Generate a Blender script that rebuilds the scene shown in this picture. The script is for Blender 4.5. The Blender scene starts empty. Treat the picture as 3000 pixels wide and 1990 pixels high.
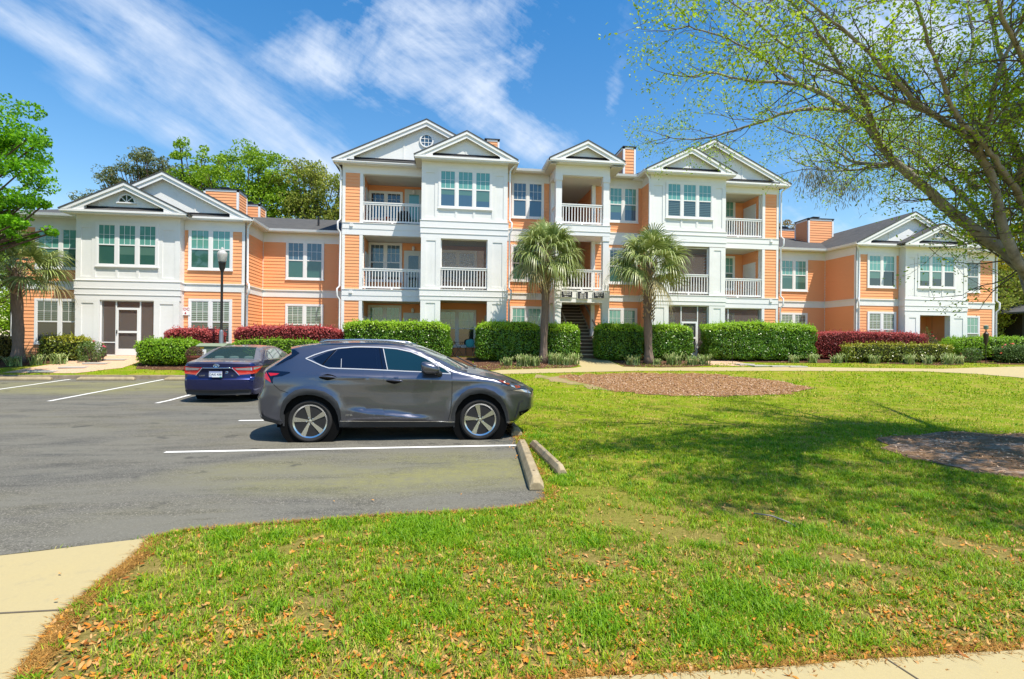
import bpy, bmesh, math, random
import numpy as np
from mathutils import Vector, Matrix
from mathutils.geometry import tessellate_polygon
R=math.radians
scene=bpy.context.scene; col=scene.collection
# ---------------------------------------------------------------- camera
TH=math.atan(157/1182.); ROLL=.010; PITCH=math.atan(4/1182.)
cd=bpy.data.cameras.new('camera'); cam=bpy.data.objects.new('camera',cd); col.objects.link(cam)
cd.sensor_width=36; cd.lens=18.0; cd.clip_start=.1; cd.clip_end=3000
_s,_c=math.sin(TH),math.cos(TH); _sp,_cp=math.sin(PITCH),math.cos(PITCH)
_R=Vector((_c,-_s,0)); _F=Vector((_s*_cp,_c*_cp,_sp)); _U=Vector((-_s*_sp,-_c*_sp,_cp))
_r=_R*math.cos(ROLL)+_U*math.sin(ROLL); _u=-_R*math.sin(ROLL)+_U*math.cos(ROLL)
cam.matrix_world=Matrix(((_r.x,_u.x,-_F.x,0),(_r.y,_u.y,-_F.y,0),(_r.z,_u.z,-_F.z,1.65),(0,0,0,1)))
scene.camera=cam
# ---------------------------------------------------------------- sun and sky
SUN=Vector((.80,-1.0,2.6)).normalized()
sd=bpy.data.lights.new('sun','SUN'); sd.energy=5.0; sd.angle=R(.53); sd.color=(1,.93,.81)
so=bpy.data.objects.new('sun',sd); col.objects.link(so); so.rotation_euler=SUN.to_track_quat('Z','Y').to_euler()
so.location=(0,0,40)
w=bpy.data.worlds.new('World'); scene.world=w; w.use_nodes=True
nt=w.node_tree; N=nt.nodes; L=nt.links; N.clear()
def nd(t,**k):
    n=N.new(t)
    for a,b in k.items(): setattr(n,a,b)
    return n
def mth(op,a,b=None,c=None,clamp=False):
    n=nd('ShaderNodeMath',operation=op); n.use_clamp=clamp
    for i,x in enumerate((a,b,c)):
        if x is None: continue
        if isinstance(x,(int,float)): n.inputs[i].default_value=x
        else: L.new(x,n.inputs[i])
    return n.outputs[0]
out=nd('ShaderNodeOutputWorld'); bg=nd('ShaderNodeBackground'); bg.inputs[1].default_value=.075
sky=nd('ShaderNodeTexSky',sky_type='NISHITA'); sky.sun_disc=False
sky.sun_elevation=math.asin(SUN.z); sky.sun_rotation=math.atan2(SUN.x,SUN.y); sky.air_density=1.25; sky.dust_density=.35; sky.ozone_density=2.2
hs=nd('ShaderNodeHueSaturation'); hs.inputs['Saturation'].default_value=1.42; hs.inputs['Value'].default_value=1.75
L.new(sky.outputs[0],hs.inputs['Color'])
tc=nd('ShaderNodeTexCoord'); sp=nd('ShaderNodeSeparateXYZ'); L.new(tc.outputs['Generated'],sp.inputs[0])
# cloud layers live on a high flat deck: direction / height
yy=mth('MAXIMUM',sp.outputs[1],.05)
pa=mth('DIVIDE',sp.outputs[0],yy); qa=mth('DIVIDE',sp.outputs[2],yy)
def cloudmap(ang,sx,sy,scale,detail,rough,dist,off):
    ca,sa=math.cos(ang),math.sin(ang)
    a=mth('ADD',mth('MULTIPLY',pa,ca*sx),mth('MULTIPLY',qa,sa*sx)); b=mth('ADD',mth('MULTIPLY',pa,-sa*sy),mth('MULTIPLY',qa,ca*sy))
    cb=nd('ShaderNodeCombineXYZ'); L.new(a,cb.inputs[0]); L.new(b,cb.inputs[1]); cb.inputs[2].default_value=off
    n=nd('ShaderNodeTexNoise'); n.inputs['Scale'].default_value=scale; n.inputs['Detail'].default_value=detail
    n.inputs['Roughness'].default_value=rough; n.inputs['Distortion'].default_value=dist; L.new(cb.outputs[0],n.inputs['Vector'])
    return n.outputs[0]
def blob(cx,cy,ang,rx,ry,amp):
    ca,sa=math.cos(ang),math.sin(ang)
    dx=mth('SUBTRACT',pa,cx); dy=mth('SUBTRACT',qa,cy)
    a=mth('DIVIDE',mth('ADD',mth('MULTIPLY',dx,ca),mth('MULTIPLY',dy,sa)),rx); b=mth('DIVIDE',mth('ADD',mth('MULTIPLY',dx,-sa),mth('MULTIPLY',dy,ca)),ry)
    d=mth('ADD',mth('MULTIPLY',a,a),mth('MULTIPLY',b,b))
    return mth('MULTIPLY',mth('POWER',2.718,mth('MULTIPLY',d,-1.0)),amp)
n1=cloudmap(R(-33),1.0,3.2,3.0,9,.60,.12,3.1)
n2=cloudmap(R(25),1.25,1.5,4.4,9,.60,.35,7.7)
n3=cloudmap(R(-33),1.2,6.0,7.0,6,.65,.1,1.7)
def tot(*a):
    r=a[0]
    for b in a[1:]: r=mth('ADD',r,b)
    return r
band=tot(blob(-.43,.47,R(-33),.30,.105,.66),blob(-.36,.405,R(-33),.24,.040,.38),blob(-.70,.53,R(-25),.14,.034,.80),blob(-.56,.40,R(-20),.16,.03,.45),blob(-.60,.62,R(-40),.22,.07,.45),blob(-.22,.335,R(-30),.16,.045,.45))
puff=tot(blob(.00,.60,R(5),.25,.115,1.0),blob(-.15,.50,R(-12),.16,.05,.75),blob(.13,.43,R(-28),.21,.06,.80),blob(.33,.48,R(80),.09,.020,.5),blob(.46,.66,R(60),.07,.035,.55),blob(1.05,.72,R(8),.42,.14,1.1),blob(1.0,.42,R(5),.32,.09,.55),blob(.70,.24,0,.35,.07,.5),blob(-.95,.22,0,.35,.08,.5),blob(1.7,.35,0,.5,.3,.7),blob(-1.5,.5,0,.4,.3,.7))
n1m=mth('ADD',mth('MULTIPLY',n1,.45),mth('ADD',mth('MULTIPLY',n3,.25),mth('MULTIPLY',n2,.30)))
n2m=mth('ADD',mth('MULTIPLY',n2,.75),mth('MULTIPLY',n3,.25))
def dens(bl,n,k,t,g): return mth('MULTIPLY',mth('ADD',mth('SUBTRACT',bl,t),mth('MULTIPLY',mth('MULTIPLY',mth('SUBTRACT',n,.5),k),mth('MULTIPLY',bl,1.6,clamp=True))),g,clamp=True)
c1=dens(band,n1m,4.6,.21,.80); c2=dens(puff,n2m,5.2,.29,.85)
cl=mth('MULTIPLY',mth('ADD',c1,c2,clamp=True),.74,clamp=True)
hz=mth('MULTIPLY',mth('POWER',2.718,mth('MULTIPLY',mth('ABSOLUTE',qa),-4.5)),.34)
cl=mth('ADD',cl,hz,clamp=True)
mx=nd('ShaderNodeMixRGB'); L.new(cl,mx.inputs[0]); L.new(hs.outputs[0],mx.inputs[1]); mx.inputs[2].default_value=(8.3,9.2,10.6,1)
L.new(mx.outputs[0],bg.inputs[0]); L.new(bg.outputs[0],out.inputs[0])
scene.view_settings.view_transform='Standard'; scene.view_settings.look='None'; scene.view_settings.exposure=.5; scene.view_settings.gamma=1
scene.render.resolution_x=1024; scene.render.resolution_y=679
scene.cycles.max_bounces=6; scene.cycles.transparent_max_bounces=16; scene.cycles.diffuse_bounces=3

# ---------------------------------------------------------------- materials
MATS={}
class NT:
    """tiny node helper for a material"""
    def __init__(s,name,rough=.7,spec=.3):
        s.m=bpy.data.materials.new(name); s.m.use_nodes=True; s.t=s.m.node_tree; s.n=s.t.nodes; s.l=s.t.links
        s.b=s.n['Principled BSDF']; s.b.inputs['Roughness'].default_value=rough; s.b.inputs['Specular IOR Level'].default_value=spec
        MATS[name]=s.m
    def new(s,t,**k):
        n=s.n.new(t)
        for a,b in k.items(): setattr(n,a,b)
        return n
    def coord(s,scale=(1,1,1)):
        g=s.new('ShaderNodeNewGeometry'); m=s.new('ShaderNodeMapping'); m.inputs['Scale'].default_value=scale
        s.l.new(g.outputs['Position'],m.inputs[0]); return m.outputs[0]
    def noise(s,scale,detail=4,rough=.6,sc=(1,1,1),dist=0):
        n=s.new('ShaderNodeTexNoise'); n.inputs['Scale'].default_value=scale; n.inputs['Detail'].default_value=detail; n.inputs['Roughness'].default_value=rough
        n.inputs['Distortion'].default_value=dist
        s.l.new(s.coord(sc),n.inputs['Vector']); return n.outputs[0]
    def ramp(s,fac,stops,interp='LINEAR'):
        r=s.new('ShaderNodeValToRGB'); r.color_ramp.interpolation=interp; e=r.color_ramp.elements
        while len(e)<len(stops): e.new(.5)
        for i,(p,c) in enumerate(stops): e[i].position=p; e[i].color=(c[0],c[1],c[2],1)
        s.l.new(fac,r.inputs[0]); return r.outputs[0]
    def mix(s,fac,a,b,mode='MIX'):
        m=s.new('ShaderNodeMixRGB',blend_type=mode)
        for i,x in enumerate((fac,a,b)):
            if hasattr(x,'links'): s.l.new(x,m.inputs[i])
            elif isinstance(x,(int,float)): m.inputs[i].default_value=x
            else: m.inputs[i].default_value=(x[0],x[1],x[2],1)
        return m.outputs[0]
    def math(s,op,a,b=0,c=0,clamp=False):
        m=s.new('ShaderNodeMath',operation=op); m.use_clamp=clamp
        for i,x in enumerate((a,b,c)):
            if hasattr(x,'links'): s.l.new(x,m.inputs[i])
            else: m.inputs[i].default_value=x
        return m.outputs[0]
    def col(s,c):
        if hasattr(c,'links'): s.l.new(c,s.b.inputs['Base Color'])
        else: s.b.inputs['Base Color'].default_value=(c[0],c[1],c[2],1)
        return s
    def bump(s,h,strength=.3,dist=.01):
        b=s.new('ShaderNodeBump'); b.inputs['Strength'].default_value=strength; b.inputs['Distance'].default_value=dist
        s.l.new(h,b.inputs['Height']); s.l.new(b.outputs[0],s.b.inputs['Normal']); return s
    def set(s,**k):
        for a,b in k.items(): s.b.inputs[a.replace('_',' ')].default_value=b
        return s
def flat(name,c,rough=.6,spec=.3,var=.06,scale=3.0,**k):
    t=NT(name,rough,spec); n=t.noise(scale,5)
    t.col(t.mix(n,[x*(1-var) for x in c],[min(1,x*(1+var)) for x in c]))
    t.set(**k); return t.m
def leafmat(name,cols,rough=.5,trans=.25,spec=.35,patch=.35,pscale=1.2):
    """foliage: colour differs from leaf to leaf and from clump to clump"""
    t=NT(name,rough,spec); g=t.new('ShaderNodeNewGeometry')
    n=t.noise(pscale,3); f=t.math('ADD',t.math('MULTIPLY',g.outputs['Random Per Island'],1-patch),t.math('MULTIPLY',n,patch*1.0))
    k=len(cols); c=t.ramp(f,[(i/(k-1) if k>1 else 0,cc) for i,cc in enumerate(cols)])
    t.col(c)
    if trans>0:
        o=t.n['Material Output']; tr=t.new('ShaderNodeBsdfTranslucent'); mxs=t.new('ShaderNodeMixShader'); mxs.inputs[0].default_value=trans
        hsv=t.new('ShaderNodeHueSaturation'); hsv.inputs['Value'].default_value=1.5; t.l.new(c,hsv.inputs['Color']); t.l.new(hsv.outputs[0],tr.inputs[0])
        t.l.new(t.b.outputs[0],mxs.inputs[1]); t.l.new(tr.outputs[0],mxs.inputs[2]); t.l.new(mxs.outputs[0],o.inputs[0])
    return t.m

# ---------------------------------------------------------------- mesh helpers
class MB:
    def __init__(s): s.v=[]; s.f=[]; s.mi=[]
    def add(s,vs,fs,m=0):
        o=len(s.v); s.v.extend([tuple(p) for p in vs]); s.f.extend([tuple(i+o for i in f) for f in fs]); s.mi.extend([m]*len(fs)); return s
    def box(s,x0,x1,y0,y1,z0,z1,m=0,rot=None,at=None):
        if x0>x1: x0,x1=x1,x0
        if y0>y1: y0,y1=y1,y0
        if z0>z1: z0,z1=z1,z0
        vs=[(x0,y0,z0),(x1,y0,z0),(x1,y1,z0),(x0,y1,z0),(x0,y0,z1),(x1,y0,z1),(x1,y1,z1),(x0,y1,z1)]
        if rot is not None: vs=[tuple(rot@Vector(p)+Vector(at or (0,0,0))) for p in vs]
        return s.add(vs,[(0,3,2,1),(4,5,6,7),(0,1,5,4),(1,2,6,5),(2,3,7,6),(3,0,4,7)],m)
    def quad(s,a,b,c,d,m=0): return s.add([a,b,c,d],[(0,1,2,3)],m)
    def prism(s,poly,y0,y1,m=0):
        """polygon in x,z extruded along y"""
        n=len(poly); vs=[(x,y0,z) for x,z in poly]+[(x,y1,z) for x,z in poly]
        tri=tessellate_polygon([[Vector((x,z,0)) for x,z in poly]])
        fs=[tuple(t) for t in tri]+[tuple(i+n for i in reversed(t)) for t in tri]+[(i,(i+1)%n,(i+1)%n+n,i+n) for i in range(n)]
        return s.add(vs,fs,m)
    def prismx(s,poly,x0,x1,m=0):
        n=len(poly); vs=[(x0,y,z) for y,z in poly]+[(x1,y,z) for y,z in poly]
        tri=tessellate_polygon([[Vector((y,z,0)) for y,z in poly]])
        fs=[tuple(t) for t in tri]+[tuple(i+n for i in reversed(t)) for t in tri]+[(i,(i+1)%n,(i+1)%n+n,i+n) for i in range(n)]
        return s.add(vs,fs,m)
    def prismz(s,poly,z0,z1,m=0):
        n=len(poly); vs=[(x,y,z0) for x,y in poly]+[(x,y,z1) for x,y in poly]
        tri=tessellate_polygon([[Vector((x,y,0)) for x,y in poly]])
        fs=[tuple(t) for t in tri]+[tuple(i+n for i in reversed(t)) for t in tri]+[(i,(i+1)%n,(i+1)%n+n,i+n) for i in range(n)]
        return s.add(vs,fs,m)
    def bar(s,p,q,w,d=None,m=0,up=(0,0,1)):
        p=Vector(p); q=Vector(q); d=d or w; t=(q-p).normalized(); u=Vector(up)
        if abs(t.dot(u))>.99: u=Vector((1,0,0))
        a=t.cross(u).normalized(); b=a.cross(t).normalized()
        vs=[e+a*(w/2*i)+b*(d/2*j) for e in (p,q) for i,j in ((-1,-1),(1,-1),(1,1),(-1,1))]
        return s.add(vs,[(0,1,2,3),(7,6,5,4),(0,4,5,1),(1,5,6,2),(2,6,7,3),(3,7,4,0)],m)
    def tube(s,pts,rad,n=8,m=0,cap=True):
        pts=[Vector(p) for p in pts]; k=len(pts)
        if not hasattr(rad,'__len__'): rad=[rad]*k
        vs=[]; prev=None
        for i,p in enumerate(pts):
            t=(pts[min(i+1,k-1)]-pts[max(i-1,0)]).normalized()
            if prev is None:
                a=t.cross(Vector((0,0,1)) if abs(t.z)<.9 else Vector((1,0,0))).normalized()
            else:
                a=(prev-t*prev.dot(t)).normalized()
            prev=a; b=t.cross(a)
            for j in range(n):
                an=2*math.pi*j/n; vs.append(p+(a*math.cos(an)+b*math.sin(an))*rad[i])
        fs=[(i*n+j,i*n+(j+1)%n,(i+1)*n+(j+1)%n,(i+1)*n+j) for i in range(k-1) for j in range(n)]
        if cap: fs+= [tuple(reversed(range(n))),tuple((k-1)*n+j for j in range(n))]
        return s.add(vs,fs,m)
    def lathe(s,prof,c=(0,0,0),n=20,m=0,axis='z'):
        vs=[]
        for r,h in prof:
            for j in range(n):
                a=2*math.pi*j/n; x,y=r*math.cos(a),r*math.sin(a)
                vs.append((c[0]+x,c[1]+y,c[2]+h) if axis=='z' else (c[0]+x,c[1]+h,c[2]+y))
        k=len(prof); fs=[(i*n+j,i*n+(j+1)%n,(i+1)*n+(j+1)%n,(i+1)*n+j) for i in range(k-1) for j in range(n)]
        fs+=[tuple(range(n)),tuple((k-1)*n+j for j in range(n))]
        return s.add(vs,fs,m)
    def build(s,name,mats,parent=None,smooth=False,loc=None,auto=None,recalc=True,bevel=0):
        me=bpy.data.meshes.new(name); me.from_pydata(s.v,[],s.f)
        if not isinstance(mats,(list,tuple)): mats=[mats]
        for m in mats: me.materials.append(m)
        me.polygons.foreach_set('material_index',s.mi)
        if recalc:
            b=bmesh.new(); b.from_mesh(me); bmesh.ops.recalc_face_normals(b,faces=b.faces); b.to_mesh(me); b.free()
        if smooth: me.polygons.foreach_set('use_smooth',[True]*len(me.polygons))
        o=bpy.data.objects.new(name,me); col.objects.link(o)
        if auto is not None: me.set_sharp_from_angle(angle=R(auto))
        if bevel:
            bm=o.modifiers.new('bevel','BEVEL'); bm.width=bevel; bm.segments=2; bm.limit_method='ANGLE'
        if parent is not None: setparent(o,parent)
        if loc: o.location=loc
        return o
def setparent(o,p):
    """meshes are written in the scene's coordinates: offset them so they stay put under the parent"""
    o.parent=p; l=Vector((0,0,0)); q=p
    while q is not None: l+=q.location; q=q.parent
    o.location=-l
def empty(name,loc=(0,0,0),rz=0):
    o=bpy.data.objects.new(name,None); col.objects.link(o); o.location=loc; o.rotation_euler=(0,0,rz); o.empty_display_size=.2; return o
def tag(o,label=None,cat=None,group=None,kind=None):
    if label: o['label']=label
    if cat: o['category']=cat
    if group: o['group']=group
    if kind: o['kind']=kind
    return o
def copytree(o,parent=None):
    c=o.copy(); col.objects.link(c)
    if parent is not None: c.parent=parent
    for ch in list(o.children): copytree(ch,c)
    return c
def npmesh(name,V,F,mats,parent=None,smooth=False,mi=None):
    """V (n,3); F (m,k) same k"""
    V=np.ascontiguousarray(V,dtype=np.float32); F=np.ascontiguousarray(F,dtype=np.int32)
    me=bpy.data.meshes.new(name); k=F.shape[1]
    me.vertices.add(len(V)); me.vertices.foreach_set('co',V.ravel())
    me.loops.add(F.size); me.loops.foreach_set('vertex_index',F.ravel())
    me.polygons.add(len(F)); me.polygons.foreach_set('loop_start',np.arange(0,F.size,k,dtype=np.int32)); me.polygons.foreach_set('loop_total',np.full(len(F),k,dtype=np.int32))
    if not isinstance(mats,(list,tuple)): mats=[mats]
    for m in mats: me.materials.append(m)
    if mi is not None: me.polygons.foreach_set('material_index',np.ascontiguousarray(mi,dtype=np.int32))
    if smooth: me.polygons.foreach_set('use_smooth',np.ones(len(F),dtype=bool))
    me.update(calc_edges=True); me.validate()
    o=bpy.data.objects.new(name,me); col.objects.link(o)
    if parent is not None: setparent(o,parent)
    return o
rng=np.random.default_rng(7); random.seed(11)
def pl(v,P):
    if v<=P[0][0]: return P[0][1]
    for (a,za),(b,zb) in zip(P,P[1:]):
        if v<=b: return za+(zb-za)*(v-a)/(b-a)
    return P[-1][1]
def sm(a,b,x):
    t=max(0,min(1,(x-a)/(b-a))); return t*t*(3-2*t)
LOTZ=[(14.5,0),(19.95,.16),(20.1,.28),(24,.86)]; LAWZ=[(12,0),(16,.08),(19,.26),(20.2,.41),(24,.86)]
def gz(u,v):
    k=sm(1.2,2.4,u)
    return pl(v,LOTZ)*(1-k)+pl(v,LAWZ)*k+.008*max(0,min(u,30))*sm(14,20,v)
def gza(u,v):
    u=np.asarray(u,float); v=np.asarray(v,float)
    a=np.interp(v,[p[0] for p in LOTZ],[p[1] for p in LOTZ]); b=np.interp(v,[p[0] for p in LAWZ],[p[1] for p in LAWZ])
    t=np.clip((u-1.2)/1.2,0,1); k=t*t*(3-2*t); t2=np.clip((v-14)/6,0,1)
    return a*(1-k)+b*k+.008*np.clip(u,0,30)*t2*t2*(3-2*t2)
# ---------------------------------------------------------------- material library
white=flat('white_paint',(.80,.79,.775),.5,.35,.035,1.5)
t=NT('white_board',.5,.35); n=t.noise(.9,6,.7); g=t.noise(5,5,.75,(5,5,.25)); t.col(t.mix(t.math('MULTIPLY',t.ramp(n,[(.4,(0,0,0)),(.7,(1,1,1))]),g),(.81,.80,.78),(.66,.66,.61))); t.bump(g,.05,.004); whiteb=t.m
t=NT('orange_siding',.62,.25); n=t.noise(.5,4); g=t.noise(14,4,.7,(.25,.25,5))
c=t.mix(n,(.89,.385,.170),(.93,.425,.20)); t.col(t.mix(t.math('MULTIPLY',g,.35),c,(.78,.32,.15))); t.bump(g,.06,.003); orange=t.m
t=NT('roof_shingle',.9,.15); v=t.new('ShaderNodeTexBrick'); v.inputs['Scale'].default_value=1.0; v.inputs['Brick Width'].default_value=.30; v.inputs['Row Height'].default_value=.14; v.inputs['Mortar Size'].default_value=.004
v.inputs['Color1'].default_value=(.052,.054,.055,1); v.inputs['Color2'].default_value=(.095,.094,.09,1); v.inputs['Mortar'].default_value=(.025,.025,.027,1)
v.offset_frequency=2; cc=t.coord((1,2.2,0)); 
g=t.new('ShaderNodeNewGeometry'); sx=t.new('ShaderNodeSeparateXYZ'); t.l.new(g.outputs['Position'],sx.inputs[0]); nx=t.new('ShaderNodeSeparateXYZ'); t.l.new(g.outputs['Normal'],nx.inputs[0])
ax=t.math('GREATER_THAN',t.math('ABSOLUTE',nx.outputs[0]),t.math('ABSOLUTE',nx.outputs[1]))
uu=t.math('ADD',t.math('MULTIPLY',ax,sx.outputs[1]),t.math('MULTIPLY',t.math('SUBTRACT',1,ax),sx.outputs[0]))
vv=t.math('ADD',t.math('MULTIPLY',ax,sx.outputs[0]),t.math('MULTIPLY',t.math('SUBTRACT',1,ax),sx.outputs[1]))
cb=t.new('ShaderNodeCombineXYZ'); t.l.new(uu,cb.inputs[0]); t.l.new(vv,cb.inputs[1]); t.l.new(cb.outputs[0],v.inputs['Vector'])
n=t.noise(1.2,5,.7); n3=t.noise(30,2,.7)
t.col(t.mix(t.math('MULTIPLY',n3,.35),t.mix(t.math('MULTIPLY',n,.6),v.outputs[0],(.075,.075,.072)),(.16,.155,.15))); t.bump(v.outputs[0],.4,.01); shingle=t.m
darkm=flat('black_metal',(.018,.018,.02),.4,.5,.1)
t=NT('dark_flashing',.7,.2); t.col((.02,.02,.024)); flash=t.m
gutter_m=flat('gutter_white',(.80,.80,.80),.35,.5,.03,2)
# window glass: curtain or blind seen through glossy glass
def glassmat(name,top,low,stripe=0,rough=.06,pinch=None):
    t=NT(name,rough,.6); n=t.noise(1.3,4,.6,(1,1,.5)); f=t.noise(7,3,.6,(5,5,.25))
    c=t.mix(t.math('MULTIPLY',f,.5),top,low)
    if stripe:
        g=t.new('ShaderNodeNewGeometry'); sx=t.new('ShaderNodeSeparateXYZ'); t.l.new(g.outputs['Position'],sx.inputs[0])
        m=t.math('FRACT',t.math('MULTIPLY',sx.outputs[2],1/stripe)); k=t.math('GREATER_THAN',m,.42)
        c=t.mix(k,(.025,.035,.03),c)
    t.col(c); t.set(Coat_Weight=1.0,Coat_Roughness=.02); return t.m
gl_cur=glassmat('glass_curtain',(.15,.38,.32),(.06,.20,.17)); gl_low=glassmat('glass_screened',(.035,.105,.085),(.05,.14,.115))
gl_blue=glassmat('glass_blue',(.06,.12,.18),(.045,.08,.12)); gl_blind=glassmat('glass_blinds',(.30,.38,.33),(.20,.28,.24),.085)
gl_dblind=glassmat('glass_blinds_dark',(.10,.15,.14),(.07,.11,.10),.085); gl_dark=glassmat('glass_dark',(.02,.03,.035),(.035,.045,.05))
t=NT('insect_screen',.8,.1); t.col((.22,.21,.20)); o=t.n['Material Output']; tr=t.new('ShaderNodeBsdfTransparent'); ms=t.new('ShaderNodeMixShader'); ms.inputs[0].default_value=.26
t.l.new(tr.outputs[0],ms.inputs[1]); t.l.new(t.b.outputs[0],ms.inputs[2]); t.l.new(ms.outputs[0],o.inputs[0]); screen_m=t.m
deckm=flat('porch_floor',(.30,.29,.27),.8,.2,.1,4); soffit=flat('soffit_cream',(.62,.58,.50),.6,.2,.03,2)
doorm=flat('door_paint',(.62,.64,.62),.45,.4,.03,2); stairw=flat('stair_tread',(.42,.36,.26),.8,.2,.2,5); woodrail=flat('rail_tan',(.42,.36,.29),.6,.3,.1,4)
# ground materials
t=NT('asphalt',.9,.2)
n1=t.noise(.30,5,.6,(1,2.0,1),.5); n2=t.noise(70,3,.78); n3=t.noise(1.0,6,.72,(.55,2.0,1),.6); n5=t.noise(.55,5,.6,(.6,2.2,1),.4); n6=t.noise(9,4,.75)
base=t.ramp(n2,[(.28,(.052,.050,.043)),(.48,(.112,.107,.092)),(.60,(.165,.158,.138)),(.72,(.46,.43,.37))])
tint=t.ramp(n1,[(.36,(.82,.83,.84)),(.50,(1.04,1.02,.97)),(.62,(1.10,1.07,.90))])
m=t.mix(1,base,tint,'MULTIPLY'); m=t.mix(t.ramp(n3,[(.44,(0,0,0)),(.58,(.72,.72,.72))]),m,(.165,.157,.128)); m=t.mix(t.ramp(n3,[(.30,(.75,.75,.75)),(.43,(0,0,0))]),m,(.064,.063,.054))
g=t.new('ShaderNodeNewGeometry'); s_=t.new('ShaderNodeSeparateXYZ'); t.l.new(g.outputs['Position'],s_.inputs[0])
da=t.math('ADD',t.math('POWER',t.math('DIVIDE',t.math('SUBTRACT',s_.outputs[0],-.4),3.2),2),t.math('POWER',t.math('DIVIDE',t.math('SUBTRACT',s_.outputs[1],6.6),1.2),2))
db=t.math('ADD',t.math('POWER',t.math('DIVIDE',t.math('SUBTRACT',s_.outputs[0],-10),7),2),t.math('POWER',t.math('DIVIDE',t.math('SUBTRACT',s_.outputs[1],17.6),2.2),2))
pk=t.math('MULTIPLY',t.math('ADD',t.math('SUBTRACT',1.0,da,clamp=True),t.math('SUBTRACT',1.0,db,clamp=True),clamp=True),t.ramp(n5,[(.36,(.25,.25,.25)),(.58,(1,1,1))]))
m=t.mix(t.math('MULTIPLY',pk,t.ramp(n6,[(.35,(.35,.35,.35)),(.65,(.85,.85,.85))])),m,(.235,.225,.075))
oil=t.ramp(t.noise(1.9,3,.5),[(.66,(0,0,0)),(.72,(.6,.6,.6))]); m=t.mix(oil,m,(.045,.044,.040))
t.col(m); t.bump(n2,.5,.006); asphalt=t.m
t=NT('concrete',.85,.2); n1=t.noise(1.1,5,.6); n2=t.noise(60,4,.8); n3=t.noise(4,5,.75)
c=t.mix(n1,(.49,.39,.175),(.43,.36,.20)); c=t.mix(t.math('MULTIPLY',n2,.45),c,(.26,.22,.14)); t.col(t.mix(t.ramp(n3,[(.56,(0,0,0)),(.80,(.6,.6,.6))]),c,(.27,.24,.165))); t.bump(n2,.35,.004); conc=t.m
t=NT('kerb_concrete',.9,.2); n1=t.noise(3,6,.75); t.col(t.ramp(n1,[(.3,(.16,.13,.09)),(.55,(.27,.21,.145)),(.75,(.36,.30,.22))])); t.bump(n1,.4,.01); kerbm=t.m
t=NT('stop_concrete',.85,.2); n1=t.noise(5,6,.75); n2=t.noise(120,2,.7); t.col(t.mix(t.math('MULTIPLY',n2,.4),t.ramp(n1,[(.3,(.27,.205,.115)),(.55,(.42,.335,.20)),(.8,(.50,.42,.28))]),(.25,.20,.13))); t.bump(n2,.5,.004); stopm=t.m
t=NT('line_paint',.7,.3); n1=t.noise(40,4,.8); t.col(t.ramp(n1,[(.30,(.30,.30,.28)),(.42,(.78,.77,.72))])); linem=t.m
t=NT('lawn_ground',.95,.1); n1=t.noise(.5,5,.65); n2=t.noise(20,5,.8); n3=t.noise(2.6,6,.72); n4=t.noise(95,3,.8)
g1=t.ramp(n2,[(.30,(.055,.105,.002)),(.5,(.15,.23,.004)),(.66,(.27,.31,.008)),(.8,(.34,.29,.03))])
g2=t.ramp(n4,[(.3,(.055,.105,.002)),(.6,(.20,.27,.006)),(.8,(.32,.30,.03))])
c=t.mix(.5,g1,g2); c=t.mix(t.ramp(n1,[(.4,(0,0,0)),(.7,(.6,.6,.6))]),c,(.28,.34,.008)); cl_=t.mix(t.ramp(t.mix(.35,n3,n1),[(.47,(0,0,0)),(.60,(.72,.72,.72))]),c,(.30,.21,.055))
g_=t.new('ShaderNodeNewGeometry'); s_=t.new('ShaderNodeSeparateXYZ'); t.l.new(g_.outputs['Position'],s_.inputs[0]); nr=t.math('SUBTRACT',1.0,t.math('DIVIDE',t.math('SUBTRACT',s_.outputs[1],3.6),3.6),clamp=True)
soil=t.ramp(t.mix(.5,n2,n4),[(.34,(.085,.055,.018)),(.50,(.22,.165,.05)),(.64,(.38,.27,.12))])
t.col(t.mix(t.math('MULTIPLY',nr,.88),cl_,soil)); t.bump(n2,.8,.03); lawnm=t.m
t=NT('mulch',.95,.1); n2=t.noise(28,5,.85,(1,1,1)); n1=t.noise(1.2,4,.6); v=t.new('ShaderNodeTexVoronoi'); v.inputs['Scale'].default_value=26; t.l.new(t.coord((1,1.5,1)),v.inputs['Vector'])
t.col(t.mix(t.math('MULTIPLY',n1,.6),t.ramp(n2,[(.3,(.09,.045,.018)),(.5,(.27,.145,.06)),(.66,(.44,.27,.13)),(.78,(.60,.44,.27))]),(.34,.19,.085))); t.bump(n2,.9,.03); mulch=t.m
t=NT('dark_mulch',.95,.1); n2=t.noise(26,5,.85); t.col(t.ramp(n2,[(.3,(.035,.018,.012)),(.52,(.12,.06,.035)),(.68,(.22,.12,.07)),(.8,(.34,.24,.16))])); t.bump(n2,.9,.03); dmulch=t.m
t=NT('dirt',.95,.1); n2=t.noise(34,5,.8); n1=t.noise(1.6,6,.75,(.8,1.4,1)); t.col(t.mix(t.ramp(n1,[(.50,(0,0,0)),(.66,(.75,.75,.75))]),t.ramp(n2,[(.3,(.10,.06,.035)),(.55,(.24,.145,.08)),(.75,(.40,.28,.17))]),(.42,.36,.32))); t.bump(n2,.8,.02); dirt=t.m
t=NT('sandy_gravel',.95,.1); n2=t.noise(40,4,.85); t.col(t.ramp(n2,[(.3,(.34,.20,.12)),(.55,(.62,.42,.28)),(.72,(.74,.60,.45))])); t.bump(n2,.7,.02); gravel=t.m
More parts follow.
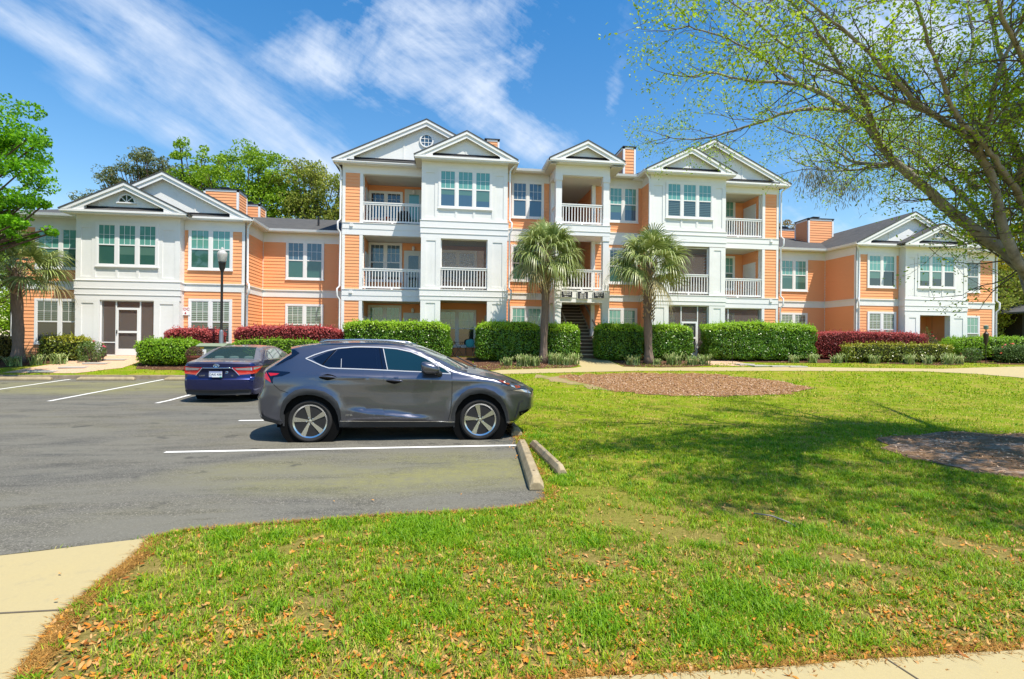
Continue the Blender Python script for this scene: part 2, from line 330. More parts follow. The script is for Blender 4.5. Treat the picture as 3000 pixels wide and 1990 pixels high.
t=NT('sandy_soil',.95,.1); n2=t.noise(30,5,.8); n1=t.noise(1.8,5,.7); t.col(t.mix(t.ramp(n1,[(.42,(0,0,0)),(.62,(.8,.8,.8))]),t.ramp(n2,[(.3,(.16,.11,.06)),(.55,(.36,.26,.15)),(.75,(.48,.38,.25))]),(.20,.24,.03))); t.bump(n2,.7,.02); sandy=t.m
pave=flat('stepping_stone',(.42,.40,.36),.85,.2,.12,6)

# ---------------------------------------------------------------- ground
def drape(name,poly,mat,off,kind='structure',zf=None,step=None,seedj=0,thick=0):
    """sheet with the outline POLY lying on the terrain"""
    bm=bmesh.new(); vs=[bm.verts.new((x,y,0)) for x,y in poly]
    tri=tessellate_polygon([[Vector((x,y,0)) for x,y in poly]])
    for a in tri:
        try: bm.faces.new([vs[i] for i in a])
        except ValueError: pass
    ys=[p[1] for p in poly]; xs=[p[0] for p in poly]
    cy=[12,13,14,14.5,15,15.5,16,17,18,19,19.5,19.95,20.1,20.2,21,22,23,24]; cx=[0,1.2,1.35,1.5,1.65,1.8,1.95,2.1,2.25,2.4,30]+list(range(4,29,4))
    for y in cy:
        if min(ys)<y<max(ys): bmesh.ops.bisect_plane(bm,geom=bm.verts[:]+bm.edges[:]+bm.faces[:],plane_co=(0,y,0),plane_no=(0,1,0))
    for x in cx:
        if min(xs)<x<max(xs): bmesh.ops.bisect_plane(bm,geom=bm.verts[:]+bm.edges[:]+bm.faces[:],plane_co=(x,0,0),plane_no=(1,0,0))
    bmesh.ops.triangulate(bm,faces=[f for f in bm.faces if len(f.verts)>4])
    for v in bm.verts: v.co.z=(zf or gz)(v.co.x,v.co.y)+off
    bmesh.ops.recalc_face_normals(bm,faces=bm.faces)
    if sum(f.normal.z for f in bm.faces)<0: bmesh.ops.reverse_faces(bm,faces=bm.faces)
    me=bpy.data.meshes.new(name); bm.to_mesh(me); bm.free(); me.materials.append(mat)
    o=bpy.data.objects.new(name,me); col.objects.link(o)
    if kind: o['kind']=kind
    return o
def wob(pts,amp,step,seed,closed=True):
    """roughen an outline"""
    r=random.Random(seed); o=[]; n=len(pts)
    for i in range(n if closed else n-1):
        a,b=pts[i],pts[(i+1)%n]; d=math.dist(a,b); k=max(1,int(d/step))
        for j in range(k):
            t=j/k; x=a[0]+(b[0]-a[0])*t; y=a[1]+(b[1]-a[1])*t
            if j: x+=r.uniform(-amp,amp); y+=r.uniform(-amp,amp)
            o.append((x,y))
    if not closed: o.append(pts[-1])
    return o
xs=sorted(set(list(np.arange(-40,40.1,2))+[1.2,1.35,1.5,1.65,1.8,1.95,2.1,2.25,2.4]+[-900,-300,-120,-60,60,120,300,900]))
ys=sorted(set([-60,-20,-5,0,2,4,6,8,10,12,13,14,14.5,15,15.5,16,17,18,19,19.5,19.95,20.1,20.2,21,22,23,24,26,30,40,60,120,300,1200]))
mb=MB(); W=len(xs)
mb.add([(x,y,gz(x,y)) for y in ys for x in xs],[(j*W+i,j*W+i+1,(j+1)*W+i+1,(j+1)*W+i) for j in range(len(ys)-1) for i in range(W-1)])
tag(mb.build('ground',lawnm),kind='structure')
ASPH=[(-40,-30),(-9,2.2),(-3.28,4.32),(-2.38,4.56),(-2.2,4.7),(-1.6,4.8),(-1.03,4.87),(-.49,4.92),(.12,4.95),(.6,5.0),(.93,5.12),(1.08,5.31),(1.13,5.6),(1.12,7.7),(1.22,8.7),(1.3,9.8),(1.3,19.95),(-40,19.95)]
ASPHW=[ASPH[0]]+wob(ASPH[1:16],.018,.12,3,False)+ASPH[16:]
drape('asphalt_road',ASPHW,asphalt,.006)
drape('sidewalk',wob([(-9,2.16),(-3.28,4.30),(-2.38,4.55),(-2.30,4.2),(-2.28,3.78),(-2.23,3.32),(-2.10,2.95),(-1.97,2.6),(-1.7,1.9),(-1.2,1.0),(-1.2,-3),(-9,-3)],.004,.2,5),conc,.010)
drape('sidewalk',wob([(-1.2,1.0),(-.9,1.8),(-.2,2.25),(.40,2.42),(.72,2.435),(1.1,2.42),(1.5,2.40),(2.34,2.40),(3.2,2.38),(9,2.3),(9,-3),(-1.2,-3)],.006,.15,9),conc,.014)
mb=MB(); mb.box(-2.62,-2.22,3.395,3.41,.0125,.014); mb.box(-3.6,-2.62,3.385,3.40,.0125,.014)
for xx in (2.30,):
    mb.bar((xx,2.40,.0165),(xx+.12,1.2,.0165),.008,.003)
tag(mb.build('pavement_joint',flat('joint_dark',(.12,.10,.07),.9)),kind='structure')
lines=[((-3.95,7.94),(1.16,8.0)),((-4.05,10.87),(1.2,10.93)),((-9.95,14.45),(-9.90,19.75)),((-7.13,13.9),(-7.08,19.7)),((-13.0,14.4),(-12.95,19.8)),((-4.25,14.3),(-4.2,19.7)),((-1.4,14.3),(-1.35,19.7))]
for a,b in lines:
    d=Vector((b[0]-a[0],b[1]-a[1])); d.normalize(); n=Vector((-d.y,d.x))*.05
    o=drape('road_marking',[(a[0]-n.x,a[1]-n.y),(b[0]-n.x,b[1]-n.y),(b[0]+n.x,b[1]+n.y),(a[0]+n.x,a[1]+n.y)],linem,.0115)
# kerb
mb=MB()
for i in range(14):
    x0=-40+i*2.95; mb.prismx([(19.95,.10),(19.97,.285+.008*(i%2)),(20.13,.295),(20.14,.1)],x0+.006,x0+2.944)
tag(mb.build('kerb',kerbm,bevel=.01),kind='structure')
PATHN=[(2.0,19.7),(3.8,19.86),(5.3,20.0),(8.1,20.2),(15.9,19.95),(20.6,19.71),(22.6,19.1),(23.4,18.3),(24,17.2),(33,16.6)]
PATHF=[(36,21.6),(27.1,20.73),(24.1,20.5),(22.3,20.25),(20.9,20.35),(15.9,20.9),(8.7,20.95),(7.62,21.2),(7.55,24.2),(5.8,24.2),(5.85,21.3),(5.4,20.95),(4,20.8),(2.3,20.6),(1.4,20.5),(1.4,19.7)]
drape('path',wob(PATHN+PATHF,.01,.5,4),conc,.012)
drape('path',wob([(11.3,24.05),(13.2,24.05),(13.6,22.6),(13.9,21.6),(13.2,21.2),(11.9,21.6)],.03,.3,4),gravel,.010)
def bed(pts,m,seed,off=.008,amp=.05): return drape('mulch_bed' if m is not gravel else 'path',wob(pts,amp,.35,seed),m,off)
bed([(1.3,20.75),(2.4,20.75),(4,20.95),(5.3,21.1),(5.75,21.5),(5.75,24.1),(1.3,24.1)],dmulch,21)
bed([(7.7,21.3),(9,21.1),(10.5,21.1),(11.8,21.4),(12.2,22),(11.3,24.1),(7.7,24.1)],dmulch,22)
bed([(13.4,22.4),(16,22.1),(20,21.9),(23,21.2),(24.5,21.3),(25.2,22),(25.3,24.1),(13.6,24.1)],dmulch,23)
bed([(25.2,22.3),(26.5,21.4),(28.5,21.1),(31,21.4),(36,22),(36,26),(26,26)],dmulch,24)
bed([(-19.5,21.0),(-16.6,21.2),(-15.6,21.9),(-14.9,22.6),(-14.8,24.1),(-19.5,24.5)],dmulch,25)
bed([(-12.1,22.2),(-11.6,21.2),(-9.4,20.9),(-4.5,20.9),(1.3,21.1),(1.3,24.4),(-12.3,24.4)],dmulch,26)
bed([(-15.6,20.5),(-13.2,20.45),(-12.2,21.4),(-12.4,24.1),(-14.8,24.1),(-15.0,22.6)],gravel,27,.010)
for (x,y,a) in ((-14.4,20.75,0),(-13.9,21.5,.1),(-13.6,22.3,0),(-13.4,23.1,.05),(13.5,21.7,.2),(14.0,21.3,.1),(14.8,21.15,0),(15.6,21.05,0)):
    mb=MB(); mb.box(-.42,.42,-.26,.26,-.03,.025,rot=Matrix.Rotation(a,3,'Z'),at=(x,y,gz(x,y)+.012))
    o=mb.build('stepping_stone',pave,bevel=.01); tag(o,kind='structure')
bed([(4.4,19.32),(5.3,16.14),(6.22,14.88),(8.01,14.33),(10.4,14.74),(12.65,16.1),(12.5,17.75),(10.87,19.45),(7.33,19.75)],mulch,31,.014,.22)
bed([(3.5,19.4),(4.2,17.2),(5.3,16.0),(6.2,14.9),(7.5,15.4),(6.8,19.3)],sandy,32,.010,.3)
bed([(7.64,8.21),(6.9,7.3),(6.72,6.61),(6.79,5.75),(7.13,5.44),(8.5,5.0),(11,5.6),(12.2,7),(11.5,8.2),(9.5,8.6)],dirt,33,.010,.2)
# ---------------------------------------------------------------- apartment building
BLD=empty('apartment_building',(6.4,24.06,.86)); tag(BLD,'orange and white lapboard apartment building, three storeys with lower wings','apartment building')
YB=24.06; YFL=24.46; YFR=25.06; YIN=26.7; YC=25.2; YP=23.75; GZ=.55
class Fr:
    """frame of a wall: s along it, n outward, z up"""
    def __init__(s,p0,p1):
        s.p=Vector((p0[0],p0[1],0)); d=Vector((p1[0]-p0[0],p1[1]-p0[1],0)); s.len=d.length; s.d=d.normalized(); s.nn=Vector((s.d.y,-s.d.x,0))
    def pt(s,a,n,z): q=s.p+s.d*a+s.nn*n; return (q.x,q.y,z)
    def box(s,mb,a0,a1,n0,n1,z0,z1,m=0):
        vs=[s.pt(a,n,z) for z in (z0,z1) for a,n in ((a0,n1),(a1,n1),(a1,n0),(a0,n0))]
        mb.add(vs,[(0,3,2,1),(4,5,6,7),(0,1,5,4),(1,2,6,5),(2,3,7,6),(3,0,4,7)],m)
LAP=.155
def laps(mb,fr,a0,a1,z0,z1,m=0):
    n=max(1,round((z1-z0)/LAP)); h=(z1-z0)/n; j0=a0
    for i in range(n):
        za=z0+i*h; zb=za+h
        A=fr.pt(a0,.020,za); B=fr.pt(a1,.020,za); C=fr.pt(a1,.003,zb); D=fr.pt(a0,.003,zb); E=fr.pt(a0,.0,za); F=fr.pt(a1,.0,za)
        mb.add([A,B,C,D,E,F],[(0,1,2,3),(0,4,5,1)],m)
def wall(p0,p1,sid=(),whites=(),cl=.11,cr=.11,zt=6.9,backing=True,z0=GZ,parent=BLD,depth=.12):
    fr=Fr(p0,p1); a=MB(); b=MB(); Ln=fr.len
    for (za,zb) in sid:
        a=MB(); laps(a,fr,cl,Ln-cr,za,zb); a.build('siding_wall',orange,parent)
    for (za,zb,pr) in whites: fr.box(b,cl if pr<.035 else 0,Ln-cr if pr<.035 else Ln,0,pr,za,zb)
    if backing: fr.box(b,0.001,Ln-.001,-depth,-.001,z0,zt)
    if cl: fr.box(b,-.032 if cl>.05 else 0,cl,0,.032,z0,zt)
    if cr: fr.box(b,Ln-cr,Ln+(.032 if cr>.05 else 0),0,.032,z0,zt)
    if b.v: b.build('trim_board',whiteb,parent)
    return fr
def band(z=4.07): return [(z-.34,z-.03,.036),(z-.03,z+.02,.075)]
WR=random.Random(3)
gl_shade=glassmat('glass_shade',(.10,.20,.16),(.07,.15,.12))
def window(fr,a0,a1,z0,z1,units=2,up=None,low=None,parent=BLD,zs=None,n0=0.0):
    """trimmed sash window group: outer trim a0..a1, z0..z1"""
    up=up or gl_cur; low=low or gl_low; f=MB(); g=MB(); T=.095; gap=.13
    fr.box(f,a0,a1,n0,n0+.055,z1-T,z1); fr.box(f,a0-.02,a1+.02,n0,n0+.075,z0,z0+.05); fr.box(f,a0,a1,n0,n0+.055,z0+.05,z0+.11)
    fr.box(f,a0,a0+T,n0,n0+.055,z0+.11,z1-T); fr.box(f,a1-T,a1,n0,n0+.055,z0+.11,z1-T)
    w=(a1-a0-2*T-(units-1)*gap)/units; zl=z0+.11; zh=z1-T; zm=zs or (zl+zh)/2
    for i in range(units):
        x0=a0+T+i*(w+gap); x1=x0+w
        if i<units-1: fr.box(f,x1,x1+gap,n0,n0+.055,zl,zh)
        s=.032
        for (q0,q1,nn) in ((x0,x0+s,0),(x1-s,x1,0)): fr.box(f,q0,q1,n0,n0+.045,zl,zh)
        fr.box(f,x0+s,x1-s,n0,n0+.045,zh-s,zh); fr.box(f,x0+s,x1-s,n0,n0+.049,zm-.03,zm+.022); fr.box(f,x0+s,x1-s,n0,n0+.042,zl,zl+s)
        for k in (1,2): fr.box(f,x0+w*k/3-.008,x0+w*k/3+.008,n0+.02,n0+.040,zm+.022,zh-s)
        fr.box(f,x0+s,x1-s,n0+.02,n0+.038,(zm+zh)/2-.007,(zm+zh)/2+.007)
        g.quad(fr.pt(x0,n0+.034,zm),fr.pt(x1,n0+.034,zm),fr.pt(x1,n0+.034,zh),fr.pt(x0,n0+.034,zh),0)
        g.quad(fr.pt(x0,n0+.026,zl),fr.pt(x1,n0+.026,zl),fr.pt(x1,n0+.026,zm),fr.pt(x0,n0+.026,zm),1)
        hd=WR.choice((0,0,.18,.3,.45,.6)) if low in (gl_low,gl_dark,gl_blue) and up is gl_cur else 0
        if hd: zz=zm-.03-(zm-zl)*hd; g.quad(fr.pt(x0,n0+.0275,zz),fr.pt(x1,n0+.0275,zz),fr.pt(x1,n0+.0275,zm),fr.pt(x0,n0+.0275,zm),2)
    o=f.build('window',white,parent); g.build('pane',[up,low,gl_shade],o,recalc=False); return o
def gable(xl,xr,yW,zf,yB,slope=.5,vent=None,ret=.85,over=.4,batt=(),wallface=True):
    xm=(xl+xr)/2; hw=(xr-xl)/2; yF=yW-over; zt=zf+.14; za=zt+hw*slope; P=BLD
    t=MB(); yG0=yW-(over-.21)
    t.box(xl,xr,yF,yF+.03,zf,zt); t.box(xl-.03,xr+.03,yF-.035,yF,zf+.055,zt); t.box(xl,xr,yF+.03,yW,zf+.004,zf+.024)
    th=.30
    for sgn,xe in ((1,xl),(-1,xr)):
        t.prism([(xe,zt),(xm,za),(xm,za-th),(xe+sgn*th/slope*.98,zt)],yF,yF+.04)
        t.prism([(xe-sgn*.03,zt-.015),(xm,za),(xm,za-.13),(xe+sgn*.22,zt-.015)],yF-.04,yF)
        t.prism([(xe+sgn*.12,zt+.0),(xm,za-.06),(xm,za-.12),(xe+sgn*.24,zt+.0)],yF+.04,yW)
        t.prism([(xe,zt),(xe+sgn*ret,zt),(xe+sgn*ret,zt+ret*slope-.1)],yF+.003,yW)
    fa=t.build('gable_trim',white,P)
    if wallface:
        yG=yW-(over-.21); g=MB(); g.prism([(xl+.1,zt+.02),(xr-.1,zt+.02),(xm,za-.08)],yG,yG+.06)
        for bx in batt: g.box(bx-.03,bx+.03,yG-.02,yG,zt+.1,max(zt+.2,za-abs(bx-xm)*slope-.12))
        g.build('gable_wall',whiteb,P)
    r=MB()
    for sgn,xe in ((1,xl),(-1,xr)):
        r.prism([(xe-sgn*.05,zt-.02),(xm,za+.005),(xm,za+.055),(xe-sgn*.06,zt+.035)],yF-.055,yB)
    r.prismx([(yF-.02,zt),(yG0,zt+.14),(yG0,zt+.02)],xl+ret,xr-ret)
    r.build('roof',shingle,P)
    d=MB(); d.box(xl+ret,xr-ret,yG0-.035,yG0-.003,zt+.11,zt+.20); d.build('flashing',flash,P)
    if vent:
        kind,vx,vz,vr=vent; m=MB(); g=MB(); n=28
        a0,a1=(0,2*math.pi) if kind=='round' else (0,math.pi)
        ring=[]
        for i in range(n+1):
            a=a0+(a1-a0)*i/n; ring.append((math.cos(a),math.sin(a)))
        for i in range(n):
            p,q=ring[i],ring[i+1]; R0=vr; R1=vr+.065
            m.prism([(vx+p[0]*R0,vz+p[1]*R0),(vx+p[0]*R1,vz+p[1]*R1),(vx+q[0]*R1,vz+q[1]*R1),(vx+q[0]*R0,vz+q[1]*R0)],yG0-.06,yG0)
        if kind=='round':
            for k in (-.33,.33):
                c=math.sqrt(1-k*k)*vr; m.box(vx+k*vr-.012,vx+k*vr+.012,yG0-.045,yG0,vz-c,vz+c); m.box(vx-c,vx+c,yG0-.042,yG0,vz+k*vr-.012,vz+k*vr+.012)
            g.add([(vx+c*vr,yG0-.015,vz+s*vr) for c,s in ring[:-1]],[tuple(range(n))])
        else:
            m.box(vx-vr-.09,vx+vr+.09,yG0-.07,yG0,vz-.05,vz)
            for an in (45,90,135): m.bar((vx,yG0-.03,vz),(vx+math.cos(R(an))*vr,yG0-.03,vz+math.sin(R(an))*vr),.022,.03)
            g.add([(vx+c*vr,yG0-.015,vz+s*vr) for c,s in ring],[tuple(range(n+1))])
        o=m.build('gable_window',white,P); g.build('pane',gl_blue if kind=='round' else gl_dark,o)
    return za
def railing(p0,p1,z,h=1.03,parent=BLD,sp=.135):
    fr=Fr(p0,p1); m=MB(); Ln=fr.len
    fr.box(m,0,Ln,-.06,.05,z+h-.045,z+h); fr.box(m,0,Ln,-.03,.03,z+h-.13,z+h-.045); fr.box(m,0,Ln,-.03,.03,z+.09,z+.17)
    n=int(Ln/sp)
    for i in range(n):
        a=(i+.5)*Ln/n; fr.box(m,a-.019,a+.019,-.019,.019,z+.17,z+h-.13)
    if Ln>1.6: fr.box(m,Ln/2-.04,Ln/2+.04,-.03,.03,z,z+.09)
    return m.build('railing',white,parent)
def downspout(x,y,ztop,zbot,jogs=(),over=(0.0,-.3),jx=.09):
    pts=[(x+over[0],y+over[1],ztop),(x+over[0]*.9,y+over[1]*.9,ztop-.10),(x+over[0]*.15,y-.02,ztop-.30),(x,y,ztop-.42)]
    for j in jogs: pts+=[(x,y,j+.14),(x+jx,y-.09,j-.0),(x+jx,y-.09,j-.34),(x,y,j-.5)]
    pts.append((x,y,zbot)); m=MB(); m.tube(pts,.042,8); return m.build('downspout',gutter_m,BLD,smooth=True,auto=50)
def gutterx(x0,x1,y,z):
    m=MB(); m.prismx([(y,z),(y-.10,z+.02),(y-.125,z+.13),(y-.11,z+.13),(y-.09,z+.05),(y,z+.05)],x0,x1); m.box(x0,x1,y,y+.03,z-.02,z+.14); return m.build('gutter',gutter_m,BLD)
def guttery(y0,y1,x,z,sgn):
    m=MB(); m.prism([(x,z),(x+sgn*.10,z+.02),(x+sgn*.125,z+.13),(x+sgn*.11,z+.13),(x+sgn*.09,z+.05),(x,z+.05)],y0,y1); m.box(x,x-sgn*.03,y0,y1,z-.02,z+.14); return m.build('gutter',gutter_m,BLD)
SW=[(.80,3.73),(4.09,6.44)]; WW=band()+[(6.44,6.9,.034)]
# ---- three-window bay front, white board
def bayfront(x0,x1,zb,zt,wx0,wx1,z0w,z1w,glass,lows,ztop):
    """upper bay wall between zb (band top) and zt (frieze), windows wx0..wx1"""
    fr=Fr((x0,YB),(x1,YB)); m=MB()
    fr.box(m,0,x1-x0,-.12,0,zb,ztop)
    for a,b in ((0,.20),(wx0-x0-.16,wx0-x0),(wx1-x0,wx1-x0+.16),(x1-x0-.20,x1-x0)): fr.box(m,a,b,0,.026,zb,zt)
    fr.box(m,0,x1-x0,0,.030,zt,ztop)
    for a,b in ((.20,wx0-x0-.16),(wx1-x0+.16,x1-x0-.20)): fr.box(m,a,b,0,.026,zb,zb+.17); fr.box(m,a,b,0,.026,zt-.12,zt)
    a=wx0-x0; b=wx1-x0; u=(b-a)/3
    fr.box(m,a,b,0,.026,zb,zb+.16); fr.box(m,a,b,0,.026,z0w-.06,z0w)
    for k in (1,2): fr.box(m,a+u*k-.05,a+u*k+.05,0,.026,zb+.16,z0w-.06)
    m.build('bay_wall',whiteb,BLD)
    window(fr,wx0-x0,wx1-x0,z0w,z1w,3,glass,lows)
def bayband(x0,x1,zs,proud=.05,y=YB):
    """stack of boards, zs from top down, each a little proud of the next"""
    m=MB(); fr=Fr((x0,y),(x1,y))
    for i in range(len(zs)-1):
        pr=proud-.013*i; fr.box(m,-pr,x1-x0+pr,-.12,pr,zs[i+1],zs[i]-.028); fr.box(m,-pr-.022,x1-x0+pr+.022,-.12,pr+.022,zs[i]-.028,zs[i])
    return m.build('band_board',white,BLD)
def pier(x0,x1,z0,z1,y=YB,dep=.28):
    """panelled white pier either side of a porch opening"""
    m=MB(); m.box(x0,x1,y,y+dep,z0,z1); w=x1-x0; e=min(.24,w*.28)
    for a,b,c,d in ((x0,x0+e,z0,z1),(x1-e,x1,z0,z1),(x0+e,x1-e,z0,z0+.16),(x0+e,x1-e,z1-.14,z1)): m.box(a,b,y-.025,y,c,d)
    return m.build('pier',whiteb,BLD)
def sidewall_white(x,y0,y1,z0,z1,face,dep=.1):
    fr=Fr((x,y0),(x,y1)) if face>0 else Fr((x,y1),(x,y0)); m=MB(); Ln=fr.len
    fr.box(m,.12,Ln,-dep,-.004,z0,z1) if face>0 else fr.box(m,0,Ln-.12,-dep,-.004,z0,z1)
    for z in (4.07,7.22):
        if z<z1: fr.box(m,0,Ln,-.004,.045,z-.34,z-.03); fr.box(m,0,Ln,-.004,.07,z-.03,z)
    m.build('bay_side',whiteb,BLD)
def porchbox(x0,x1,yo,yi,z0,z1,floor=deckm,sidemat=None,ceil=None,back=True,left=True,right=True):
    """floor, ceiling and lined walls of a recessed porch"""
    m=MB(); m.box(x0-.05,x1+.05,yo+.02,yi+.1,z0-.12,z0); m.build('porch_floor',floor,BLD)
    m=MB(); m.box(x0-.05,x1+.05,yo+.02,yi+.1,z1,z1+.08); m.build('porch_ceiling',ceil or soffit,BLD)
    if back: wall((x0,yi),(x1,yi),sid=[(z0,z1)],cl=.001,cr=.001,zt=z1,z0=z0)
    if left: wall((x0,yo+.28),(x0,yi),sid=[(z0,z1)],cl=.001,cr=.001,zt=z1,z0=z0,depth=.05)
    if right: wall((x1,yi),(x1,yo+.28),sid=[(z0,z1)],cl=.001,cr=.001,zt=z1,z0=z0,depth=.05)
def plaindoor(x0,x1,y,z0,h=2.05,glass=gl_blue):
    m=MB(); m.box(x0-.09,x1+.09,y-.05,y,z0,z0+h+.11); m.box(x0,x1,y-.075,y-.05,z0,z0+h); o=m.build('door',doorm,BLD)
    g=MB(); g.box(x0+.14,x1-.14,y-.083,y-.075,z0+.25,z0+h-.16); g.build('pane',glass,o)
    k=MB(); k.lathe([(.001,0),(.03,.0),(.03,.03),(.001,.045)],(x0+.07,y-.12,z0+.98),10,axis='y'); k.build('handle',darkm,o)
def screens(x0,x1,y,z0,z1,vs=(),hs=(),door=None,t=.045):
    m=MB(); m.box(x0,x0+t,y-.02,y+.03,z0,z1); m.box(x1-t,x1,y-.02,y+.03,z0,z1); m.box(x0,x1,y-.018,y+.028,z1-t,z1); m.box(x0,x1,y-.018,y+.028,z0,z0+t)
    for v in vs: m.box(v-t/2,v+t/2,y-.02,y+.03,z0,z1)
    for (a,b,z) in hs: m.box(a,b,y-.017,y+.027,z-t/2,z+t/2)
    o=m.build('screen_frame',white,BLD)
    s=MB(); s.box(x0+.01,x1-.01,y+.004,y+.008,z0,z1); s.build('insect_screen',screen_m,o)
    if door:
        a,b,zt=door; d=MB()
        for q in (a,b-.09): d.box(q,q+.09,y-.05,y-.022,z0+.02,zt)
        d.box(a+.09,b-.09,y-.05,y-.022,zt-.09,zt); d.box(a+.09,b-.09,y-.05,y-.022,z0+.02,z0+.30); d.box(a+.09,b-.09,y-.048,y-.024,z0+.98,z0+1.07)
        dd=d.build('screen_door',white,BLD); h=MB(); h.box(a+.03,a+.06,y-.09,y-.05,z0+.95,z0+1.10); h.build('handle',darkm,dd)
# ================= left wing and right wing
def wing(L):
    if L: x0,x1,f0,f1=-15.57,-11.46,-11.46,-8.92; cx=-13.51
    else: x0,x1,f0,f1=24.10,27.82,21.60,24.10; cx=25.93
    sgn=1 if L else -1
    # bay
    if L: bayfront(x0,x1,4.07,6.44,-14.80,-12.32,4.66,6.58,gl_cur,gl_low,6.9)
    else: bayfront(x0,x1,4.07,6.40,24.82,27.10,4.66,6.50,gl_cur,gl_dark,6.9)
    bayband(x0,x1,[4.09,3.76,3.50,3.25]); 
    for fx,fc in ((x0,-1),(x1,1)): sidewall_white(fx,YB,26.0,3.25,6.9,fc)
    o0,o1=(-14.63,-12.48) if L else (24.98,26.80)
    pier(x0,o0,GZ,3.25); pier(o1,x1,GZ,3.25)
    for fx,fc in ((x0,-1),(x1,1)):
        m=MB(); m.box(fx-fc*.004,fx-fc*.08,YB+.28,26.0,GZ,3.25); m.build('bay_side',whiteb,BLD)
    m=MB(); m.box(o0,o1,YB-.02,YB+.3,.60,.85); m.build('porch_step',conc,BLD)
    if L:
        porchbox(o0-.3,o1+.3,YB,25.9,.86,3.27)
        screens(o0,o1,YB+.08,.86,3.25,vs=(-14.02,-13.06),hs=((-14.6,-14.02,1.43),(-13.06,-12.5,1.43)),door=(-14.0,-13.08,2.93))
        window(Fr((-15,25.9),(-12,25.9)),1.7,2.5,1.4,3.0,1,gl_dblind,gl_dark)
    else:
        porchbox(o0-.3,o1+.3,YB,25.7,.86,3.27)
        m=MB(); m.box(o0+.62,o0+1.45,25.62,25.69,.86,2.9); m.build('door',doorm,BLD)
        m=MB(); m.box(25.02,25.62,25.60,25.66,.86,2.95); m.build('storage_panel',whiteb,BLD)
    # flank with a pair of windows
    fr=wall((f0,YFL),(f1,YFL),SW,WW,cl=.001 if L else .13,cr=.13 if L else .001)
    if L: window(fr,.17,2.02,4.66,6.56,2); window(fr,.20,2.02,1.35,3.40,2,gl_blind,gl_dblind)
    else: window(fr,.62,2.32,4.66,6.50,2,gl_cur,gl_dark); window(fr,.64,2.34,1.5,3.42,2,gl_blind,gl_blind)
    # return wall
    if L: wall((f1,YFL),(f1,YIN),SW,WW,cl=.11,cr=.02)
    else: wall((f0,YIN),(f0,YFL),SW,WW,cl=.02,cr=.11)
    # outer, set-back part
    if L:
        fr=wall((-18.75,YFR),(x0,YFR),SW,WW,cl=.14,cr=.001); window(fr,.93,2.95,4.60,6.50,2); window(fr,.93,2.95,1.30,3.33,2,gl_dblind,gl_dark)
        wall((-18.75,34),(-18.75,YFR),SW,WW); wall((-8.92,34),(-18.75,34),SW,WW)
    else:
        fr=wall((x1,YFR),(30.75,YFR),SW,WW,cl=.001,cr=.14); window(fr,1.04,1.96,4.60,6.42,1,gl_dblind,gl_dblind); window(fr,1.04,1.96,1.35,3.33,1,gl_cur,gl_low)
        wall((30.75,YFR),(30.75,34),SW,WW); wall((30.75,34),(17.6,34),SW,WW)
    # roofs
    if L:
        gable(-15.93,-8.58,YFL,6.87,31,.51,batt=(-11.0,-9.7),ret=.9,over=.31)
        gable(-15.95,-11.05,YB,6.87,27.6,.49,('half',-13.5,7.42,.30),batt=(-14.6,-12.4),ret=.9)
        m=MB(); z=7.03; A=[(-19.15,24.66,z),(-12,24.66,z),(-12,28.8,z+1.35),(-15.6,28.8,z+1.35),(-19.15,34,z),(-15.6,31,z+1.35),(-12,31,z+1.35)]
        m.add(A,[(0,1,2,3),(0,3,5,4),(3,2,6,5)]); m.build('roof',shingle,BLD)
        gutterx(-19.15,-15.9,24.68,6.89); m=MB(); m.box(-19.15,-15.57,24.68,YFR,6.89,6.91); m.build('soffit',white,BLD)
        guttery(24.1,26.3,-8.58,6.89,1); m=MB(); m.box(-8.92,-8.58,24.1,26.7,6.885,6.905); m.build('soffit',soffit,BLD)
    else:
        gable(21.38,28.15,YFL,6.85,32.5,.51,batt=(22.4,23.4),ret=.8,over=.31)
        gable(23.72,28.15,YB,6.82,27.6,.49,('half',25.93,7.36,.27),batt=(25.0,26.9),ret=.8)
        m=MB(); z=6.98; A=[(31.15,24.66,z),(26,24.66,z),(26,28.2,z+1.1),(28.6,28.2,z+1.1),(31.15,34,z),(28.6,31,z+1.1),(26,31,z+1.1)]
        m.add(A,[(0,1,2,3),(0,3,5,4),(3,2,6,5)]); m.build('roof',shingle,BLD)
        gutterx(28.1,31.15,24.68,6.84); m=MB(); m.box(27.8,31.15,24.68,YFR,6.84,6.86); m.build('soffit',white,BLD)
        guttery(24.1,26.3,21.38,6.89,-1); m=MB(); m.box(21.38,21.60,24.1,26.7,6.885,6.905); m.build('soffit',soffit,BLD)
wing(True); wing(False)
# ---- inner links
fr=wall((-8.92,YIN),(-4.84,YIN),SW,WW,cl=.001,cr=.001); window(fr,1.10,2.92,4.58,6.55,2,gl_blue,gl_low); window(fr,1.10,2.92,1.35,3.40,2,gl_blind,gl_dblind)
fr=wall((17.64,YIN),(21.60,YIN),SW,WW,cl=.001,cr=.001); window(fr,1.14,2.84,4.62,6.48,2,gl_cur,gl_low); window(fr,1.14,2.84,1.35,3.42,2,gl_blind,gl_dblind)
gutterx(-8.70,-4.9,26.32,6.90); gutterx(17.7,21.5,26.32,6.90)
for a_,b_ in ((-8.9,-4.84),(17.64,21.6)): m=MB(); m.box(a_,b_,26.32,YIN,6.90,6.92); m.build('soffit',soffit,BLD)
for a,b in ((-15,-4.84),(17.62,28)):
    m=MB(); m.prismx([(26.24,7.03),(31,8.62),(36,7.0),(36,6.95),(31,8.55),(26.24,6.97)],a,b); m.build('roof',shingle,BLD)
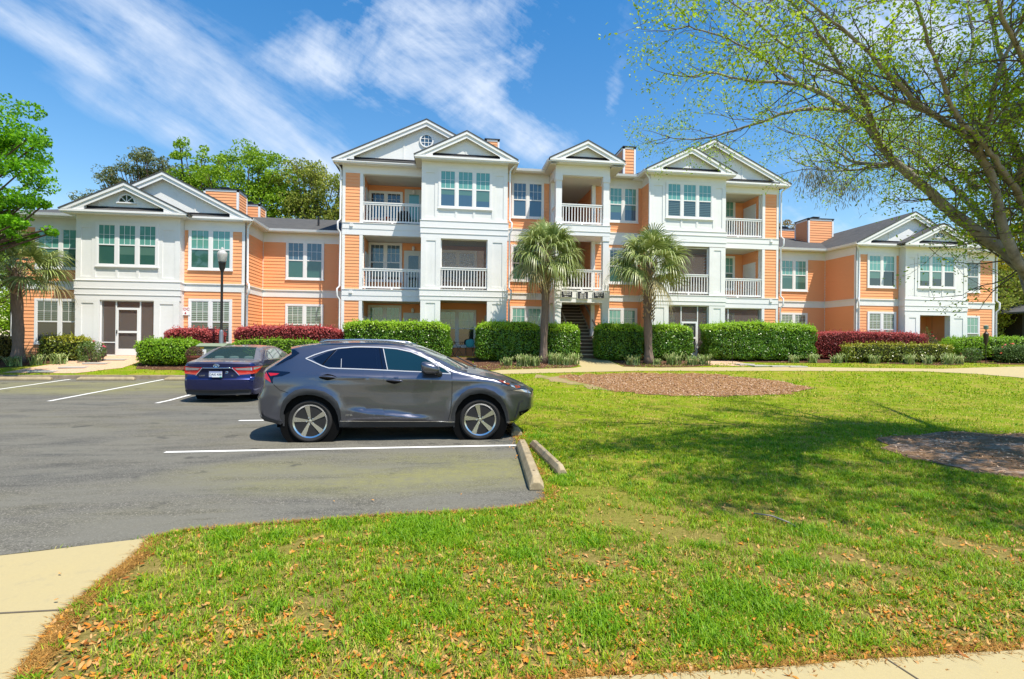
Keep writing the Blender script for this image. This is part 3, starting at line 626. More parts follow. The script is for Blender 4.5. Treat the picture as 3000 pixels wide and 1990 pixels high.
# ================= central block
wall((-4.84,34),(-4.84,YC),[(.8,3.53),(4.05,6.68),(7.22,9.6)],[(3.53,4.05,.036),(6.68,7.22,.036),(9.6,10.0,.034)],zt=10.0)
wall((17.62,YC),(17.62,34),[(.8,3.53),(4.05,6.68),(7.22,9.6)],[(3.53,4.05,.036),(6.68,7.22,.036),(9.6,10.0,.034)],zt=10.0)
wall((17.62,34),(-4.84,34),[(.8,9.6)],[(9.6,10.0,.034)],zt=10.0)
def balc(left):
    xo,xc,xb=(-4.84,-3.93,-1.10) if left else (17.62,16.72,13.95)
    a,b=min(xo,xc),max(xo,xc); p,q=min(xc,xb),max(xc,xb)
    # siding column
    wall((a,YC),(b,YC),[(.8,3.52),(4.07,6.67),(7.24,9.6)],cl=.12,cr=.12,zt=10.0,depth=.3)
    ia,ib=(xc+.02,xb) if left else (xb,xc-.02)
    for z0,z1 in ((.86,3.53),(4.07,6.67),(7.24,9.6)):
        porchbox(ia,ib,YC,27.0,z0,z1,left=left,right=not left)
        # inner face beside the bay
        m=MB()
        if left: m.box(ib-.02,ib,YC,27.0,z0,z1)
        else: m.box(ia,ia+.02,YC,27.0,z0,z1)
        m.build('bay_side',whiteb,BLD)
        fr=Fr((ia,27.0),(ib,27.0))
        if left:
            window(fr,.03,1.72,z0+.55,z0+2.58 if z0<7 else 9.30,2,{.86:gl_cur,4.07:gl_blue,7.24:gl_dark}[z0],{.86:gl_low,4.07:gl_dark,7.24:gl_blue}[z0],n0=.02)
            plaindoor(-2.0,-1.22,26.98,z0,2.1,gl_dark if z0<7 else gl_cur)
            lx=-1.62
            m=MB(); m.box(ia-.0,ia+.03,25.9,26.9,z0,z0+1.95); m.build('storage_door',whiteb,BLD)
        else:
            window(fr,.55,2.25,z0+.55,z0+2.5,2,{.86:gl_dark,4.07:gl_cur,7.24:gl_cur}[z0],gl_low,n0=.02)
            m=MB(); m.box(ib-.03,ib,25.75,26.9,z0,z0+2.0); m.build('storage_door',whiteb,BLD)
            lx=None
        if lx:
            m=MB(); m.lathe([(.05,0),(.07,.03),(.075,.16),(.04,.22)],(lx,26.88,z0+2.22 if z0<7 else z0+1.95),10); o=m.build('porch_light',white,BLD,smooth=True,auto=40)
    # fascia bands
    for zt,zb,zm in ((4.07,3.52,3.76),(7.24,6.66,6.94)):
        m=MB(); m.box(a if not left else a,q if left else b,YC-.06,YC+.3,zm,zt-.03) if False else None
        X0,X1=(a,xb-.02) if left else (xb+.02,b)
        m.box(X0,X1,YC-.055,YC+.28,zm,zt-.03); m.box(X0,X1,YC-.08,YC+.28,zt-.03,zt); m.box(X0,X1,YC-.038,YC+.28,zb,zm)
        ex=-4.42 if left else 17.18
        m.box(ex-.07,ex+.07,YC-.10,YC-.055,zm+.10,zm+.22)
        m.build('band_board',white,BLD)
        if not (False): railing((p+(.0 if left else .02),YC+.04),(q-.02,YC+.04),zt-.03,1.05)
    m=MB(); m.box(p,q,YC,YC+.2,9.58,10.0); m.box(p-.0,q,YC-.03,YC,9.60,10.0); m.box(a,b,YC-.034,YC,9.6,10.0); m.build('frieze_board',white,BLD)
    m=MB(); m.box(p,p+.1,YC-.03,YC+.2,.86,3.52) if not left else m.box(p,p+.02,YC-.03,YC+.2,.86,3.52); m.build('trim_board',white,BLD)
balc(True); balc(False)
screens(13.97,16.70,YC+.10,.86,3.52,vs=(14.85,))
def midbay(left):
    x0,x1=(-1.10,2.92) if left else (9.98,13.95)
    if left: bayfront(x0,x1,7.22,9.56,-.33,2.18,7.79,9.66,gl_cur,gl_blue,10.0)
    else: bayfront(x0,x1,7.22,9.52,10.78,13.26,7.79,9.62,gl_blind if False else gl_cur,gl_dblind,10.0)
    bayband(x0,x1,[7.24,6.92,6.66,6.41] if left else [7.22,7.02,6.70,6.46]); bayband(x0,x1,[4.03,3.75,3.53])
    o0,o1=(-.19,1.99) if left else (10.98,13.10)
    for z0,z1 in ((GZ,3.53),(4.03,6.43)): pier(x0,o0,z0,z1); pier(o1,x1,z0,z1)
    for fx,fc in ((x0,-1),(x1,1)): sidewall_white(fx,YB,27.0,GZ,10.0,fc,.06)
    for z0,z1 in ((.86,3.55),(4.05,6.45)): porchbox(o0-.75,o1+.8,YB,26.1,z0,z1)
    fr=Fr((o0-.75,26.1),(o1+.8,26.1))
    if left:
        window(fr,.62,2.55,1.30,3.22,2,gl_cur,gl_dark,n0=.02); window(fr,.62,2.55,4.6,6.22,2,gl_dblind,gl_blue,n0=.02)
        m=MB(); m.box(2.05,2.75,26.02,26.1,.86,2.95); m.build('door',doorm,BLD)
    else:
        window(fr,.5,2.0,1.30,3.15,2,gl_dark,gl_dark,n0=.02); window(fr,.5,2.0,4.6,6.22,2,gl_dblind,gl_dark,n0=.02)
        m=MB(); m.box(12.8,13.5,26.02,26.1,.86,2.95); m.build('door',doorm,BLD)
    railing((o0,YB+.06),(o1,YB+.06),4.03,1.05)
    screens(o0,o1,YB+.16,4.04,6.42)
    if not left: screens(o0,o1,YB+.10,.88,3.52,vs=(11.68,12.55),hs=((12.55,13.1,1.45),(10.98,11.68,1.45)),door=(11.70,12.53,2.72))
    m=MB(); m.box(o0-.1,o1+.1,YB-.35,YB+.02,.45,.84); m.build('porch_step',conc,BLD)
midbay(True); midbay(False)
# recessed window walls either side of the stair
S3=[(.8,3.73),(4.04,6.62),(7.24,9.56)]; W3=[(3.73,4.01,.036),(4.01,4.05,.075),(6.62,6.93,.036),(6.93,7.24,.040),(7.20,7.245,.075),(9.56,10.0,.034)]
W3=[(3.73,4.01,.036),(4.01,4.05,.075),(6.62,6.92,.036),(6.92,7.20,.045),(7.20,7.24,.075),(9.56,10.0,.034)]
for a,b,wa,wb in ((2.92,5.16,3.24,4.88),(7.50,9.98,8.20,9.80)):
    fr=wall((a,YC),(b,YC),S3,W3,cl=.001,cr=.001,zt=10.0)
    window(fr,wa-a,wb-a,7.74,9.62,2,gl_blue if a<5 else gl_cur,gl_blue); window(fr,wa-a,wb-a,4.60,6.46,2,gl_dblind,gl_low); window(fr,wa-a,wb-a,1.50,3.40,2,gl_cur,gl_low)
# side faces of bays towards the recesses: orange lap
for zz in ((.8,3.73),(4.04,6.62),(7.24,9.56)):
    m=MB(); fr=Fr((9.98,YC),(9.98,YB)); laps(m,fr,.02,YC-YB-.13,zz[0],zz[1]); m.build('siding_wall',orange,BLD)
    m=MB(); fr=Fr((2.92,YB),(2.92,YC)); laps(m,fr,.13,YC-YB-.02,zz[0],zz[1]); m.build('siding_wall',orange,BLD)
# ---- stair tower (portico)
px0,px1=5.17,7.83
for z0,z1 in ((.60,3.53),(4.10,6.75),(7.24,9.58)):
    for xa in (px0,px1-.33):
        m=MB(); m.box(xa+.02,xa+.31,YP+.02,YP+.31,z0,z1); m.box(xa-.01,xa+.34,YP-.01,YP+.34,z1-.26,z1); m.box(xa,xa+.33,YP,YP+.33,z0,z0+.3); m.build('column',white,BLD)
    for pa_,pb_ in ((px0+.03,px0+.22),(7.32,7.50)): m=MB(); m.box(pa_,pb_,YC-.2,YC,z0,z1); m.build('pilaster',white,BLD)
for zs in ([4.12,3.78,3.53],[7.24,6.94,6.72]):
    m=MB()
    for i in range(2):
        pr=.03-.014*i; m.box(px0-pr,px1+pr,YP-pr,YC-.001,zs[i+1],zs[i]-.03); m.box(px0-pr-.02,px1+pr+.02,YP-pr-.02,YC-.001,zs[i]-.03,zs[i])
    m.build('band_board',white,BLD)
m=MB(); m.box(px0,px1,YP,YP+.3,9.58,10.08); m.box(px0,px0+.2,YP+.3,YC,9.58,10.08); m.box(px1-.2,px1,YP+.3,YC,9.58,10.08); m.build('frieze_board',white,BLD)
for z in (4.12,7.24):
    railing((px0+.33,YP+.12),(px1-.33,YP+.12),z-.02,1.02); railing((px0+.12,YC-.2),(px0+.12,YP+.33),z-.02,1.02,sp=.16); railing((px1-.12,YP+.33),(px1-.12,YC-.2),z-.02,1.02,sp=.16)
riserm=flat('stair_riser',(.13,.095,.065),.8,.2,.2,5)
# stair well lined in orange, open to the back
wall((5.16,YC),(5.16,31),[(.8,10)],cl=.001,cr=.001,zt=10,depth=.1); wall((7.46,31),(7.46,YC),[(.8,10)],cl=.001,cr=.001,zt=10,depth=.04)
m=MB(); m.box(5.1,7.5,31,31.1,.6,10.1); m.box(5.1,7.5,YC,31.1,9.9,10.05); m.build('stairwell_wall',soffit,BLD)
m=MB(); m.box(px0+.1,px1-.1,YP+.25,31,9.55,9.62); m.build('porch_ceiling',soffit,BLD)
for k in range(2):
    zb=.90+k*3.2; m=MB(); n=18; ys=23.58 if k==0 else 26.0
    for i in range(n):
        y=ys+i*.28; z=zb+(i+1)*(3.2/n); m.box(5.95,7.44,y-.03,y+.30,z-.05,z,0); m.box(5.95,7.44,y+.012,y+.03,z-.178,z-.05,1)
    o=m.build('stair',[stairw,riserm],BLD)
    r=MB()
    for xx in (5.97,7.40):
        r.bar((xx,ys-.05,zb-.05),(xx,ys+n*.28,zb+3.1),.05,.30); 
        r.bar((xx,ys,zb+.98),(xx,ys+n*.28,zb+3.2+.9),.05,.09); r.bar((xx,ys+.05,zb),(xx,ys+.05,zb+1.0),.09,.09,up=(0,1,0))
    r.build('stair_rail',woodrail,BLD)
    m=MB(); m.box(5.16,7.46,ys+n*.28,31,zb+3.1,zb+3.2); m.box(5.16,5.9,YC,31,zb+3.1,zb+3.2); m.build('landing',stairw,BLD)
m=MB(); m.box(5.2,5.9,YC+.4,30,3.95,4.05); m.box(5.2,7.8,YP+.1,YC,4.0,4.09); m.box(5.2,7.8,YP+.1,YC,7.12,7.20); m.build('landing',stairw,BLD)
mp=MB(); mp.box(5.6,5.95,25.6,25.68,7.24,10.0); 
# ---- central roofs
gable(-5.24,3.38,YC,9.96,31,.487,('round',-.93,11.27,.27),batt=(-3.3,-2.0,-.2,.9),ret=.95)
gable(9.45,18.02,YC,9.92,31,.487,None,batt=(12.0,14.2,15.4,16.6),ret=.95)
gable(-1.40,3.30,YB,9.96,28.5,.51,None,batt=(.93,),ret=.80)
gable(9.66,14.26,YB,9.92,28.5,.51,None,batt=(11.96,),ret=.80)
gable(4.83,8.39,YP,10.06,28.5,.50,None,ret=.72,wallface=True)
gutterx(3.30,4.86,24.82,9.98); gutterx(8.36,9.70,24.82,9.98)
for a_,b_ in ((3.28,4.9),(8.3,9.72)): m=MB(); m.box(a_,b_,24.82,YC,9.98,10.0); m.build('soffit',soffit,BLD)
for x0,x1,y0 in ((2.92,3.30,23.66),(9.66,9.98,23.66),(4.83,5.17,23.35),(7.83,8.39,23.35),(-1.40,-1.10,23.66),(13.95,14.26,23.66)): m=MB(); m.box(x0,x1,y0+.03,YC,9.962,9.98); m.build('soffit',soffit,BLD)
guttery(23.7,24.82,3.30,9.98,1); guttery(23.7,24.82,9.66,9.96,-1); guttery(23.4,24.82,4.83,10.06,-1); guttery(23.4,24.82,8.39,10.06,1)
m=MB(); m.prismx([(24.76,10.12),(31,12.0),(37,10.1),(37,10.03),(31,11.9),(24.76,10.06)],-4.6,17.4); m.build('roof',shingle,BLD)
# ---- chimneys
def chimney(x0,x1,y0,y1,z0,z1):
    m=MB()
    for p0,p1 in (((x0,y0),(x1,y0)),((x1,y0),(x1,y1)),((x1,y1),(x0,y1)),((x0,y1),(x0,y0))):
        fr=Fr(p0,p1); laps(m,fr,.07,fr.len-.07,z0,z1-.1)
    o=m.build('chimney',orange,BLD)
    t=MB(); t.box(x0+.001,x1-.001,y0+.001,y1-.001,z0,z1)
    for a in (x0,x1):
        for b in (y0,y1): t.box(a-.07 if a==x1 else a-.03,a+.03 if a==x1 else a+.07,b-.07 if b==y1 else b-.03,b+.03 if b==y1 else b+.07,z0,z1)
    for e in (0,): t.box(x0-.03,x1+.03,y0-.03,y1+.03,z1-.1,z1)
    t.build('chimney_trim',white,o)
    c=MB(); c.box(x0-.06,x1+.06,y0-.06,y1+.06,z1,z1+.05); xm=(x0+x1)/2; ym=(y0+y1)/2; w=min(.30,(x1-x0)*.3)
    w=min(w,.24); c.box(xm-w,xm+w,ym-w,ym+w,z1+.05,z1+.10); c.box(xm-w*.8,xm+w*.8,ym-w*.8,ym+w*.8,z1+.10,z1+.21); c.box(xm-w,xm+w,ym-w,ym+w,z1+.21,z1+.25)
    c.build('chimney_cap',darkm,o)
CHIM=[(-12.66,-10.97,29,30.2,7.5,9.55),(-12.2,-10.63,31.2,32.2,7.5,9.38),(2.15,2.88,28,29.4,10.4,12.7),(9.48,10.12,26.5,28.0,10.3,12.16),(22.3,23.96,29,30.2,7.5,9.42),(21.7,23.27,31.2,32.2,7.5,9.26)]
for a in CHIM: chimney(*a)
for a in ((-8.80,24.42,7.0,GZ,(4.07,),(.22,-.15),.10),(-4.93,25.12,10.1,GZ,(7.22,4.05),(-.28,-.2),-.10),(3.02,24.0,10.05,GZ,(7.22,4.03),(.26,-.1),.09),(21.72,24.40,7.0,GZ,(4.07,),(-.3,-.15),-.10),(17.72,25.12,10.05,GZ,(7.22,4.05),(.25,-.2),.10),(9.93,24.02,10.05,7.3,(),(-.26,-.1),.09),(30.83,25.0,6.95,GZ,(4.07,),(.2,-.2),.10)):
    downspout(a[0],a[1],a[2],a[3],a[4],a[5],a[6])
for a_ in (19.6,-6.6): m=MB(); m.tube([(a_,28.0,7.5),(a_,28.0,8.1)],.05,10); m.build('vent_pipe',darkm,BLD)
m=MB(); m.tube([(24.77,24.3,8.7),(24.77,24.3,8.95)],.02,6); m.tube([(24.77,24.3,8.93),(24.77,24.3,9.0)],.06,6); m.build('finial',darkm,BLD)
# ---------------------------------------------------------------- foliage helpers
def leafcloud(P,size,elong=2.0,normal=None,jit=.9,width=None,fold=False,direc=None):
    """one small pointed four-cornered leaf per point; returns V,F"""
    n=len(P); P=np.asarray(P,float)
    if direc is None: d=rng.normal(size=(n,3))
    else: d=direc+rng.normal(size=(n,3))*jit*.5
    if normal is not None:
        nn=normal+rng.normal(size=(n,3))*jit; nn/=np.linalg.norm(nn,axis=1)[:,None]+1e-9
        d-=nn*(d*nn).sum(1)[:,None]
    d/=np.linalg.norm(d,axis=1)[:,None]+1e-9
    if normal is None: nn=np.cross(d,rng.normal(size=(n,3)))
    w=np.cross(d,nn); w/=np.linalg.norm(w,axis=1)[:,None]+1e-9
    s=(size*rng.uniform(.65,1.3,n))[:,None]; h=s/elong if width is None else width
    a=P-d*s*.5; b=P+w*h*.5-d*s*.05; c=P+d*s*.5; e=P-w*h*.5-d*s*.05
    V=np.stack([a,b,c,e],1).reshape(-1,3); F=np.arange(4*n).reshape(-1,4); return V,F
def noise3(P,f,seed):
    r=np.random.default_rng(seed); o=np.zeros(len(P))
    for k in range(6):
        q=r.normal(size=3)*f*(1+.5*k); o+=np.sin(P@q+r.uniform(0,6.28))/(1+.4*k)
    return o/3
def stalks(pts,r0=.012,n=4):
    m=MB()
    for a,b in pts: m.tube([a,((a[0]+b[0])/2+random.uniform(-.05,.05),(a[1]+b[1])/2,(a[2]+b[2])/2),b],[r0,r0*.8,r0*.5],n,cap=False)
    return m
barkd=flat('bark_brown',(.10,.07,.05),.9,.1,.3,9)
def hedge(name,x0,x1,y0,y1,h,mat,label,cat='hedge',lf=.055,dens=900,seed=1,round_=.35,lump=.05,core=(.02,.035,.008),group=None,el=1.9,flowers=None,zoff=0,topmat=None,jit=.75,sparse=0,stemh=0):
    """clipped shrub: dark twiggy heart with leaves standing out of a rounded box surface"""
    r=np.random.default_rng(seed); cx,cy=(x0+x1)/2,(y0+y1)/2; a,b=(x1-x0)/2,(y1-y0)/2; gb=gz(cx,cy)+zoff; hh=(h-stemh)/2; cz=gb+stemh+hh
    area=4*(a*b)+ (4*a+4*b)*2*hh; n=int(area*dens)
    # superellipsoid surface points
    u=r.normal(size=(n,3)); u/=np.abs(u).max(1)[:,None]; p=2/round_ if round_<1 else 2
    nrm=(np.abs(u)**p).sum(1)**(1/p); S=u/nrm[:,None]
    lum=1+lump*noise3(S*np.array([a,b,hh]),2.6,seed)+lump*.7*noise3(S*np.array([a,b,hh]),6.5,seed+1)
    depth=1-np.abs(r.normal(size=n))*.05/min(a,b,hh)
    C=np.array([cx,cy,cz]); E=np.array([a,b,hh]); P=C+S*E*(lum*depth)[:,None]
    k=P[:,2]>gb+.01; P=P[k]; S=S[k]
    if sparse: 
        q=noise3(P,3.5,seed+5)>-sparse; P=P[q]; S=S[q]
    N=np.sign(S)*np.abs(S)**(p-1)/E; N/=np.linalg.norm(N,axis=1)[:,None]
    sz=np.full(len(P),lf); rg=globals()['rng']
    dr=N*.9+np.array([0,0,.5])
    V,F=leafcloud(P,sz,el,normal=N,jit=jit,direc=dr)
    if not sparse or sparse>.9:
        ks=int(area*46); ix=r.choice(len(P),ks); up=P[ix]; okk=(up[:,2]>gb+h*.62); up=up[okk]; Nn=N[ix][okk]; L_=r.uniform(.03,.13,len(up))
        SP=[];SD=[]
        for j in range(4): SP.append(up+(Nn*.35+np.array([0,0,1.]))*(L_*(j+1)/4)[:,None]+r.normal(size=up.shape)*.012); SD.append(Nn*.4+np.array([0,0,1.]))
        V2,F2=leafcloud(np.concatenate(SP),np.full(4*len(up),lf*.95),el,direc=np.concatenate(SD),jit=.9,normal=r.normal(size=(4*len(up),3))); F=np.concatenate([F,F2+len(V)]); V=np.concatenate([V,V2]); P=np.concatenate([P]+SP); N=np.concatenate([N]+SD)
    t=empty(name,(cx,cy,gb)); tag(t,label,cat,group)
    mi=None; mats=[mat]
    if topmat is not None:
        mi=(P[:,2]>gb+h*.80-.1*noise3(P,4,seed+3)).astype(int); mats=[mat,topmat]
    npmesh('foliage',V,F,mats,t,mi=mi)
    # heart
    G=24; uu=np.array([(math.cos(t1)*math.cos(p1),math.sin(t1)*math.cos(p1),math.sin(p1)) for p1 in np.linspace(-1.5,1.5,13) for t1 in np.linspace(0,2*math.pi,G,endpoint=False)])
    uu/=np.abs(uu).max(1)[:,None]; nr=(np.abs(uu)**p).sum(1)**(1/p); Sc=uu/nr[:,None]
    Vc=C+Sc*E*(.90+lump*noise3(Sc*E,2.6,seed)[:,None]); Vc[:,2]=np.maximum(Vc[:,2],gb+.0 if not stemh else gb+stemh)
    Fc=np.array([(i*G+j,i*G+(j+1)%G,(i+1)*G+(j+1)%G,(i+1)*G+j) for i in range(12) for j in range(G)])
    cm=leafcore.get(core)
    if cm is None:
        t_=NT('shrub_heart',.95,.05); nn=t_.noise(22,4,.8); t_.col(t_.mix(nn,[c*.5 for c in core],[c*1.6 for c in core])); t_.bump(nn,1,.05); cm=leafcore[core]=t_.m
    if not sparse or sparse>.9: npmesh('twigs',Vc,Fc,cm,t)
    else:
        m=MB(); rr=random.Random(seed)
        for i in range(int(26*a+8)):
            x=rr.uniform(x0+.1,x1-.1); y=rr.uniform(y0+.1,y1-.1); m.tube([(x,y,gb),(x+rr.uniform(-.15,.15),y+rr.uniform(-.1,.1),gb+h*.45),(x+rr.uniform(-.3,.3),y+rr.uniform(-.2,.2),gb+h*.85)],[.014,.010,.005],4,cap=False)
        m.build('twigs',barkd,t)
    if flowers:
        fm,fn,fs=flowers; idx=r.choice(len(P),fn,replace=False); Q=np.repeat(P[idx]+N[idx]*.03,10,0)+r.normal(size=(fn*10,3))*fs*.35
        V,F=leafcloud(Q,np.full(len(Q),fs),1.2); npmesh('blossom',V,F,fm,t)
    return t
leafcore={}
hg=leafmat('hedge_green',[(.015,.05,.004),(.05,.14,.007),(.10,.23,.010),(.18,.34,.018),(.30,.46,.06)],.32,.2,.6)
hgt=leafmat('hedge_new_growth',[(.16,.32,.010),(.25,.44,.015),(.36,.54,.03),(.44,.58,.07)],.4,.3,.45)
hlm=leafmat('bright_green_leaf',[(.09,.21,.008),(.17,.33,.012),(.27,.45,.02),(.36,.52,.04)],.4,.3,.45)
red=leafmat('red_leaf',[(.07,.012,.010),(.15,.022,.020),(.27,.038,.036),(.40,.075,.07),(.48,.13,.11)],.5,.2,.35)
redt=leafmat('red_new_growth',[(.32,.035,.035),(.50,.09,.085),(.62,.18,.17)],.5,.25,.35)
oli=leafmat('olive_leaf',[(.04,.075,.008),(.10,.15,.012),(.20,.25,.02),(.32,.34,.035),(.22,.28,.06)],.35,.2,.6)
olit=leafmat('golden_new_growth',[(.18,.22,.012),(.32,.33,.02),(.42,.36,.03)],.4,.25,.4)
bronze=leafmat('bronze_leaf',[(.05,.06,.010),(.12,.10,.014),(.20,.17,.02),(.22,.12,.03)],.45,.2,.4)
rosel=leafmat('rose_leaf',[(.05,.10,.02),(.10,.18,.03),(.22,.30,.10)],.45,.2,.4)
pinkf=leafmat('pink_petal',[(.60,.03,.12),(.75,.10,.22),(.80,.25,.32)],.5,.3,.3); coralf=leafmat('coral_petal',[(.75,.12,.05),(.80,.18,.10),(.85,.38,.28),(.75,.08,.10)],.5,.3,.3)
whitef=leafmat('white_blossom',[(.75,.75,.68),(.82,.82,.78)],.5,.2,.3)
GH='clipped green hedges under the windows'
hedge('hedge',-12.0,-9.75,21.5,22.8,1.02,hlm,'bright green rounded shrub between the screened door and the dark blue sedan','shrub',.085,900,3,.55,.07)
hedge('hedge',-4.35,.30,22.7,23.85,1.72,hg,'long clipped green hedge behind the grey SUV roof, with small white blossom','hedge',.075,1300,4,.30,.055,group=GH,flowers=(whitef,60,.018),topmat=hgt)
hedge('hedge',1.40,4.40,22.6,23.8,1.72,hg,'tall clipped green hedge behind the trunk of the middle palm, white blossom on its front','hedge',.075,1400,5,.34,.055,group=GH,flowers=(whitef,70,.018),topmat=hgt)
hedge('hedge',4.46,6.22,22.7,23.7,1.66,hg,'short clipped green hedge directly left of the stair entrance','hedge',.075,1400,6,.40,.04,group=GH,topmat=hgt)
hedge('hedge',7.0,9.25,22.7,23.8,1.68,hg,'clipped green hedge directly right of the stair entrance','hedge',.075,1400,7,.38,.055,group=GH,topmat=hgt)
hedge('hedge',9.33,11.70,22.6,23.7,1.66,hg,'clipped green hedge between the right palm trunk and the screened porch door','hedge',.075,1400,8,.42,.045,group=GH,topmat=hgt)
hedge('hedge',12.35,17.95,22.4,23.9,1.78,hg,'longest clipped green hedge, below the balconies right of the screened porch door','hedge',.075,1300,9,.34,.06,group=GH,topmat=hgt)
RH='clipped red leaved hedges'
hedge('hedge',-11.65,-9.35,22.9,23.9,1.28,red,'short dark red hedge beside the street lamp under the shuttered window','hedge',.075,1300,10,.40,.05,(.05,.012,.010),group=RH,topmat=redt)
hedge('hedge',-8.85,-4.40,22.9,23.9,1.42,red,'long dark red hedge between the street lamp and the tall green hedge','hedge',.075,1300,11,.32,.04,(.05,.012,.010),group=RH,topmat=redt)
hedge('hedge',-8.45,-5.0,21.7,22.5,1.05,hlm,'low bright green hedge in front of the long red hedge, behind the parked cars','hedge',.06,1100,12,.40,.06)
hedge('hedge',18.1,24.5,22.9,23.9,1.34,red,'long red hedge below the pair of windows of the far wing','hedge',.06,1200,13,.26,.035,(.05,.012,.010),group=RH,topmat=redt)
hedge('hedge',19.0,24.9,21.9,22.7,.88,oli,'low thin olive green hedge in front of the red hedge at the far wing','hedge',.075,800,14,.30,.05,(.03,.035,.012),topmat=olit,sparse=.95)
hedge('hedge',25.5,34.5,22.3,24.0,1.12,hlm,'spreading bright green shrub bank at the far end of the building','hedge',.07,900,15,.45,.08)
hedge('rose_bush',26.95,29.8,21.5,22.3,.85,rosel,'rose bush with coral and pink flowers in front of the green bank','bush',.06,600,16,.6,.14,flowers=(coralf,16,.06))
hedge('rose_bush',25.3,26.2,21.7,22.3,.72,rosel,'small rose bush beside the low white wall base, few pink flowers','bush',.06,520,17,.7,.16,flowers=(pinkf,4,.05),sparse=.6)
hedge('rose_bush',24.5,25.3,23.2,23.6,1.55,rosel,'tall thin rose stem with one red bloom at the open porch','bush',.05,260,18,.8,.2,flowers=(pinkf,3,.05),sparse=.3)
hedge('shrub',-16.1,-14.3,22.6,23.5,.95,oli,'olive and yellow green shrub right of the left palm trunk','shrub',.08,700,19,.45,.10,(.03,.035,.012),sparse=.95,topmat=olit)
hedge('shrub',-19.6,-17.0,22.4,23.5,1.0,bronze,'bronze tinted shrub left of the left palm trunk','shrub',.07,800,20,.45,.08,(.03,.03,.012))
hedge('rose_bush',-14.45,-13.6,22.2,23.0,.80,rosel,'small rose bush with bright pink flowers beside the gravel step path','bush',.055,600,22,.7,.15,flowers=(pinkf,9,.055),sparse=.7)
# ---- strappy tufts along the beds
tuftm=leafmat('variegated_blade',[(.08,.16,.03),(.18,.27,.07),(.44,.46,.22),(.12,.22,.04)],.5,.2,.3,.2)
def tuft(x,y,s,seed,label):
    r=np.random.default_rng(seed); V=[];F=[]; s=s*1.3; n=int(62*s**.5)
    z=gz(x,y)
    for i in range(n):
        a=r.uniform(0,6.28); l=r.uniform(.24,.46)*s; lean=r.uniform(.15,.9); bx=x+r.normal()*.10*s; by=y+r.normal()*.06*s; w=.024
        dx,dy=math.cos(a),math.sin(a); o=len(V)
        for k,(q,hq) in enumerate(((0,0),(.35,.55),(.75,.85),(1.0,.80-.25*lean))):
            px=bx+dx*l*lean*q; py=by+dy*l*lean*q; pz=z+l*hq; ww=w*(1-.28*k)
            V+= [(px-dy*ww,py+dx*ww,pz),(px+dy*ww,py-dx*ww,pz)]
        for k in range(3): F.append((o+2*k,o+2*k+1,o+2*k+3,o+2*k+2))
    o=npmesh('grass_tuft',np.array(V),np.array(F),tuftm); tag(o,label,'ornamental grass','striped grass tufts along the mulch beds')
    return o
TF=[(2.7,21.7,.8,'tuft behind the nose of the grey SUV'),(3.35,21.5,1.1,'large pale tuft left of the middle palm trunk'),(3.85,21.6,.9,'tuft just left of the middle palm foot'),(4.85,21.9,1.1,'upright green tuft touching the right side of the middle palm foot'),(5.3,21.7,.75,'small tuft between the middle palm and the stair path'),(5.65,21.9,1.05,'tuft at the corner of the stair path'),(8.25,21.65,.95,'pair-leaning tuft left of the right palm trunk'),(9.35,21.7,.6,'small tuft at the right palm foot'),(10.15,21.75,1.15,'wide pale tuft right of the right palm'),(11.0,21.6,.9,'green tuft before the screened porch door'),(11.55,21.7,1.0,'tuft left of the stepping stones'),(16.4,22.2,.8,'tuft at the near foot of the longest hedge'),(17.3,22.1,.9,'tuft near the end of the longest hedge'),(18.5,22.0,.95,'tuft under the dark end of the red hedge'),(20.2,21.8,.9,'tuft at the start of the olive hedge'),(22.0,21.7,1.0,'pale tuft below the bare gap in the olive hedge'),(23.0,21.7,.9,'tuft right of the bare gap in the olive hedge'),(23.9,21.5,1.1,'greener tuft before the open porch'),(24.6,21.6,.8,'last tuft of the bed by the far lawn'),(-18.6,21.8,.9,'brownish tuft at the foot of the bronze shrub'),(-17.9,21.7,.8,'tuft left of the left palm foot'),(-16.2,21.7,.8,'tuft right of the left palm foot'),(-15.5,21.9,.9,'tuft under the olive shrub'),(-14.9,22.1,.9,'tuft between the olive shrub and the pink roses')]
for i,(x,y,s,l) in enumerate(TF): tuft(x,y,s,100+i,'striped grass '+l)
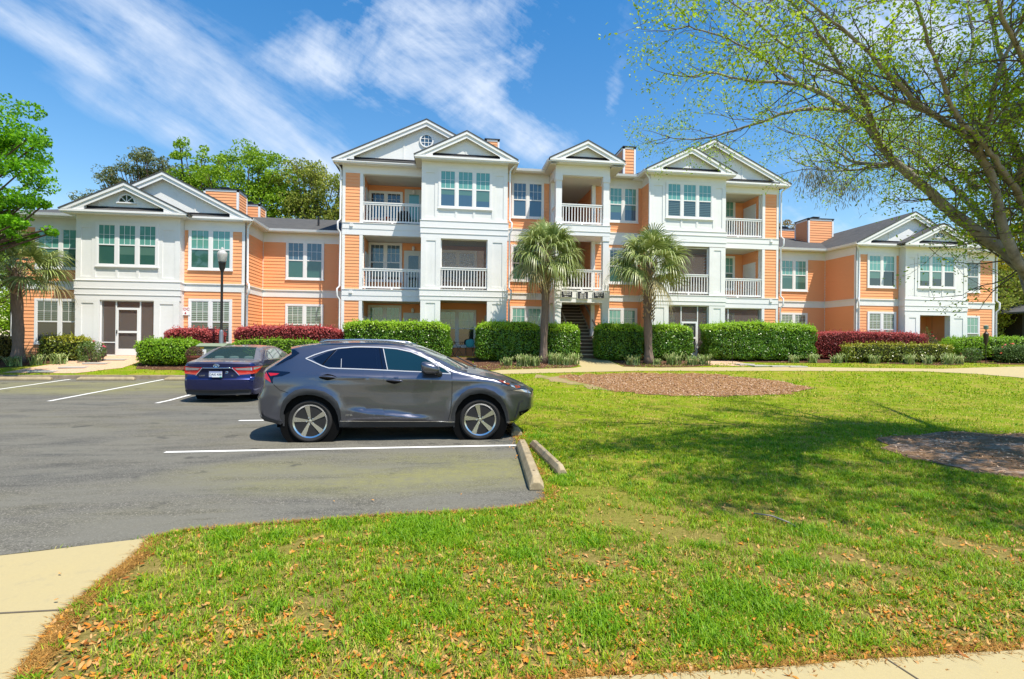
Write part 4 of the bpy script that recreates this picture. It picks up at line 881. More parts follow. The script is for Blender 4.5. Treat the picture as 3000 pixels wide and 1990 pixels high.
# ---------------------------------------------------------------- palms
frm=leafmat('palm_frond',[(.07,.10,.025),(.17,.23,.05),(.33,.39,.12),(.52,.55,.28)],.4,.15,.5,.3,2)
frd=leafmat('palm_frond_old',[(.16,.15,.05),(.28,.24,.10),(.38,.32,.17)],.6,.15,.3)
t=NT('palm_bark',.95,.1); n1=t.noise(5,5,.7,(4,4,1)); n2=t.noise(30,4,.8,(1,1,.35)); t.col(t.mix(n2,t.ramp(n1,[(.3,(.14,.10,.075)),(.6,(.27,.20,.155)),(.8,(.34,.28,.22))]),(.20,.14,.11))); t.bump(n2,.8,.03); palmb=t.m
bootm=flat('palm_boot',(.33,.25,.16),.85,.15,.3,12)
def palm(x,y,hb,ht,r0,nf,seed,label,L=1.55,boots=(.55,1.0),zg=None,droop=1.0,bootred=False):
    """cabbage palm: trunk, crossed leaf bases, fan fronds"""
    r=np.random.default_rng(seed); z=gz(x,y)-.05; t=empty('palm_tree',(x,y,z+.05)); tag(t,label,'palm tree','cabbage palms along the front of the building')
    m=MB(); pts=[]; rad=[]
    for i in range(15):
        q=i/14; pts.append((x+.05*math.sin(q*3+seed),y+.03*math.sin(q*4),z+ht*q)); rad.append(r0*(1.25-.5*min(1,q*6)+.07*math.sin(q*9+seed)) if q<.16 else r0*(.82+.06*math.sin(q*23)))
    m.tube(pts,rad,14); m.build('trunk',palmb,t,smooth=True)
    b=MB(); zb0=z+ht*boots[0]; n=int((ht*(boots[1]-boots[0]))/.055)
    for i in range(n):
        q=i/n; a=i*2.4+r.normal()*.15; zz=zb0+q*ht*(boots[1]-boots[0]); rr=r0*.80; l=.17+.13*q; out=.06+.10*q+r.uniform(0,.04)
        for sgn in (-1,1):
            p=(x+math.cos(a)*rr,y+math.sin(a)*rr,zz); e=(x+math.cos(a+sgn*.42)*(rr+out),y+math.sin(a+sgn*.42)*(rr+out),zz+l)
            b.bar(p,e,.06,.022,up=(math.cos(a),math.sin(a),0))
    b.build('leaf_base',bootm,t)
    V=[];F=[];Vd=[];Fd=[];pet=MB(); top=z+ht
    for i in range(nf):
        q=i/nf; a=i*2.399963+r.normal()*.2; el=R(82-118*q*droop+r.normal()*9); dead=q>.93
        pl_=L*(.55+.15*r.uniform()); d=np.array([math.cos(a)*math.cos(el),math.sin(a)*math.cos(el),math.sin(el)])
        base=np.array([x+math.cos(a)*r0*.5,y+math.sin(a)*r0*.5,top-.25+.3*(1-q)])
        mid=base+d*pl_*.55; end=base+d*pl_; end[2]-=.10*pl_; pet.tube([tuple(base),tuple(mid),tuple(end)],[.022,.016,.012],5,cap=False)
        fd=end-mid; fd/=np.linalg.norm(fd); side=np.cross(fd,[0,0,1]); side/=np.linalg.norm(side)+1e-9; up=np.cross(side,fd)
        if r.uniform()<.5: side,up=(side*math.cos(.5)+up*math.sin(.5)),(up*math.cos(.5)-side*math.sin(.5))
        nl=34; fl=L*(.62+.16*r.uniform()); VV,FF=(Vd,Fd) if dead else (V,F)
        for k in range(nl):
            an=(k/(nl-1)-.5)*R(250); ll=fl*(1-.28*abs(an)/R(125))*r.uniform(.9,1.08)
            dd=fd*math.cos(an)+side*math.sin(an)+up*.12*math.cos(an*2)
            dd/=np.linalg.norm(dd); ws=np.cross(dd,up); ws/=np.linalg.norm(ws)+1e-9
            o=len(VV); g=.55*(.6+.6*q)*droop*r.uniform(.6,1.5)
            for s_,wd,dr in ((.05,.012,0),(.38,.026,.05),(.68,.020,.30),(.88,.011,.72),(1.0,.002,1.12)):
                p=end+dd*ll*s_*(1-.12*dr*g); p=p+np.array([0,0,-dr*g*ll]); VV+= [tuple(p-ws*wd),tuple(p+ws*wd)]
            for j in range(4): FF.append((o+2*j,o+2*j+1,o+2*j+3,o+2*j+2))
    npmesh('crown',np.array(V),np.array(F),frm,t)
    if Vd:
        Vd=np.array(Vd); Fd=np.array(Fd); q=nl*4; v=nl*10
        for k in range(len(Fd)//q): npmesh('dead_frond',Vd[k*v:(k+1)*v],Fd[k*q:(k+1)*q]-k*v,frd,t)
    pet.build('leaf_stalk',frm,t)
    return t
palm(4.42,22.3,3,4.95,.20,42,5,'middle cabbage palm with a full drooping crown, left of the stair entrance',L=1.42,boots=(.62,1.0),droop=1.0)
palm(9.12,22.0,3,4.60,.22,38,9,'right cabbage palm with an open spiky crown and criss-cross boots, right of the stair entrance',L=1.56,boots=(.42,1.0),droop=.88)
palm(-16.5,22.3,3,3.75,.22,30,14,'left cabbage palm under the bright green tree at the end wing',L=1.50,boots=(.70,1.0),droop=.85)
# ---------------------------------------------------------------- vehicles
def paint(name,c,dust=0.0,metal=.75,rough=.28,flake=.15):
    t=NT(name,rough,.5); g=t.new('ShaderNodeNewGeometry'); s=t.new('ShaderNodeSeparateXYZ'); t.l.new(g.outputs['Normal'],s.inputs[0])
    k=t.ramp(s.outputs[2],[(.55,(0,0,0)),(.92,(1,1,1))]); n=t.noise(2.2,5,.7); f=t.math('MULTIPLY',t.math('MULTIPLY',k,dust),t.math('MULTIPLY_ADD',n,.8,.45),clamp=True)
    t.col(t.mix(f,c,(.42,.37,.24))); r=t.math('MULTIPLY_ADD',f,.6,rough); t.l.new(r,t.b.inputs['Roughness'])
    mt=t.math('MULTIPLY',t.math('SUBTRACT',1,f),metal); t.l.new(mt,t.b.inputs['Metallic']); t.set(Coat_Weight=.75,Coat_Roughness=.03)
    return t.m
rubber=flat('tyre_rubber',(.022,.021,.021),.75,.25,.25,30); alloy=flat('machined_alloy',(.62,.62,.63),.22,.5,.05,8,Metallic=1.0); alloyd=flat('dark_alloy',(.07,.07,.075),.35,.5,.05,8,Metallic=.7)
chrome=flat('chrome',(.82,.83,.85),.10,.5,.02,5,Metallic=1.0); satin=flat('satin_trim',(.50,.50,.52),.35,.5,.05,5,Metallic=.25); plast=flat('black_plastic',(.030,.031,.034),.55,.35,.1,14); well=flat('wheel_well',(.006,.006,.006),.95,.05)
t=NT('tinted_glass',.04,.7); t.col((.004,.010,.030)); t.set(Specular_IOR_Level=.28); tint=t.m
t=NT('tinted_glass_front',.04,.7); t.col((.006,.030,.050)); t.set(Specular_IOR_Level=.28); tintf=t.m
t=NT('windscreen_glass',.05,.7); t.col((.12,.16,.13)); t.set(Coat_Weight=1.0,Coat_Roughness=.03); wscr=t.m
def clearglass(name,c,a):
    t=NT(name,.03,.6); t.col(c); o=t.n['Material Output']; tr=t.new('ShaderNodeBsdfTransparent'); tr.inputs[0].default_value=(.85,.92,.88,1); ms=t.new('ShaderNodeMixShader'); ms.inputs[0].default_value=a
    t.l.new(tr.outputs[0],ms.inputs[1]); t.l.new(t.b.outputs[0],ms.inputs[2]); t.l.new(ms.outputs[0],o.inputs[0]); return t.m
cargl=clearglass('car_glass',(.04,.07,.055),.46)
redl=flat('tail_lamp_red',(.50,.002,.003),.12,.6,.1,20,Coat_Weight=1.0); redd=flat('tail_lamp_dark_red',(.20,.004,.006),.15,.6,.1,20,Coat_Weight=1.0); amb=flat('amber_reflector',(.32,.05,.01),.12,.6,.2,40,Coat_Weight=1.0)
clearl=flat('clear_lens',(.55,.52,.52),.08,.7,.35,50,Coat_Weight=1.0,Metallic=.6); hlm_=flat('headlamp_bezel',(.05,.05,.055),.1,.7,.4,40,Coat_Weight=1.0)
class Car:
    def __init__(s,out,cen,arches,zp,wp,xr,xf,taper,r_edge,root,yc=0,extra=None):
        s.out=out; s.cen=cen; s.arches=arches; s.zp=zp; s.wp=wp; s.xr=xr; s.xf=xf; s.tp=taper; s.re=r_edge; s.root=root; s.extra=extra
        s.A=np.array(out[:-1]); s.B=np.array(out[1:])
    def W0(s,x,z):
        x=np.asarray(x,float); z=np.asarray(z,float); w=np.interp(z,s.zp,s.wp); fr,fl,rr,rl=s.tp
        a=np.clip((x-(s.xf-fl))/fl,0,1); b=np.clip(((s.xr+rl)-x)/rl,0,1); w=w*(1-fr*a**2.6)*(1-rr*b**2.2)
        if s.extra is not None: w=w+s.extra(x,z)
        return w
    def dist(s,P):
        A,B=s.A,s.B; d=B-A; L=(d**2).sum(1)+1e-9
        t=np.clip(((P[:,None,:]-A[None])*d[None]).sum(2)/L[None],0,1); q=A[None]+t[...,None]*d[None]; return np.sqrt(((P[:,None,:]-q)**2).sum(2)).min(1)
    def Y(s,x,z):
        x=np.atleast_1d(np.asarray(x,float)); z=np.atleast_1d(np.asarray(z,float)); d=s.dist(np.stack([x,z],1)); r=s.re; k=np.clip(1-d/r,0,1)
        return s.W0(x,z)-r*(1-np.sqrt(np.clip(1-k*k,0,1)))
    def patch(s,poly,off=.003,grid=.045,sides=(-1,1),edge=0.0):
        """polygon in x,z laid on the flank; returns verts, faces for both sides"""
        bm=bmesh.new(); vs=[bm.verts.new((x,0,z)) for x,z in poly]
        for a in tessellate_polygon([[Vector((x,z,0)) for x,z in poly]]):
            try: bm.faces.new([vs[i] for i in a])
            except ValueError: pass
        xs=[p[0] for p in poly]; zs=[p[1] for p in poly]
        for c in np.arange(math.floor(min(xs)/grid)*grid,max(xs),grid): bmesh.ops.bisect_plane(bm,geom=bm.verts[:]+bm.edges[:]+bm.faces[:],plane_co=(c,0,0),plane_no=(1,0,0))
        for c in np.arange(math.floor(min(zs)/grid)*grid,max(zs),grid): bmesh.ops.bisect_plane(bm,geom=bm.verts[:]+bm.edges[:]+bm.faces[:],plane_co=(0,0,c),plane_no=(0,0,1))
        bmesh.ops.remove_doubles(bm,verts=bm.verts[:],dist=.0015)
        bm.verts.index_update(); X=np.array([v.co.x for v in bm.verts]); Z=np.array([v.co.z for v in bm.verts]); F=[tuple(v.index for v in f.verts) for f in bm.faces]; bm.free()
        y=s.Y(X,Z)+off; V=[];FF=[]
        for sg in sides:
            o=len(V); V+=[(a,sg*b,c) for a,b,c in zip(X,y,Z)]; FF+=[tuple(i+o for i in (f if sg<0 else reversed(f))) for f in F]
        return V,FF
    def part(s,name,polys,mat,parent=None,off=.003,sides=(-1,),grid=.045,smooth=True):
        m=MB()
        for p in polys:
            V,F=s.patch(p,off,grid,sides); m.add(V,F)
        o=m.build(name,mat,parent or s.root,smooth=smooth,recalc=False); fixn(o); return o
    def ribbon(s,m,pts,w,off=.004,sides=(-1,)):
        P=[]
        for a,b in zip(pts[:-1],pts[1:]):
            k=max(1,int(math.dist(a,b)/.05)); P+=[(a[0]+(b[0]-a[0])*j/k,a[1]+(b[1]-a[1])*j/k) for j in range(k)]
        P.append(pts[-1]); n=len(P); X=[];Z=[]
        for i,p in enumerate(P):
            a=P[max(0,i-1)]; b=P[min(n-1,i+1)]; d=Vector((b[0]-a[0],b[1]-a[1])).normalized(); h=Vector((-d.y,d.x))*w/2
            X+=[p[0]-h.x,p[0]+h.x]; Z+=[p[1]-h.y,p[1]+h.y]
        y=s.Y(X,Z)+off
        for sg in sides: m.add([(a,sg*b,c) for a,b,c in zip(X,y,Z)],[(2*i,2*i+1,2*i+3,2*i+2) for i in range(n-1)])
    def body(s,mat,glassr,sill,name='body'):
        """flanks with wheel openings, and the skin that spans between them"""
        poly=list(s.out)+[(x,z) for x,z in sill]
        V,F=s.patch(poly,0,.05,(-1,1)); m=MB(); m.add(V,F,0)
        # densify matched outlines
        O=[];Cn=[];tg=[]
        for i in range(len(s.out)-1):
            a,b=s.out[i],s.out[i+1]; c,d=s.cen[i],s.cen[i+1]; k=max(1,int(math.dist(a,b)/.06))
            for j in range(k):
                t=j/k; O.append((a[0]+(b[0]-a[0])*t,a[1]+(b[1]-a[1])*t)); Cn.append((c[0]+(d[0]-c[0])*t,c[1]+(d[1]-c[1])*t)); tg.append(i)
        O.append(s.out[-1]); Cn.append(s.cen[-1]); tg.append(len(s.out)-2)
        y=s.Y([p[0] for p in O],[p[1] for p in O]); NN=14; V=[]
        for (ox,oz),(cx,cz),yy in zip(O,Cn,y):
            for j in range(NN+1):
                q=-1+2*j/NN; e=1-q*q; V.append((ox+(cx-ox)*e,q*yy,oz+(cz-oz)*e))
        F=[];mi=[]
        for i in range(len(O)-1):
            for j in range(NN):
                F.append((i*(NN+1)+j,i*(NN+1)+j+1,(i+1)*(NN+1)+j+1,(i+1)*(NN+1)+j))
                mm=0
                for (i0,i1,j0,j1,mt) in glassr:
                    if i0<=tg[i]<i1 and j0<=j<NN-j0: mm=mt
                mi.append(mm)
        o=len(m.v); m.v+=V; m.f+=[tuple(k+o for k in f) for f in F]; m.mi+=mi
        return m
def fixn(o):
    b=bmesh.new(); b.from_mesh(o.data)
    for f in b.faces:
        if f.normal.y*f.calc_center_median().y<0: f.normal_flip()
    b.to_mesh(o.data); b.free()
def wheel(root,x,y,z,r,w,side,rim,style=0):
    """side -1 faces -y"""
    t=MB(); h=w/2; prof=[(rim-.012,-h*.72),(rim+.01,-h*.90),(rim+.035,-h*.97),(r-.035,-h*1.0),(r-.012,-h*.86),(r-.003,-h*.62)]
    for k in (-.36,-.06,.24,.5): prof+=[(r,h*(k-.12)),(r,h*(k+.04)),(r-.008,h*(k+.05)),(r-.008,h*(k+.08))]
    prof+=[(r-.003,h*.62),(r-.012,h*.86),(r-.035,h),(rim+.035,h*.97),(rim-.012,h*.72)]
    t.lathe(prof,(0,0,0),56,axis='y'); tyre=t.build('wheel',rubber,root,smooth=True,auto=35)
    sg=side; m=MB()
    m.lathe([(rim-.03,sg*h*.25),(rim-.018,sg*h*.80),(rim+.004,sg*h*.88),(rim+.006,sg*h*.80),(rim-.012,sg*h*.2)],(0,0,0),56,0,axis='y')
    m.lathe([(.001,sg*h*.05),(rim-.02,sg*h*.05),(rim-.02,sg*h*.02),(.001,sg*h*.02)],(0,0,0),40,2,axis='y')
    m.lathe([(.001,sg*h*.10),(rim*.55,sg*h*.10),(rim*.55,sg*h*.06),(.001,sg*h*.06)],(0,0,0),40,2,axis='y')
    def spoke(an,r0,r1,w0,w1,sweep,ya,yb,mt):
        c,s_=math.cos(an),math.sin(an); P=[(r0,-w0/2),(r1,-w1/2+sweep),(r1,w1/2+sweep),(r0,w0/2)]
        for hh in ((ya,yb),): 
            vs=[]
            for yy,sc in ((sg*hh[0],1.25),(sg*hh[1],1.0)):
                for i,(a,b) in enumerate(P): vs.append((a*c-b*sc*s_,yy-(sg*.012 if i in (0,3) else 0),a*s_+b*sc*c))
            m.add(vs,[(0,1,2,3),(7,6,5,4),(0,4,5,1),(1,5,6,2),(2,6,7,3),(3,7,4,0)],mt)
    for k in range(5):
        an=R(90+6)+k*2*math.pi/5
        spoke(an,.030,rim-.008,.030,.082,.024,h*.25,h*.84,0); spoke(an-R(36),.035,rim-.012,.030,.060,.0,h*.18,h*.60,1)
        a2=an+R(18); m.lathe([(.001,0),(.011,0),(.010,sg*.02),(.001,sg*.022)],(math.cos(a2)*.056,sg*h*.62,math.sin(a2)*.056),8,0,axis='y')
    m.lathe([(.001,sg*h*.20),(.052,sg*h*.20),(.048,sg*h*.55),(.001,sg*h*.58)],(0,0,0),24,1,axis='y'); m.lathe([(.001,sg*h*.5),(.030,sg*h*.5),(.028,sg*h*.74),(.001,sg*h*.77)],(0,0,0),20,0,axis='y')
    rm=m.build('rim',[alloy,alloyd,well],tyre,auto=30)
    tyre.location=(x,y,z); return tyre
def outl(l): return l
# ================= grey SUV
SUV=empty('parked_suv',(0,0,0)); tag(SUV,'metallic grey SUV parked side-on at the lawn edge, nose to the right','suv')
SO=[(-2.60,.30),(-2.82,.34),(-2.885,.40),(-2.905,.52),(-2.91,.70),(-2.86,.80),(-2.838,.90),(-2.83,1.0),(-2.83,1.11),(-2.79,1.165),(-2.705,1.222),(-2.573,1.318),(-2.44,1.41),(-2.46,1.49),(-2.365,1.515),(-2.12,1.555),(-1.87,1.583),(-1.47,1.600),(-1.12,1.602),(-.90,1.592),(-.665,1.562),(-.50,1.525),(-.337,1.455),(-.173,1.365),(-.03,1.285),(.10,1.215),(.20,1.168),(.382,1.122),(.60,1.080),(.88,1.017),(1.105,.962),(1.288,.902),(1.41,.845),(1.492,.778),(1.508,.69),(1.503,.505),(1.43,.446),(1.29,.371),(1.25,.305),(1.165,.256),(1.075,.252)]
def cenf(p):
    x,z=p
    if x<-2.5 and z<1.25: return (x-.20,z)
    if x<-2.3: return (x-.13,z+.03)
    if x<-.6: return (x,z+.040)
    k=min(1,(x+.6)/.7); dx=.04+.19*k if x<.3 else max(.13,.24-.14*(x-.3))
    dz=.035 if x<.95 else max(-.02,.03-.09*(x-.95))
    if z<.8: dx,dz=.13,-.01
    return (x+dx,z+dz)
SC=[cenf(p) for p in SO]
AR=[(1.048,.254),(1.040,.363),(1.006,.483),(.945,.601),(.850,.696),(.720,.764),(.60,.785),(.43,.756),(.316,.675),(.237,.572),(.197,.456),(.195,.30)]
ARr=[(-1.650,.30),(-1.667,.426),(-1.709,.54),(-1.784,.641),(-1.891,.72),(-2.019,.763),(-2.146,.774),(-2.272,.755),(-2.378,.695),(-2.453,.612),(-2.497,.50),(-2.512,.32)]
sill=AR+[(0,.235),(-1.5,.245)]+ARr
WX=[(-2.10,.335),(.61,.34)]
def sx(x,z):
    w=0
    for cx,cz in WX:
        r=np.hypot(x-cx,z-cz); w=w+.030*np.exp(-((r-.50)/.060)**2)*(z>cz-.1)
    zs=1.105-.028*np.clip(x+2,0,3.2)
    w=w+.016*np.exp(-((z-zs+.045)/.030)**2)*np.clip((x+2.2)/.3,0,1)*np.clip((.9-x)/.4,0,1)
    w=w-.022*np.exp(-((z-.78)/.16)**2)*np.exp(-((x+.6)/.75)**2)
    zw=.578+(x+1.57)*(-.1247); k=np.clip((zw-z)/.055,0,1)*np.clip((x+1.57)/.30,0,1)*np.clip((.05-x)/.5,0,1)*np.clip((z-.30)/.08,0,1)
    return w+.045*k
grey=paint('metallic_grey_paint',(.128,.131,.165),.12,.90,.30)
car=Car(SO,SC,None,[0,.2,.30,.5,.75,.95,1.05,1.15,1.35,1.5,1.62],[.80,.84,.88,.900,.915,.910,.890,.855,.775,.70,.64],-2.91,1.52,(.20,.9,.11,.6),.055,SUV,extra=sx)
idx=lambda x0:min(range(len(SO)),key=lambda i:abs(SO[i][0]-x0)+(0 if SO[i][1]>.9 else 9))
iw0,iw1=idx(-.50),idx(.20); ir0,ir1=idx(-2.705),idx(-2.44)
m=car.body(grey,[(iw0,iw1,1,0,1),(ir0,ir1,2,0,2)],sill)
m.add([(x,sg*.80,z) for sg in (-1,1) for x,z in ((-2.6,.30),(1.1,.27),(1.1,.22),(-2.6,.24))],[(0,1,5,4),(3,2,6,7),(0,4,7,3),(1,2,6,5)],3)
bo=m.build('body',[grey,wscr,tint,well],SUV,smooth=True,auto=38,recalc=True)
# wells
m=MB()
for cx,cz in WX: 
    for sg in (-1,1): m.lathe([(.001,sg*.52),(.47,sg*.52),(.47,sg*.86)],(cx,0,cz),36,axis='y')
m.box(-2.7,1.2,-.55,.55,.2,.75); m.build('wheel_well',well,SUV)
# rocker and sill trim
for sg in (-1,1): car.part('sill_trim',[[(.19,.305),(.19,.232),(0,.226),(-1.5,.236),(-1.65,.245),(-1.65,.338),(-.97,.330)]],plast,off=.006,sides=(sg,))
for sg in (-1,1): m=MB(); car.ribbon(m,[(-1.649,.346),(-.965,.337),(-.07,.323),(.185,.313)],.013,.012,(sg,)); m.build('sill_strip',chrome,SUV)
def ring(outer,inner): return outer+inner[::-1]
CLR=[(-2.553,.42),(-2.534,.556),(-2.495,.678),(-2.421,.772),(-2.316,.846),(-2.19,.872),(-2.02,.859),(-1.87,.822),(-1.752,.747),(-1.677,.652),(-1.634,.517),(-1.626,.38)]
CLF=[(.131,.36),(.152,.526),(.202,.653),(.292,.779),(.406,.857),(.544,.882),(.694,.866),(.834,.815),(.94,.73),(1.013,.612),(1.063,.469),(1.086,.33)]
for sg in (-1,1): car.part('wheel_arch_trim',[ring(CLR,ARr[::-1])],plast,off=.012,sides=(sg,),grid=.04); car.part('wheel_arch_trim',[ring(CLF,AR[::-1])],plast,off=.012,sides=(sg,),grid=.04)
# doors with handles and windows
QG=[(-2.098,1.336),(-2.019,1.378),(-1.875,1.443),(-1.748,1.481),(-1.939,1.243),(-2.019,1.281)]
RG=[(-1.926,1.235),(-1.812,1.376),(-1.721,1.481),(-1.609,1.508),(-1.455,1.518),(-1.12,1.518),(-1.07,1.179),(-1.638,1.193),(-1.784,1.199),(-1.872,1.215)]
BP=[(-1.118,1.518),(-.993,1.508),(-.904,1.168),(-1.069,1.179)]
FG=[(-.991,1.506),(-.773,1.490),(-.543,1.440),(-.369,1.376),(-.196,1.298),(-.066,1.222),(.014,1.176),(.090,1.12),(-.053,1.129),(-.192,1.14),(-.531,1.153),(-.902,1.168)]
RD=[(-1.985,1.215),(-2.020,1.150),(-2.036,1.08),(-2.036,.98),(-2.025,.90),(-2.008,.83),(-1.996,.876),(-1.87,.835),(-1.745,.760),(-1.668,.655),(-1.624,.517),(-1.616,.352),(-.948,.345),(-.942,.43),(-.964,.557),(-.962,.783),(-.966,1.052),(-.989,1.166)]
FD=[(-.979,1.164),(-.956,1.052),(-.952,.783),(-.954,.557),(-.930,.43),(-.936,.344),(.072,.328),(.108,.456),(.132,.688),(.133,.962),(.128,1.098),(.10,1.100)]
mcut=MB()
for sg in (-1,1):
    d=car.part('door',[RD],grey,off=.0035,sides=(sg,)); car.part('window',[RG],tint,d,off=.005,sides=(sg,))
    e=car.part('door',[FD],grey,off=.0035,sides=(sg,)); car.part('window',[FG],tintf,e,off=.005,sides=(sg,))
    for dd,hx,hz in ((d,-1.832,1.05),(e,-.790,.992)):
        yy=float(car.Y([hx],[hz])[0]); h=MB(); n=20
        rec=[(hx+.135*math.cos(a),sg*(yy+.006),hz-.002+.052*math.sin(a)*(1-.35*abs(math.cos(a)))) for a in [2*math.pi*i/n for i in range(n)]]; h.add(rec,[tuple(range(n))],1)
        pts=[(hx-.13,sg*(yy+.012),hz+.010),(hx-.06,sg*(yy+.035),hz+.014),(hx+.06,sg*(yy+.036),hz+.006),(hx+.132,sg*(yy+.012),hz-.008)]; h.tube(pts,[.008,.016,.016,.008],8,m=0)
        h.build('handle',[chrome if False else grey,well],dd,smooth=True,auto=40)
for sg in (-1,1): car.part('pillar_trim',[BP],tint,off=.0045,sides=(sg,)); car.part('quarter_window',[QG],tint,off=.005,sides=(sg,))
T1=[(-2.2,1.34),(-2.066,1.402),(-1.879,1.468),(-1.709,1.508),(-1.459,1.532),(-1.342,1.534),(-1.06,1.530),(-.775,1.508),(-.544,1.460),(-.312,1.365),(-.112,1.250),(.014,1.190),(.118,1.108)]
T2=[(-2.2,1.34),(-2.107,1.302),(-1.938,1.226),(-1.827,1.190),(-1.423,1.178),(-1.088,1.166),(-.531,1.141),(-.305,1.133),(-.042,1.111),(.118,1.103)]
for sg in (-1,1): m=MB(); car.ribbon(m,T1,.016,.010,(sg,)); car.ribbon(m,T2,.015,.010,(sg,)); car.ribbon(m,[(-1.645,1.34),(-1.638,1.195)],.008,.010,(sg,)); car.ribbon(m,[(-.993,1.508),(-.905,1.168)],.012,.012,(sg,)); m.build('window_trim',satin,SUV)
for sg in (-1,1):
    m=MB(); car.ribbon(m,[(-2.425,.80),(-2.56,.845),(-2.66,.93)],.006,.003,(sg,)); m.build('panel_gap',well,SUV)
    m=MB(); car.ribbon(m,[(.112,1.143),(.135,1.098),(.14,.962),(.139,.688),(.113,.456),(.075,.325)],.007,.005,(sg,)); m.build('panel_gap',well,SUV)
    m=MB(); car.ribbon(m,[(.40,1.10),(.60,1.062),(.88,.998),(1.04,.992)],.006,.004,(sg,)); m.build('panel_gap',well,SUV)
    m=MB(); car.ribbon(m,[(.95,.92),(1.0,.955)],.006,.004,(sg,)); m.build('panel_gap',well,SUV)
    m=MB(); car.ribbon(m,[(-1.059,1.53),(-.984,1.174)],.007,.007,(sg,)); m.build('panel_gap',well,SUV)
    m=MB(); car.ribbon(m,[(-1.745,1.49),(-1.935,1.24)],.012,.008,(sg,)); m.build('panel_gap',well,SUV)
# lamps
LR=[(-2.797,1.135),(-2.718,1.149),(-2.429,1.13),(-2.412,1.119),(-2.54,1.066),(-2.671,1.048),(-2.685,1.005),(-2.671,.945),(-2.818,1.023),(-2.826,1.11)]
for sg in (-1,1):
    l=car.part('tail_lamp',[LR],tint,off=.008,sides=(sg,)); car.part('lens',[[(-2.826,1.114),(-2.795,1.125),(-2.724,1.026),(-2.696,.961),(-2.817,1.029)],[(-2.757,1.112),(-2.578,1.106),(-2.624,1.079),(-2.716,1.064)]],redl,l,off=.012,sides=(sg,))
    h=car.part('headlamp',[[(.868,1.009),(1.045,.992),(1.226,.940),(1.40,.852),(1.307,.862),(1.19,.855),(1.105,.898),(.991,.957)]],hlm_,off=.010,sides=(sg,)); car.part('lens',[[(.904,1.001),(1.027,.980),(1.107,.938),(1.075,.921),(.986,.959)],[(1.184,.908),(1.275,.902),(1.29,.872),(1.214,.862)]],amb,h,off=.014,sides=(sg,))
    car.part('lens',[[(1.11,.925),(1.17,.905),(1.20,.870),(1.13,.89)]],clearl,h,off=.014,sides=(sg,)); car.part('running_lamp',[[(1.15,.826),(1.289,.806),(1.494,.765),(1.41,.822),(1.314,.843),(1.264,.834)]],clearl,off=.012,sides=(sg,))
for sg in (-1,1): m=MB(); car.ribbon(m,[(1.06,.834),(1.16,.826),(1.40,.812)],.012,.010,(sg,)); car.ribbon(m,[(1.345,.642),(1.273,.61),(1.251,.498),(1.223,.392),(1.20,.36)],.020,.010,(sg,)); m.build('bumper_trim',plast,SUV)
for sg in (-1,1): m=MB(); car.ribbon(m,[(1.06,.297),(1.17,.298),(1.25,.335)],.014,.010,(sg,)); m.build('bumper_strip',chrome,SUV)
for sg in (-1,1): car.part('bumper_grille',[[(1.27,.462),(1.475,.495),(1.43,.450),(1.292,.376)]],well,off=.006,sides=(sg,))
for sg in (-1,1): car.part('rear_bumper_trim',[[(-2.885,.50),(-2.865,.455),(-2.721,.396),(-2.520,.343),(-2.535,.30),(-2.60,.302),(-2.82,.345),(-2.878,.40)]],plast,off=.008,sides=(sg,))
for sg in (-1,1): car.part('rear_reflector',[[(-2.892,.515),(-2.880,.50),(-2.840,.42),(-2.852,.415)]],clearl,off=.014,sides=(sg,))
for sg in (-1,1): car.part('spoiler_side',[[(-2.455,1.485),(-2.395,1.480),(-2.307,1.425),(-2.423,1.345),(-2.556,1.278),(-2.68,1.212),(-2.56,1.315),(-2.44,1.405)]],tint,off=.006,sides=(sg,))
for a_ in ((-2.515,-2.490,-.87,-.70,.27,.45),(-2.515,-2.490,.70,.87,.27,.45),(.17,.185,-.87,-.72,.22,.45),(.17,.185,.72,.87,.22,.45)): m=MB(); m.box(*a_); m.build('mud_flap',plast,SUV)
# mirror
def blobm(m,c,rx,ry,rz,p=2.6,n=14,mt=0,sk=None):
    V=[];k=n*2
    for i in range(n+1):
        ph=-math.pi/2+math.pi*i/n
        for j in range(k):
            th=2*math.pi*j/k; f=lambda v:math.copysign(abs(v)**(2/p),v); x=f(math.cos(ph))*f(math.cos(th)); y=f(math.cos(ph))*f(math.sin(th)); z=f(math.sin(ph))
            if sk: x,y,z=sk(x,y,z)
            V.append((c[0]+rx*x,c[1]+ry*y,c[2]+rz*z))
    m.add(V,[(i*k+j,i*k+(j+1)%k,(i+1)*k+(j+1)%k,(i+1)*k+j) for i in range(n) for j in range(k)],mt)
for sg in (-1,1):
    m=MB(); blobm(m,(-.215,sg*1.015,1.205),.150,.115,.088,2.8,sk=lambda x,y,z:(x-.12*z,y,z*(1-.25*x)-.15*x)); mo=m.build('mirror',grey,SUV,smooth=True)
    m=MB(); blobm(m,(-.22,sg*1.0,1.148),.135,.10,.035,2.4); m.tube([(-.12,sg*.98,1.15),(-.06,sg*.90,1.10),(-.07,sg*.85,1.08)],[.045,.045,.05],8); m.build('mirror_base',plast,mo,smooth=True)
    m=MB(); m.tube([(-2.02,sg*.66,1.600),(-1.90,sg*.665,1.632),(-1.4,sg*.67,1.648),(-.95,sg*.66,1.640),(-.68,sg*.645,1.612),(-.52,sg*.64,1.565)],[.010,.017,.018,.018,.016,.009],8); m.build('roof_rail',alloy,SUV,smooth=True)
m=MB(); m.prism([(-2.16,1.595),(-1.92,1.63),(-2.10,1.665),(-2.14,1.660)],-.018,.018); m.build('antenna_fin',grey,SUV)
for y0,x0 in ((-.15,.53),(-.62,.36)): m=MB(); m.tube([(x0,y0,1.205),(x0-.30,y0-.04+.30,1.38-.02)],.011,6); m.tube([(x0,y0,1.20),(x0+.05,y0,1.19)],.022,6); m.build('wiper',plast,SUV)
